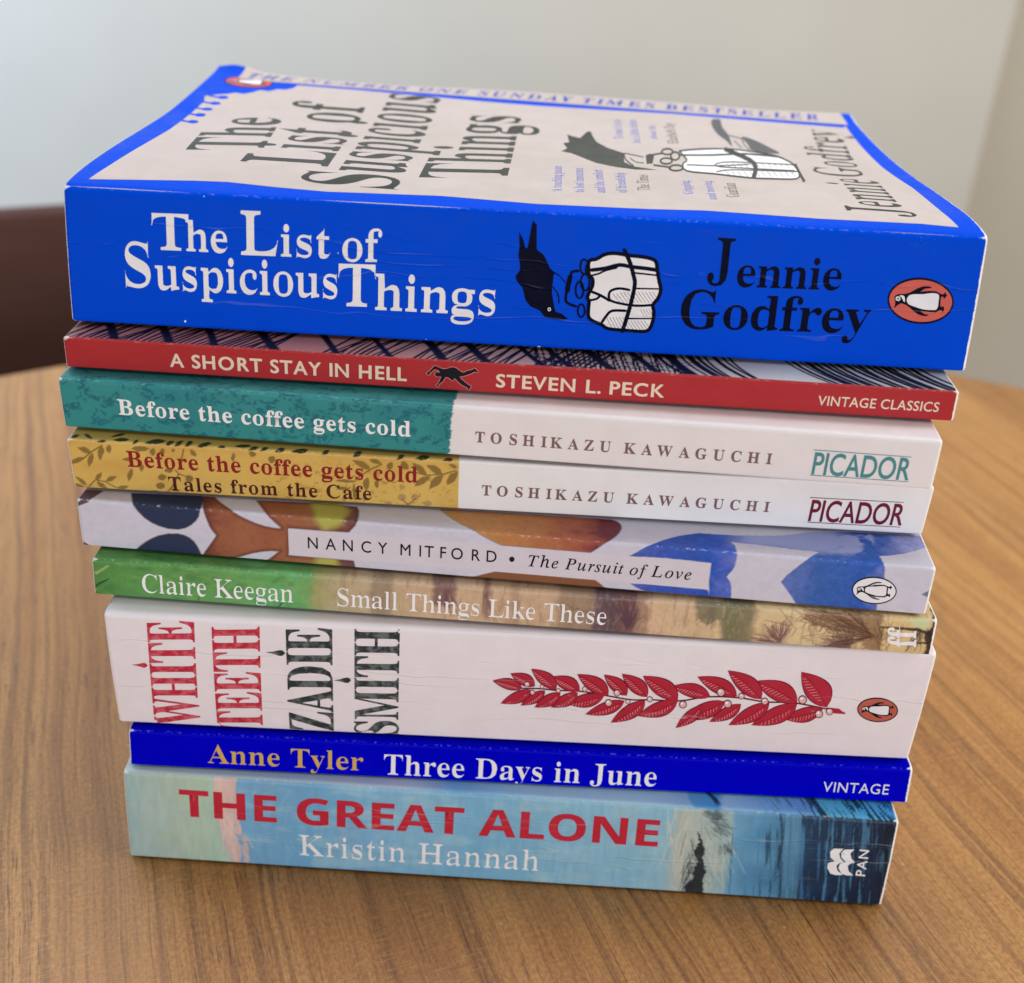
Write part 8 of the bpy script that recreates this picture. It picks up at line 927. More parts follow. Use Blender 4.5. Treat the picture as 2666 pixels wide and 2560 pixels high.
'I': {' ': (278,[]),'H': (775,[[-50,0,226,0,231,20,207,22,187,26,173,32,163,40,157,52,224,335,232,345,246,348,536,345,540,342,543,337,480,86,473,68,465,53,456,42,446,33,434,27,420,23,379,20,374,0,650,0,655,20,631,22,611,26,597,32,587,40,581,52,713,584,723,614,735,638,748,654,764,664,786,670,820,672,826,692,550,692,544,672,568,670,588,666,602,660,612,651,618,639,620,624,564,400,556,390,542,386,266,386,251,390,244,397,243,410,289,580,300,613,312,638,326,654,343,664,366,670,397,672,402,692,126,692,121,672,145,670,164,666,179,660,188,651,194,639,196,624,56,86,41,53,21,33,9,27,-5,23,-45,20]]),'L': (668,[[-36,0,548,0,613,196,594,196,572,157,549,124,527,97,502,76,474,60,443,49,407,41,365,36,220,36,201,39,188,43,179,50,174,61,306,585,316,615,328,639,342,655,359,665,381,671,408,673,415,692,140,692,135,672,159,670,179,666,193,660,203,651,209,639,77,108,67,77,55,54,42,38,24,28,2,22,-31,20]]),'P': (600,[[-50,0,240,0,246,20,194,25,177,30,165,38,158,51,219,319,222,326,228,330,237,331,329,331,383,334,432,343,477,358,515,377,547,402,574,431,593,463,604,499,608,537,585,623,515,675,398,692,126,692,121,672,145,670,164,666,179,660,188,652,194,640,196,624,62,108,52,76,40,52,27,37,10,28,-12,22,-45,20],[287,361,253,362,245,364,238,371,296,603,304,625,312,641,321,652,331,657,345,661,363,662,404,659,438,649,463,633,481,610,491,580,495,542,489,489,472,445,443,409,402,382,350,366]]),'T': (625,[[74,0,388,0,394,20,355,21,332,24,316,29,304,37,297,49,295,64,301,108,450,645,474,656,515,656,557,653,589,646,611,633,625,613,633,587,635,521,654,521,686,692,110,692,66,526,88,524,99,554,111,580,126,601,142,619,163,633,187,643,216,650,250,655,316,656,331,654,340,648,343,639,207,133,198,104,189,80,180,62,170,47,158,36,144,29,128,24,108,21,78,20]]),'d': (528,[[91,-12,129,-7,164,8,198,32,231,67,265,112,300,167,284,114,275,71,272,40,278,11,295,-6,323,-12,346,-9,369,1,392,17,416,40,443,70,472,107,456,120,421,78,393,53,372,45,359,47,351,54,348,66,512,721,509,724,504,725,493,724,476,720,427,705,352,696,347,677,390,674,399,671,405,666,409,659,361,437,346,456,321,467,286,471,263,470,240,465,217,458,194,447,171,433,148,415,118,388,91,357,66,324,43,288,24,251,8,214,-4,177,-11,142,-13,109,-10,74,-1,44,15,20,35,2,61,-8],[135,41,118,43,104,50,92,61,83,76,78,94,76,116,80,160,92,210,112,265,137,318,165,363,197,399,229,426,262,442,295,447,309,445,321,440,332,431,339,419,344,404,345,386,344,360,332,304,322,273,281,182,246,127,227,103,208,82,190,65,171,51,153,44]]),'e': (428,[[132,-10,172,-7,210,2,245,18,279,40,312,70,344,106,329,121,276,75,225,47,177,38,125,50,94,86,84,146,91,212,180,228,253,252,310,282,351,317,376,355,384,396,381,418,373,437,360,452,342,462,319,469,291,471,244,466,197,449,150,422,120,399,93,373,69,344,47,312,28,280,14,246,3,212,-4,179,-6,147,-2,101,10,62,31,31,59,8,92,-5],[95,235,108,274,124,309,142,343,161,372,182,397,204,417,226,432,247,441,268,444,288,440,300,426,304,404,298,365,280,329,250,296,209,268,157,248]]),'f': (296,[[-72,-228,-27,-217,13,-183,49,-127,66,-89,83,-43,100,11,117,74,190,421,308,421,313,453,196,453,221,571,242,642,271,684,306,698,326,692,330,688,333,674,329,625,341,612,362,608,389,613,405,628,410,653,407,673,399,690,386,705,367,716,346,723,321,725,278,719,238,700,201,669,168,625,143,572,124,507,112,453,18,453,10,421,106,421,-15,-161,-28,-183,-44,-196,-62,-200,-68,-199,-72,-195,-73,-185,-66,-161,-70,-143,-81,-133,-99,-129,-120,-134,-132,-149,-136,-173,-134,-188,-128,-201,-118,-212,-105,-221,-90,-226]]),'h': (599,[[453,-10,492,-4,533,15,575,47,557,76,534,63,513,56,493,53,474,58,462,74,458,101,463,168,515,434,503,496,467,533,408,545,342,530,280,485,223,410,212,410,291,760,107,760,98,718,106,718,145,713,168,697,176,671,37,0,130,0,184,256,199,304,224,354,258,405,297,447,335,473,373,481,399,474,414,455,419,422,419,411,370,171,364,126,362,90,365,61,373,37,387,17,405,2,427,-7]]),'i': (264,[[49,-12,100,2,153,42,208,110,193,125,159,82,130,57,107,48,95,51,88,61,86,77,94,117,194,466,190,470,184,471,30,445,26,428,62,425,74,421,82,414,87,405,17,128,2,66,0,43,5,12,22,-6],[182,586,196,588,208,592,219,601,227,611,232,623,234,637,232,650,227,663,219,674,208,682,195,687,182,689,169,687,157,682,147,673,138,662,133,650,131,637,133,624,138,612,147,601,157,593,169,588]]),'o': (522,[[157,-12,207,-7,255,8,303,34,333,56,361,81,387,109,410,140,429,172,446,206,457,240,465,274,467,307,462,354,447,393,422,427,388,451,348,466,300,471,263,468,227,459,191,443,155,422,122,397,92,369,64,336,40,302,21,266,6,228,-3,190,-6,152,-1,105,14,66,39,33,71,8,111,-7],[168,17,143,20,122,29,106,45,93,66,86,92,83,124,87,172,98,221,116,273,140,322,167,364,197,399,229,424,261,440,294,445,341,433,370,397,379,337,377,303,371,268,362,232,349,195,333,160,315,127,294,96,271,70,247,48,221,31,195,20]]),'r': (333,[[-19,0,61,0,111,164,175,297,253,399,256,387,261,377,268,369,277,363,287,359,298,358,313,360,326,366,337,376,346,389,351,404,353,421,352,435,348,447,341,458,332,465,321,470,309,471,263,448,205,380,133,267,185,458,186,465,183,470,176,471,22,442,19,423,58,419,70,415,77,409,82,399,83,386,81,368,68,311]]),'s': (370,[[116,-12,144,-10,170,-3,194,8,215,22,233,39,248,60,258,82,265,106,267,132,266,149,263,165,250,197,172,310,151,339,139,365,135,388,137,403,143,416,152,428,164,437,178,443,194,445,242,431,274,389,291,319,308,319,328,468,311,468,308,458,300,452,288,450,276,451,229,467,208,470,183,471,149,467,119,456,94,438,75,414,63,386,59,354,60,339,63,323,84,275,155,178,173,151,183,126,187,102,184,78,177,57,164,39,147,26,128,18,106,15,79,19,55,31,36,52,20,79,11,115,6,157,-11,158,-33,-6,-13,-6,-9,2,-2,7,9,9,20,8,33,5,48,-1,68,-7,90,-11]]),'t': (278,[[49,-12,98,1,148,38,200,101,185,118,152,78,126,54,107,46,97,48,91,55,89,67,179,421,264,421,272,453,187,453,225,584,202,584,149,513,93,465,33,442,29,421,98,421,5,74,1,39,6,11,22,-6]]),'u': (542,[[68,-12,108,-5,148,14,189,48,232,94,278,154,327,228,296,121,288,89,283,62,281,40,287,11,303,-6,331,-12,383,2,434,43,483,111,469,125,437,82,410,57,387,48,376,50,369,58,367,70,368,86,467,460,389,460,375,406,358,353,338,303,314,255,290,211,264,171,237,136,210,106,185,81,160,63,138,52,118,48,101,52,91,62,88,80,90,98,189,468,177,471,23,446,20,428,58,425,70,422,77,416,82,407,8,84,6,56,8,36,13,20,22,6,34,-4,50,-10]]),'v': (442,[[91,-12,112,-12,237,127,331,242,387,336,406,409,405,427,400,442,393,455,383,464,371,470,358,472,345,471,334,467,324,461,317,452,312,441,311,429,312,420,315,411,352,370,356,363,358,356,352,333,334,298,305,253,244,174,163,87,152,280,144,386,132,449,118,470,103,469,-5,445,-9,426,22,423,40,412,53,395,63,365,67,344]]),'x': (415,[[230,-12,271,2,317,43,369,112,355,128,323,86,296,60,275,52,265,54,256,61,202,269,279,375,293,392,301,398,308,401,344,392,363,389,374,390,383,394,391,400,397,408,401,418,402,429,397,451,381,465,355,469,345,469,327,465,310,456,293,440,195,307,167,442,162,458,154,468,143,471,105,464,67,452,36,445,-1,440,-4,421,59,423,72,419,83,411,91,400,98,384,103,365,133,220,44,96,27,77,12,65,-2,61,-10,62,-35,73,-52,76,-63,75,-72,71,-81,64,-87,55,-91,45,-92,34,-91,22,-87,11,-80,3,-71,-4,-60,-8,-48,-9,-27,-7,-7,1,12,14,30,31,49,53,140,180,169,49,179,22,188,5,199,-4,213,-10]])},
'J': {' ': (278,[]),'A': (625,[[-101,0,106,0,106,25,70,32,48,43,41,60,49,84,63,107,144,209,355,209,353,129,351,102,345,78,335,58,320,41,296,30,265,25,265,0,578,0,578,25,527,37,496,68,486,118,509,687,481,687,-19,71,-45,45,-72,30,-101,25],[177,250,368,488,357,250]]),'B': (641,[[-50,0,255,0,327,3,389,13,439,30,479,51,511,77,535,107,550,139,560,173,563,208,548,272,504,322,430,357,533,394,595,450,616,525,609,571,587,608,551,636,497,655,423,667,330,671,109,671,109,647,131,644,149,640,163,635,172,627,177,615,42,78,24,47,13,37,1,31,-14,26,-50,23],[270,371,331,604,340,623,355,634,376,638,428,627,459,595,469,542,464,493,450,451,426,417,393,391,350,375],[247,33,216,37,198,48,192,66,193,79,262,338,279,338,352,325,396,286,411,222,406,169,391,123,366,85,333,56,293,39]]),'D': (720,[[-50,0,231,0,284,1,331,5,373,11,410,19,444,30,476,45,506,62,535,82,563,106,602,146,633,190,659,237,677,287,687,339,691,392,656,547,551,640,376,671,109,671,109,647,132,644,150,640,163,634,172,625,177,613,179,597,178,583,42,78,24,47,13,37,1,31,-14,26,-50,23],[252,31,232,32,216,35,205,41,197,48,193,59,198,116,323,586,329,604,336,618,344,628,354,635,370,640,390,641,476,619,528,553,545,444,543,391,536,339,524,289,508,241,488,197,465,156,437,120,406,90,372,65,335,46,295,35]]),'E': (656,[[-50,0,521,0,579,203,554,203,528,163,502,130,475,102,446,80,415,62,381,50,344,41,303,36,257,34,216,37,204,41,196,47,192,55,199,109,261,338,328,337,358,329,381,318,397,300,406,274,408,203,430,203,501,479,476,479,464,455,437,417,421,402,403,391,383,383,359,377,331,374,270,373,336,614,346,628,361,636,385,639,401,639,457,635,502,624,536,606,559,578,573,540,578,483,606,483,643,671,109,671,109,647,132,644,150,640,163,634,172,625,177,613,42,78,24,47,13,37,1,31,-14,26,-50,23]]),'H': (756,[[-50,0,263,0,263,23,224,30,201,45,193,70,257,329,496,329,426,78,408,47,397,37,385,31,370,26,334,23,334,0,647,0,647,23,625,25,607,30,594,36,584,45,579,56,577,71,586,122,700,549,716,597,725,613,734,625,744,635,756,641,806,647,806,671,492,671,492,647,514,645,532,641,546,635,555,626,561,615,563,601,562,585,555,549,508,375,269,375,331,592,339,609,348,622,358,632,371,639,385,643,402,646,422,647,422,671,109,671,109,647,131,645,149,641,162,635,171,626,177,615,42,78,24,47,13,37,1,31,-14,26,-50,23]]),'I': (371,[[-50,0,263,0,263,23,224,30,200,45,192,70,314,544,331,595,338,610,346,622,356,631,368,638,382,643,400,646,422,647,422,671,108,671,108,647,147,641,171,625,179,601,42,78,24,47,13,37,1,31,-14,26,-50,23]]),'L': (633,[[-50,0,522,0,585,199,553,199,522,147,485,106,444,75,396,53,342,39,212,41,200,46,193,53,191,63,192,75,314,544,329,590,338,608,347,621,358,631,370,639,402,646,422,647,422,671,108,671,108,647,131,645,149,641,163,635,172,625,177,613,179,597,178,583,42,78,24,47,13,37,1,31,-14,26,-50,23]]),'M': (874,[[280,-16,308,-16,675,557,529,48,519,39,507,32,492,27,475,24,454,23,454,0,768,0,768,23,729,30,705,45,697,70,818,544,834,592,843,609,852,622,862,632,875,639,889,643,906,646,926,647,926,671,699,671,392,196,334,671,107,671,107,647,129,645,147,641,161,635,170,626,175,615,177,600,176,585,169,549,40,78,22,47,11,37,-1,31,-15,26,-52,23,-52,0,163,0,163,23,141,25,123,29,110,36,100,44,95,56,93,70,214,540]]),'N': (697,[[461,-16,491,-16,660,593,669,610,678,623,689,633,702,640,716,644,752,647,752,671,537,671,537,647,559,645,577,641,591,635,600,625,606,613,505,205,293,671,96,671,96,647,121,644,140,639,155,631,165,621,171,607,40,78,32,61,22,47,11,37,-16,26,-52,23,-52,0,163,0,163,23,124,30,100,45,92,70,208,523]]),'O': (712,[[266,-17,336,-10,404,12,469,48,511,80,549,116,583,157,613,202,639,248,659,298,674,348,683,398,686,447,679,516,657,575,622,624,573,660,514,682,445,689,375,682,309,660,246,624,206,592,169,556,135,516,104,471,78,425,57,377,41,327,31,278,28,229,35,158,57,98,93,49,140,12,198,-10],[274,19,244,23,219,34,199,53,184,79,175,113,172,153,174,194,179,238,188,285,199,333,214,380,231,427,251,472,272,513,295,551,317,580,339,605,363,626,387,642,412,651,438,654,468,650,493,639,513,620,528,594,537,561,540,521,535,453,521,377,497,293,467,212,434,144,398,90,359,51,317,27]]),'R': (639,[[-50,0,263,0,263,23,241,25,223,29,210,36,200,44,195,56,193,70,258,331,289,331,396,0,596,0,596,26,575,29,557,34,542,41,530,52,519,69,510,91,426,344,484,360,531,383,569,411,596,444,613,481,618,521,612,568,592,606,560,635,514,655,453,667,377,671,109,671,109,647,132,644,150,640,163,634,172,625,177,613,42,78,24,47,13,37,1,31,-14,26,-50,23],[267,366,334,611,345,631,352,635,363,638,377,639,426,628,456,596,466,542,461,492,446,449,421,414,386,387,344,370]]),'S': (549,[[229,-17,298,-11,356,7,403,38,437,78,457,128,464,187,461,224,452,258,436,290,415,320,390,350,260,474,236,511,230,529,228,548,231,576,242,602,259,624,281,640,306,651,333,654,356,652,378,645,398,635,415,620,430,602,443,581,452,557,458,531,459,480,488,480,536,686,509,686,496,670,481,661,465,658,449,660,370,683,309,689,272,686,237,678,205,665,176,646,151,624,131,598,116,568,107,536,104,501,105,479,108,458,121,421,132,403,164,365,300,235,314,217,325,200,333,183,337,164,339,145,337,124,332,103,323,84,310,66,295,50,278,37,259,27,238,21,216,19,172,24,135,40,106,67,84,103,71,150,67,215,39,215,-13,-11,14,-11,35,14,41,18,57,21,141,-3,188,-13]]),'T': (600,[[65,0,376,0,376,25,334,31,322,37,313,44,307,54,305,76,456,635,463,635,531,618,575,566,594,479,622,479,651,671,107,671,70,492,95,492,118,535,145,570,178,599,214,619,251,632,289,636,305,636,159,89,151,68,141,52,128,41,112,33,91,28,65,25]]),'U': (711,[[288,-17,333,-14,374,-7,410,7,442,26,471,52,497,86,521,128,542,178,562,238,645,519,660,565,673,599,686,619,701,632,718,641,737,646,737,671,531,671,531,647,575,638,602,617,611,586,609,560,589,476,535,289,516,230,497,180,477,139,455,107,433,81,408,63,381,51,352,43,320,41,288,44,259,54,236,71,217,92,207,117,203,146,204,171,216,227,307,560,328,615,336,626,346,635,358,641,371,645,407,648,407,671,99,671,99,649,123,647,141,643,155,638,164,629,169,617,72,224,66,189,64,161,70,111,90,68,122,32,166,5,222,-12]]),'Y': (520,[[34,0,345,0,345,25,300,30,287,35,277,43,272,55,270,71,272,93,329,312,540,600,556,617,571,630,586,639,602,645,618,647,618,671,401,671,401,647,412,647,444,642,464,627,470,603,466,581,454,555,434,524,312,358,242,623,246,633,254,639,266,643,283,646,306,647,306,671,36,671,36,645,52,642,65,637,75,631,83,620,100,580,129,89,122,68,111,52,98,41,81,33,60,28,34,25]]),'d': (498,[[82,-14,113,-10,142,0,168,18,193,42,219,74,244,113,238,92,235,71,234,52,241,15,261,-7,295,-14,320,-10,343,1,366,19,389,44,442,116,419,132,380,78,362,63,354,61,347,62,343,65,510,700,305,671,305,644,338,641,349,638,356,633,361,624,361,594,317,438,295,451,270,458,244,461,201,455,159,436,116,405,89,379,65,351,43,320,24,287,8,254,-6,220,-15,186,-21,154,-23,122,-20,81,-11,48,5,21,26,2,52,-10],[143,62,131,64,120,68,111,77,104,87,100,101,99,117,100,139,110,188,118,215,151,296,193,366,208,385,223,401,237,412,251,420,264,422,284,416,296,399,300,371,299,353,292,309,232,148,218,124,204,104,189,86,174,73,158,65]]),'x': (450,[[-2,-16,36,-8,71,17,103,59,152,138,163,90,176,52,191,23,207,2,228,-10,253,-14,279,-11,303,-1,326,16,348,39,374,70,401,107,381,122,334,71,325,66,316,64,297,71,283,92,272,128,243,272,314,366,322,369,397,349,415,351,426,356,436,365,443,376,448,389,449,405,447,421,442,435,433,447,420,456,406,461,389,463,362,459,337,448,314,429,289,402,263,368,234,325,205,444,197,453,187,459,156,460,25,438,25,414,72,414,84,409,93,403,99,392,105,376,110,355,141,192,89,108,79,94,68,85,56,82,48,83,15,98,3,101,-11,102,-26,100,-39,95,-51,86,-60,73,-65,59,-67,43,-65,26,-59,12,-49,0,-36,-9,-20,-14]])},
'S': {' ': (278,[]),'.': (219,[[109,111,86,106,67,93,54,74,49,51,54,28,67,9,86,-4,109,-9,132,-4,151,9,164,28,169,51,164,74,151,93,132,106]]),'A': (667,[[362,686,293,686,0,0,100,0,186,201,476,201,567,0,667,0],[326,536,436,289,224,289]]),'C': (708,[[656,635,590,660,530,678,475,688,422,691,272,664,154,589,76,475,48,331,69,218,136,107,251,24,416,-9,490,-5,554,8,611,27,663,51,663,158,604,125,544,101,484,86,425,81,313,100,226,153,169,235,149,340,170,444,227,527,313,581,421,601,479,597,537,584,595,562,656,530]]),'D': (750,[[76,0,342,0,493,29,607,105,679,214,704,341,683,462,617,572,504,651,341,682,76,682],[174,594,325,594,449,574,536,519,586,438,603,341,592,266,550,183,466,116,330,88,174,88]]),'E': (500,[[462,682,75,682,75,0,471,0,471,88,173,88,173,300,452,300,452,388,173,388,173,594,462,594]]),'F': (469,[[440,682,76,682,76,0,174,0,174,317,440,317,440,405,174,405,174,594,440,594]]),'G': (740,[[673,336,444,336,444,248,575,248,575,108,539,97,503,89,466,83,427,81,316,100,228,154,171,235,151,340,171,443,227,526,310,581,414,601,476,597,537,584,599,563,659,534,659,633,587,661,527,679,473,688,416,691,271,664,155,589,78,477,50,337,77,199,153,89,268,17,413,-9,481,-6,544,4,607,21,673,47]]),'H': (729,[[653,682,555,682,555,385,173,385,173,682,75,682,75,0,173,0,173,297,555,297,555,0,653,0]]),'I': (250,[[174,682,76,682,76,0,174,0]]),'K': (656,[[285,359,582,682,460,682,173,370,173,682,75,682,75,0,173,0,173,337,520,0,655,0]]),'L': (490,[[172,682,74,682,74,0,480,0,480,88,172,88]]),'M': (781,[[709,682,618,682,391,402,165,682,73,682,73,0,171,0,171,531,173,531,383,267,399,267,609,531,611,531,611,0,709,0]]),'N': (781,[[706,682,614,682,614,154,152,682,74,682,74,0,166,0,166,525,622,0,706,0]]),'O': (823,[[45,341,71,208,143,97,258,20,409,-9,564,20,680,97,753,209,778,341,752,476,679,587,563,663,411,691,261,663,145,587,71,475],[146,341,166,445,222,527,305,581,411,601,517,581,601,527,657,445,677,341,657,238,601,155,517,101,411,81,305,101,222,155,166,238]]),'P': (510,[[70,682,70,0,168,0,168,295,270,295,373,310,444,350,486,411,500,486,487,562,447,625,380,667,283,682],[168,594,283,594,339,585,374,561,393,527,399,490,391,445,366,411,329,390,279,383,168,383]]),'R': (604,[[77,682,77,0,175,0,175,296,216,296,253,291,292,271,338,223,397,140,487,0,604,0,531,103,474,195,439,246,402,289,359,324,408,351,443,389,465,436,473,491,457,571,413,631,342,669,249,682],[175,598,238,598,299,591,340,571,364,538,372,495,366,454,345,418,303,393,238,384,175,384]]),'S': (458,[[399,643,362,664,325,679,286,688,247,691,162,678,97,642,55,584,40,509,86,396,188,320,289,252,335,165,328,136,308,108,273,87,224,79,175,85,128,105,84,136,44,178,44,54,87,26,133,6,182,-5,235,-9,311,5,372,43,412,102,426,176,380,303,279,381,177,443,131,522,139,555,161,581,196,597,239,603,275,600,315,588,356,566,399,532]]),'T': (604,[[587,682,17,682,17,594,253,594,253,0,351,0,351,594,587,594]]),'V': (604,[[604,682,507,682,303,203,98,682,0,682,295,-6,315,-6]]),'Y': (604,[[301,447,118,682,0,682,253,361,253,0,351,0,351,360,604,682,486,682]]),'d': (510,[[451,682,362,682,362,440,313,454,290,457,268,458,178,441,107,395,61,325,44,235,59,138,103,63,171,16,262,0,451,0],[362,75,272,75,207,86,165,117,142,164,135,222,145,286,175,335,220,367,279,378,300,377,321,374,341,369,362,361]]),'x': (500,[[487,449,373,449,245,295,112,449,0,449,189,228,0,0,112,0,245,161,386,0,500,0,302,228]])}}


# ------------------------------------------------------------------ shared materials
MAT = {}
t = NT('card_edge'); tc = t.n.new('ShaderNodeTexCoord'); MAT['card'] = t.done(t.mix(t.noise(tc.outputs['Object'], 900, 3), L4((246, 243, 238)), L4((228, 222, 214))), .8)
def pages_mat():
    t = NT('page_edges'); tc = t.n.new('ShaderNodeTexCoord'); mp = t.n.new('ShaderNodeMapping'); mp.inputs['Scale'].default_value = (30, 30, 5200); t.put(mp.inputs[0], tc.outputs['Object'])
    n = t.noise(mp.outputs[0], 1.0, 2, .6); return t.done(t.mix(t.maprange(n, .35, .65), L4((226, 214, 192)), L4((196, 182, 158))), .9, t.bump(n, .0001, .6))
MAT['pages'] = pages_mat()

# ------------------------------------------------------------------ the setting
def wall_mat():
    t = NT('painted_plaster'); tc = t.n.new('ShaderNodeTexCoord'); n = t.noise(tc.outputs['Object'], 2.2, 4, .6)
    c = t.mix(t.maprange(n, .3, .7), L4((234, 225, 206)), L4((229, 219, 200))); return t.done(c, .85, t.bump(t.noise(tc.outputs['Object'], 260, 3), .0006, .3))
MAT['wall'] = wall_mat()
def floor_mat():
    t = NT('floor_boards'); tc = t.n.new('ShaderNodeTexCoord'); mp = t.n.new('ShaderNodeMapping'); mp.inputs['Scale'].default_value = (2, 26, 2); t.put(mp.inputs[0], tc.outputs['Object'])
    return t.done(t.mix(t.noise(mp.outputs[0], 3, 4, .6), L4((120, 96, 74)), L4((96, 74, 56))), .6)
def box_obj(name, lo, hi, mat, parent=None, bevel=0.0, seg=3):
    bm = bmesh.new(); bmesh.ops.create_cube(bm, size=1)
    for v in bm.verts: v.co = Vector([lo[k] + (v.co[k] + .5) * (hi[k] - lo[k]) for k in range(3)])
    if bevel: bmesh.ops.bevel(bm, geom=bm.edges[:], offset=bevel, segments=seg, profile=.6, affect='EDGES')
    me = bpy.data.meshes.new(name); bm.to_mesh(me); bm.free(); me.materials.append(mat)
    for p in me.polygons: p.use_smooth = bool(bevel)
    return link(bpy.data.objects.new(name, me), parent)
FLOOR_Z = -0.745; WY = 1.50; WX = 0.62
tag(box_obj('floor', (-4.2, -2.4, FLOOR_Z - .05), (4.2, 1.78, FLOOR_Z), floor_mat()), kind='structure')
tag(box_obj('wall_back', (-4.2, WY, FLOOR_Z + .001), (WX, WY + .1, 1.9), MAT['wall']), kind='structure')
tag(box_obj('wall_shade_step', (WX - .3, 1.60, FLOOR_Z + .0015), (4.2, 1.70, 1.9), MAT['wall']), kind='structure')  # invented step in the wall, set back to come out darker

# ------------------------------------------------------------------ round table
def wood_mat():
    t = NT('oiled_walnut'); tc = t.n.new('ShaderNodeTexCoord'); mp = t.n.new('ShaderNodeMapping'); mp.inputs['Rotation'].default_value = (0, 0, math.radians(-111.6)); mp.inputs['Scale'].default_value = (1000, 1000, 1000)
    t.put(mp.inputs[0], tc.outputs['Object']); sp = t.n.new('ShaderNodeSeparateXYZ'); t.put(sp.inputs[0], mp.outputs[0]); a, b = sp.outputs[0], sp.outputs[1]   # a along the grain, b across (mm)
    S_ = lambda fa, fb, k=0.0: t.vec(t.math('MULTIPLY_ADD', a, fa, k * 3.1), t.math('MULTIPLY_ADD', b, fb, k * 1.7 + 6.3))
    wob = t.math('MULTIPLY_ADD', t.noise(S_(.006, .012), 1, 3, .5, dim='2D'), 12, b); bw = wob
    broad = t.noise(t.vec(t.math('MULTIPLY', a, .0016), t.math('MULTIPLY', bw, .048)), 1, 4, .6, dim='2D')
    mid = t.noise(t.vec(t.math('MULTIPLY', a, .003), t.math('MULTIPLY', bw, .42), 3), 1, 4, .65, dim='2D')
    fine = t.noise(S_(.045, 1.5, 7), 1, 3, .6, dim='2D')
    c = t.ramp(broad, [(.28, L4((150, 102, 53))), (.45, L4((169, 119, 65))), (.62, L4((180, 131, 74))), (.78, L4((160, 110, 58)))])
    c = t.mix(t.maprange(mid, .46, .70, 0, .55), c, L4((100, 62, 34)))
    c = t.mix(t.maprange(fine, .5, .72, 0, .34), c, L4((94, 58, 33)))
    sk = t.noise(S_(.75, 1.1, 51), 1, 2, .6, dim='2D'); hv = t.n.new('ShaderNodeHueSaturation'); t.put(hv.inputs['Color'], c); t.put(hv.inputs['Value'], t.maprange(sk, .28, .72, .84, 1.16)); c = hv.outputs[0]
    # open pores: short dark dashes along the grain
    pore = t.math('MULTIPLY', t.maprange(t.noise(S_(.085, 1.15, 11), 1, 2, .5, dim='2D'), .64, .70), t.maprange(t.noise(S_(.01, .05, 17), 1, 2, .5, dim='2D'), .42, .6))
    c = t.mix(t.math('MULTIPLY', pore, .5), c, L4((58, 36, 24)))
    # pale flecks across the grain
    fl = t.math('MULTIPLY', t.maprange(t.noise(S_(1.7, .16, 23), 1, 2, .55, dim='2D'), .56, .70), t.maprange(t.noise(S_(.010, .014, 29), 1, 2, .5, dim='2D'), .46, .62))
    c = t.mix(t.math('MULTIPLY', fl, .2), c, L4((206, 164, 108)))
    dust = t.maprange(t.noise(S_(.45, .45, 41), 1, 1, .5, dim='2D'), .86, .88); c = t.mix(t.math('MULTIPLY', dust, .5), c, L4((214, 200, 184)))
    h = t.math('SUBTRACT', t.math('MULTIPLY', fine, .018), t.math('MULTIPLY', pore, .05)); h = t.math('MULTIPLY_ADD', sk, .014, h)
    return t.done(c, t.maprange(sk, .3, .7, .34, .5), t.bump(h, MM, .8), .5)
wood = wood_mat()
TC = (0.051, -0.142); TR = 0.527; TT = 0.026
def lathe(name, prof_, mat, parent, n=128):
    co, f = [], []
    m = len(prof_)
    for k in range(n):
        a = 2 * math.pi * k / n
        for r, zz in prof_: co.append((r * math.cos(a), r * math.sin(a), zz))
    for k in range(n):
        for j in range(m - 1): f.append((k*m + j, ((k+1) % n)*m + j, ((k+1) % n)*m + j + 1, k*m + j + 1))
    if prof_[-1][0] > 0: f.append(tuple(k*m + m - 1 for k in range(n)))
    if prof_[0][0] > 0: f.append(tuple(k*m for k in reversed(range(n))))
    me = bpy.data.meshes.new(name); me.from_pydata(co, [], f); me.update(); me.materials.append(mat)
    for p in me.polygons: p.use_smooth = len(p.vertices) == 4
    return link(bpy.data.objects.new(name, me), parent)
tb = tag(link(bpy.data.objects.new('round_table', None)), 'round oiled walnut table the book stack stands on', 'table'); tb.location = (*TC, FLOOR_Z)
zt = -FLOOR_Z
lathe('tabletop', [(TR - .006, zt - TT), (TR - .001, zt - TT + .005), (TR, zt - TT + .012), (TR - .0008, zt - .006), (TR - .003, zt - .0018), (TR - .007, zt)], wood, tb)
lathe('pedestal', [(.06, .03), (.045, .12), (.04, .4), (.05, zt - TT - .03), (.12, zt - TT - .002)], wood, tb, 48)
lathe('base', [(.28, .0), (.28, .018), (.25, .028), (.07, .045)], wood, tb, 64)

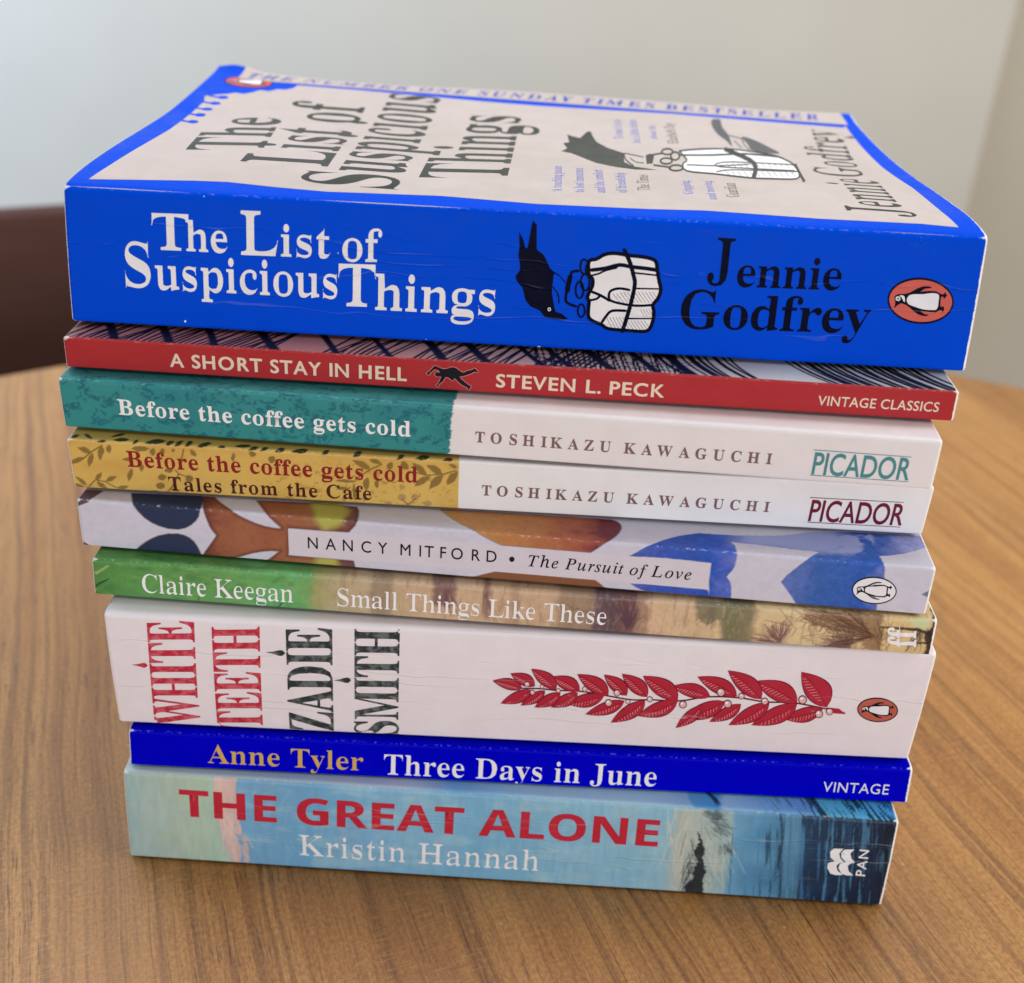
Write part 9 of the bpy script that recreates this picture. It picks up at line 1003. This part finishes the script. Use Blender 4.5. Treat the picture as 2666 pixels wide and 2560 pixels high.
# ------------------------------------------------------------------ chair behind the table
def dark_wood():
    t = NT('dark_stained_wood'); tc = t.n.new('ShaderNodeTexCoord'); mp = t.n.new('ShaderNodeMapping'); mp.inputs['Scale'].default_value = (8, 60, 60); t.put(mp.inputs[0], tc.outputs['Object'])
    return t.done(t.mix(t.noise(mp.outputs[0], 1, 4, .6), L4((92, 58, 48)), L4((68, 42, 34))), .6, None, .2)
dw = dark_wood()
ch = tag(link(bpy.data.objects.new('dining_chair', None)), 'dark brown wooden chair back beyond the far left table edge', 'chair'); ch.location = (-0.20, 0.41, FLOOR_Z)
CHH = -FLOOR_Z + .033
def back_panel():
    bm = bmesh.new(); n = 16; vs = []
    for k in range(n + 1):
        x = -.19 + .38 * k / n; bow = .022 * (1 - (x / .19) ** 2); top = CHH + .06 * x - .12 * x * x
        vs.append([bm.verts.new(q) for q in ((x, bow, CHH - .27), (x, bow + .02, CHH - .27), (x, bow + .045, top - .004), (x, bow + .040, top), (x, bow + .031, top), (x, bow + .026, top - .004))])
    for k in range(n):
        for j in range(6): bm.faces.new((vs[k][j], vs[k][(j+1) % 6], vs[k+1][(j+1) % 6], vs[k+1][j]))
    bm.faces.new(vs[0][::-1]); bm.faces.new(vs[n]); bmesh.ops.recalc_face_normals(bm, faces=bm.faces)
    me = bpy.data.meshes.new('backrest'); bm.to_mesh(me); bm.free(); me.materials.append(dw)
    for p in me.polygons: p.use_smooth = len(p.vertices) == 4
    link(bpy.data.objects.new('backrest', me), ch)
back_panel()
box_obj('seat', (-.21, -.40, .44), (.21, .02, .475), dw, ch, .008)
for sx in (-1, 1):
    box_obj('leg', (sx * .19 - .02, -.385, 0), (sx * .19 + .02, -.345, .44), dw, ch, .004)
    box_obj('leg', (sx * .19 - .02, -.02, 0), (sx * .19 + .02, .02, .44), dw, ch, .004)
    box_obj('back_post', (sx * .207 - .016, .004, .475), (sx * .207 + .016, .036, CHH - .06), dw, ch, .005)

# ------------------------------------------------------------------ the nine books
LABEL = {
 1: 'thick bright blue paperback with white title and cream front, topmost of the stack',
 2: 'thin red paperback with small black falling figure, second from the top',
 3: 'teal and white paperback with white title lettering and ragged colour edge',
 4: 'mustard yellow and white paperback with olive leaf pattern and dark red title',
 5: 'pale lilac paperback painted with brown fish and blue shapes and a label band',
 6: 'thin green to tan paperback with painted woodland and white serif lettering',
 7: 'thick off-white paperback with red and black vertical lettering and red leaf branch',
 8: 'thin royal blue paperback with gold author and white title lettering',
 9: 'pale blue paperback with red block capitals, at the bottom on the table'}
BASEC = {1: (0, 72, 212), 7: (231, 222, 226), 8: (0, 0, 198)}
ART = {2: art2, 3: art3, 4: art4, 5: art5, 6: art6, 9: art9}
def page_block(i, parent):
    L = BOOKS[i][3]; D = DEPTH[i] - (3.5 if i == 1 else .6); k = BOOKS[i][5]; t = BOOKS[i][4]
    ua = np.linspace(.5, L - .5, 30 if i == 1 else 4); ya = np.linspace(.5, D, 30 if i == 1 else 4); U, Y = np.meshgrid(ua, ya); U = U.ravel(); Y = Y.ravel(); f0 = (Y - .5) / D
    top = np.stack([U - L / 2, Y, t - .35 + (sag(i, U, np.maximum(Y - .0, RT[i])) * np.clip(Y / 4, 0, 1))], -1); bot = np.stack([U - L / 2, Y + np.maximum(k, 0) * (1 - f0), np.full_like(Y, 1.3)], -1)
    n = len(U); nu, ns = len(ua), len(ya); f = grid_idx(nu, ns); a = np.arange(n).reshape(ns, nu)
    rim = np.concatenate([a[0, :], a[1:, -1], a[-1, -2::-1], a[-2:0:-1, 0]]); r2 = np.roll(rim, -1)
    faces = np.concatenate([f, f[:, ::-1] + n, np.stack([rim + n, r2 + n, r2, rim], -1)])
    link(bpy.data.objects.new('page_block', new_mesh('page_block', np.concatenate([top, bot]), faces, None, [MAT['pages']], None, False)), parent)
def back_cover(i, parent, mat):
    L, t, k, tp = BOOKS[i][3:7]; D = DEPTH[i]; y0 = k + RB[i]; ya = y0 + np.array([0, 1.5, 3, 5, 8, 12, 18, D - y0]); lift = GAP * np.exp(-(ya - y0) / 5); lift[-1] = 0
    hx = L / 2 - tp; V = []
    for zt in (0.0, .3):
        for yy, zz in zip(ya, lift): V += [(-hx, yy, zz + zt), (hx, yy, zz + zt)]
    n = len(ya); F, mi = [], []
    for j in range(n - 1):
        a = 2 * j; b = a + 2 * n
        F += [(a + 2, a + 3, a + 1, a), (b, b + 1, b + 3, b + 2), (a, b, b + 2, a + 2), (a + 3, b + 3, b + 1, a + 1)]; mi += [0, 1, 1, 1]
    F += [(0, 1, 2*n + 1, 2*n), (2*n - 2, 4*n - 2, 4*n - 1, 2*n - 1)]; mi += [1, 1]
    uv = [(p[0] + L / 2, -p[1]) for p in V]; colr = ART[i](np.clip(np.array([q[0] for q in uv]), 0, L), np.zeros(len(V))) if i in ART else None
    link(bpy.data.objects.new('back_cover', new_mesh('back_cover', V, F, uv, [mat, MAT['card']], mi, False, colr)), parent)
for i in range(9, 0, -1):
    x, y, yaw, L, th, k, tp = BOOKS[i]
    root = link(bpy.data.objects.new('paperback_book', None)); root.location = Vector((x, y, Z0[i] + .02 + .015 * (9 - i))) * MM; root.rotation_euler = (0, 0, math.radians(yaw))
    tag(root, LABEL[i], 'book', 'paperbacks in the stack')
    h = H[i]; painted = i in ART; fn = ART.get(i)
    m = cover_mat(i, f'cover_{i}', BASEC.get(i), attr=painted)
    ds = .22 if painted else .5; du = .24 if painted else 1.0
    fold = [h - RT[i] + RT[i] * q for q in (0, .25, .5, .75, 1, 1.25, 1.5, 1.75, 2)] + [RB[i] * (q - 1) for q in (0, .5, 1, 1.5, 2)]
    spine = sheet(i, 'spine', -RB[i], h + RT[i], du, ds, m, root, fn, sdense=fold)
    if i == 1: cover = sheet(i, 'front_cover', h + RT[i], h + DEPTH[i], 2.0, 1.5, m, root, thick=.3)
    elif painted:
        cover = sheet(i, 'front_cover', h + RT[i], h + DEPTH[i], .3, .25, m, root, fn, thick=.3, coarse=h + 17)   # finely painted where it shows
    else: cover = sheet(i, 'front_cover', h + RT[i], h + DEPTH[i], 2.0, 2.0, m, root, thick=.3)
    back_cover(i, root, m); page_block(i, root)
    if i == 1:
        # cream strip along the fore-edge of the front cover
        ua = np.linspace(9, L - 3.5, 60); sa = np.linspace(h + 121.4, h + DEPTH[1] - .1, 8); U, S = np.meshgrid(ua, sa); U = U.ravel(); S = S.ravel() + np.clip((14 - U) / 8, 0, 1) * 2
        link(bpy.data.objects.new('fore_edge_strip', new_mesh('fore_edge_strip', surf(1, U, S, .10), grid_idx(60, 8), np.stack([U, S], -1), [ink(1, 'b1cream')])), cover)
    decals(i, OPS[i], spine, cover)
    # frayed paper fibres at the trimmed ends
    rs = random.Random(i * 7); nf = {1: 10, 2: 6, 3: 5, 4: 8, 5: 6, 6: 7, 7: 4, 8: 7, 9: 8}[i]; V, F, UVs = [], [], []
    for q in range(nf):
        right = rs.random() < .72; s0 = rs.uniform(.3, h); d = 1 if right else -1; u0 = L - .25 if right else .25
        p = surf(i, [u0], [s0], .0)[0] + np.array([d * .05, 0, 0]); ln = rs.uniform(.25, .9); an = rs.uniform(-1.2, 1.2); cv = rs.uniform(-1.2, 1.2); w = rs.uniform(.035, .06)
        pts = []
        for j in range(5):
            fj = j / 4; pts.append(p.copy()); p = p + ln / 4 * np.array([d * math.cos(an), -.25 * rs.random(), math.sin(an)]); an += cv / 3
        b = len(V)
        for j, pt in enumerate(pts):
            r = w * (1 - .6 * j / 4)
            for a in (0, 2.1, 4.2): V.append(pt + np.array([0, r * math.cos(a), r * math.sin(a)])); UVs.append((L / 2, -5))
        for j in range(4):
            for a in range(3): F.append((b + j*3 + a, b + j*3 + (a+1) % 3, b + j*3 + 3 + (a+1) % 3, b + j*3 + 3 + a))
    fo = link(bpy.data.objects.new('paper_fibres', new_mesh('paper_fibres', V, F, UVs, [MAT['card']])), root); fo['kind'] = 'stuff'
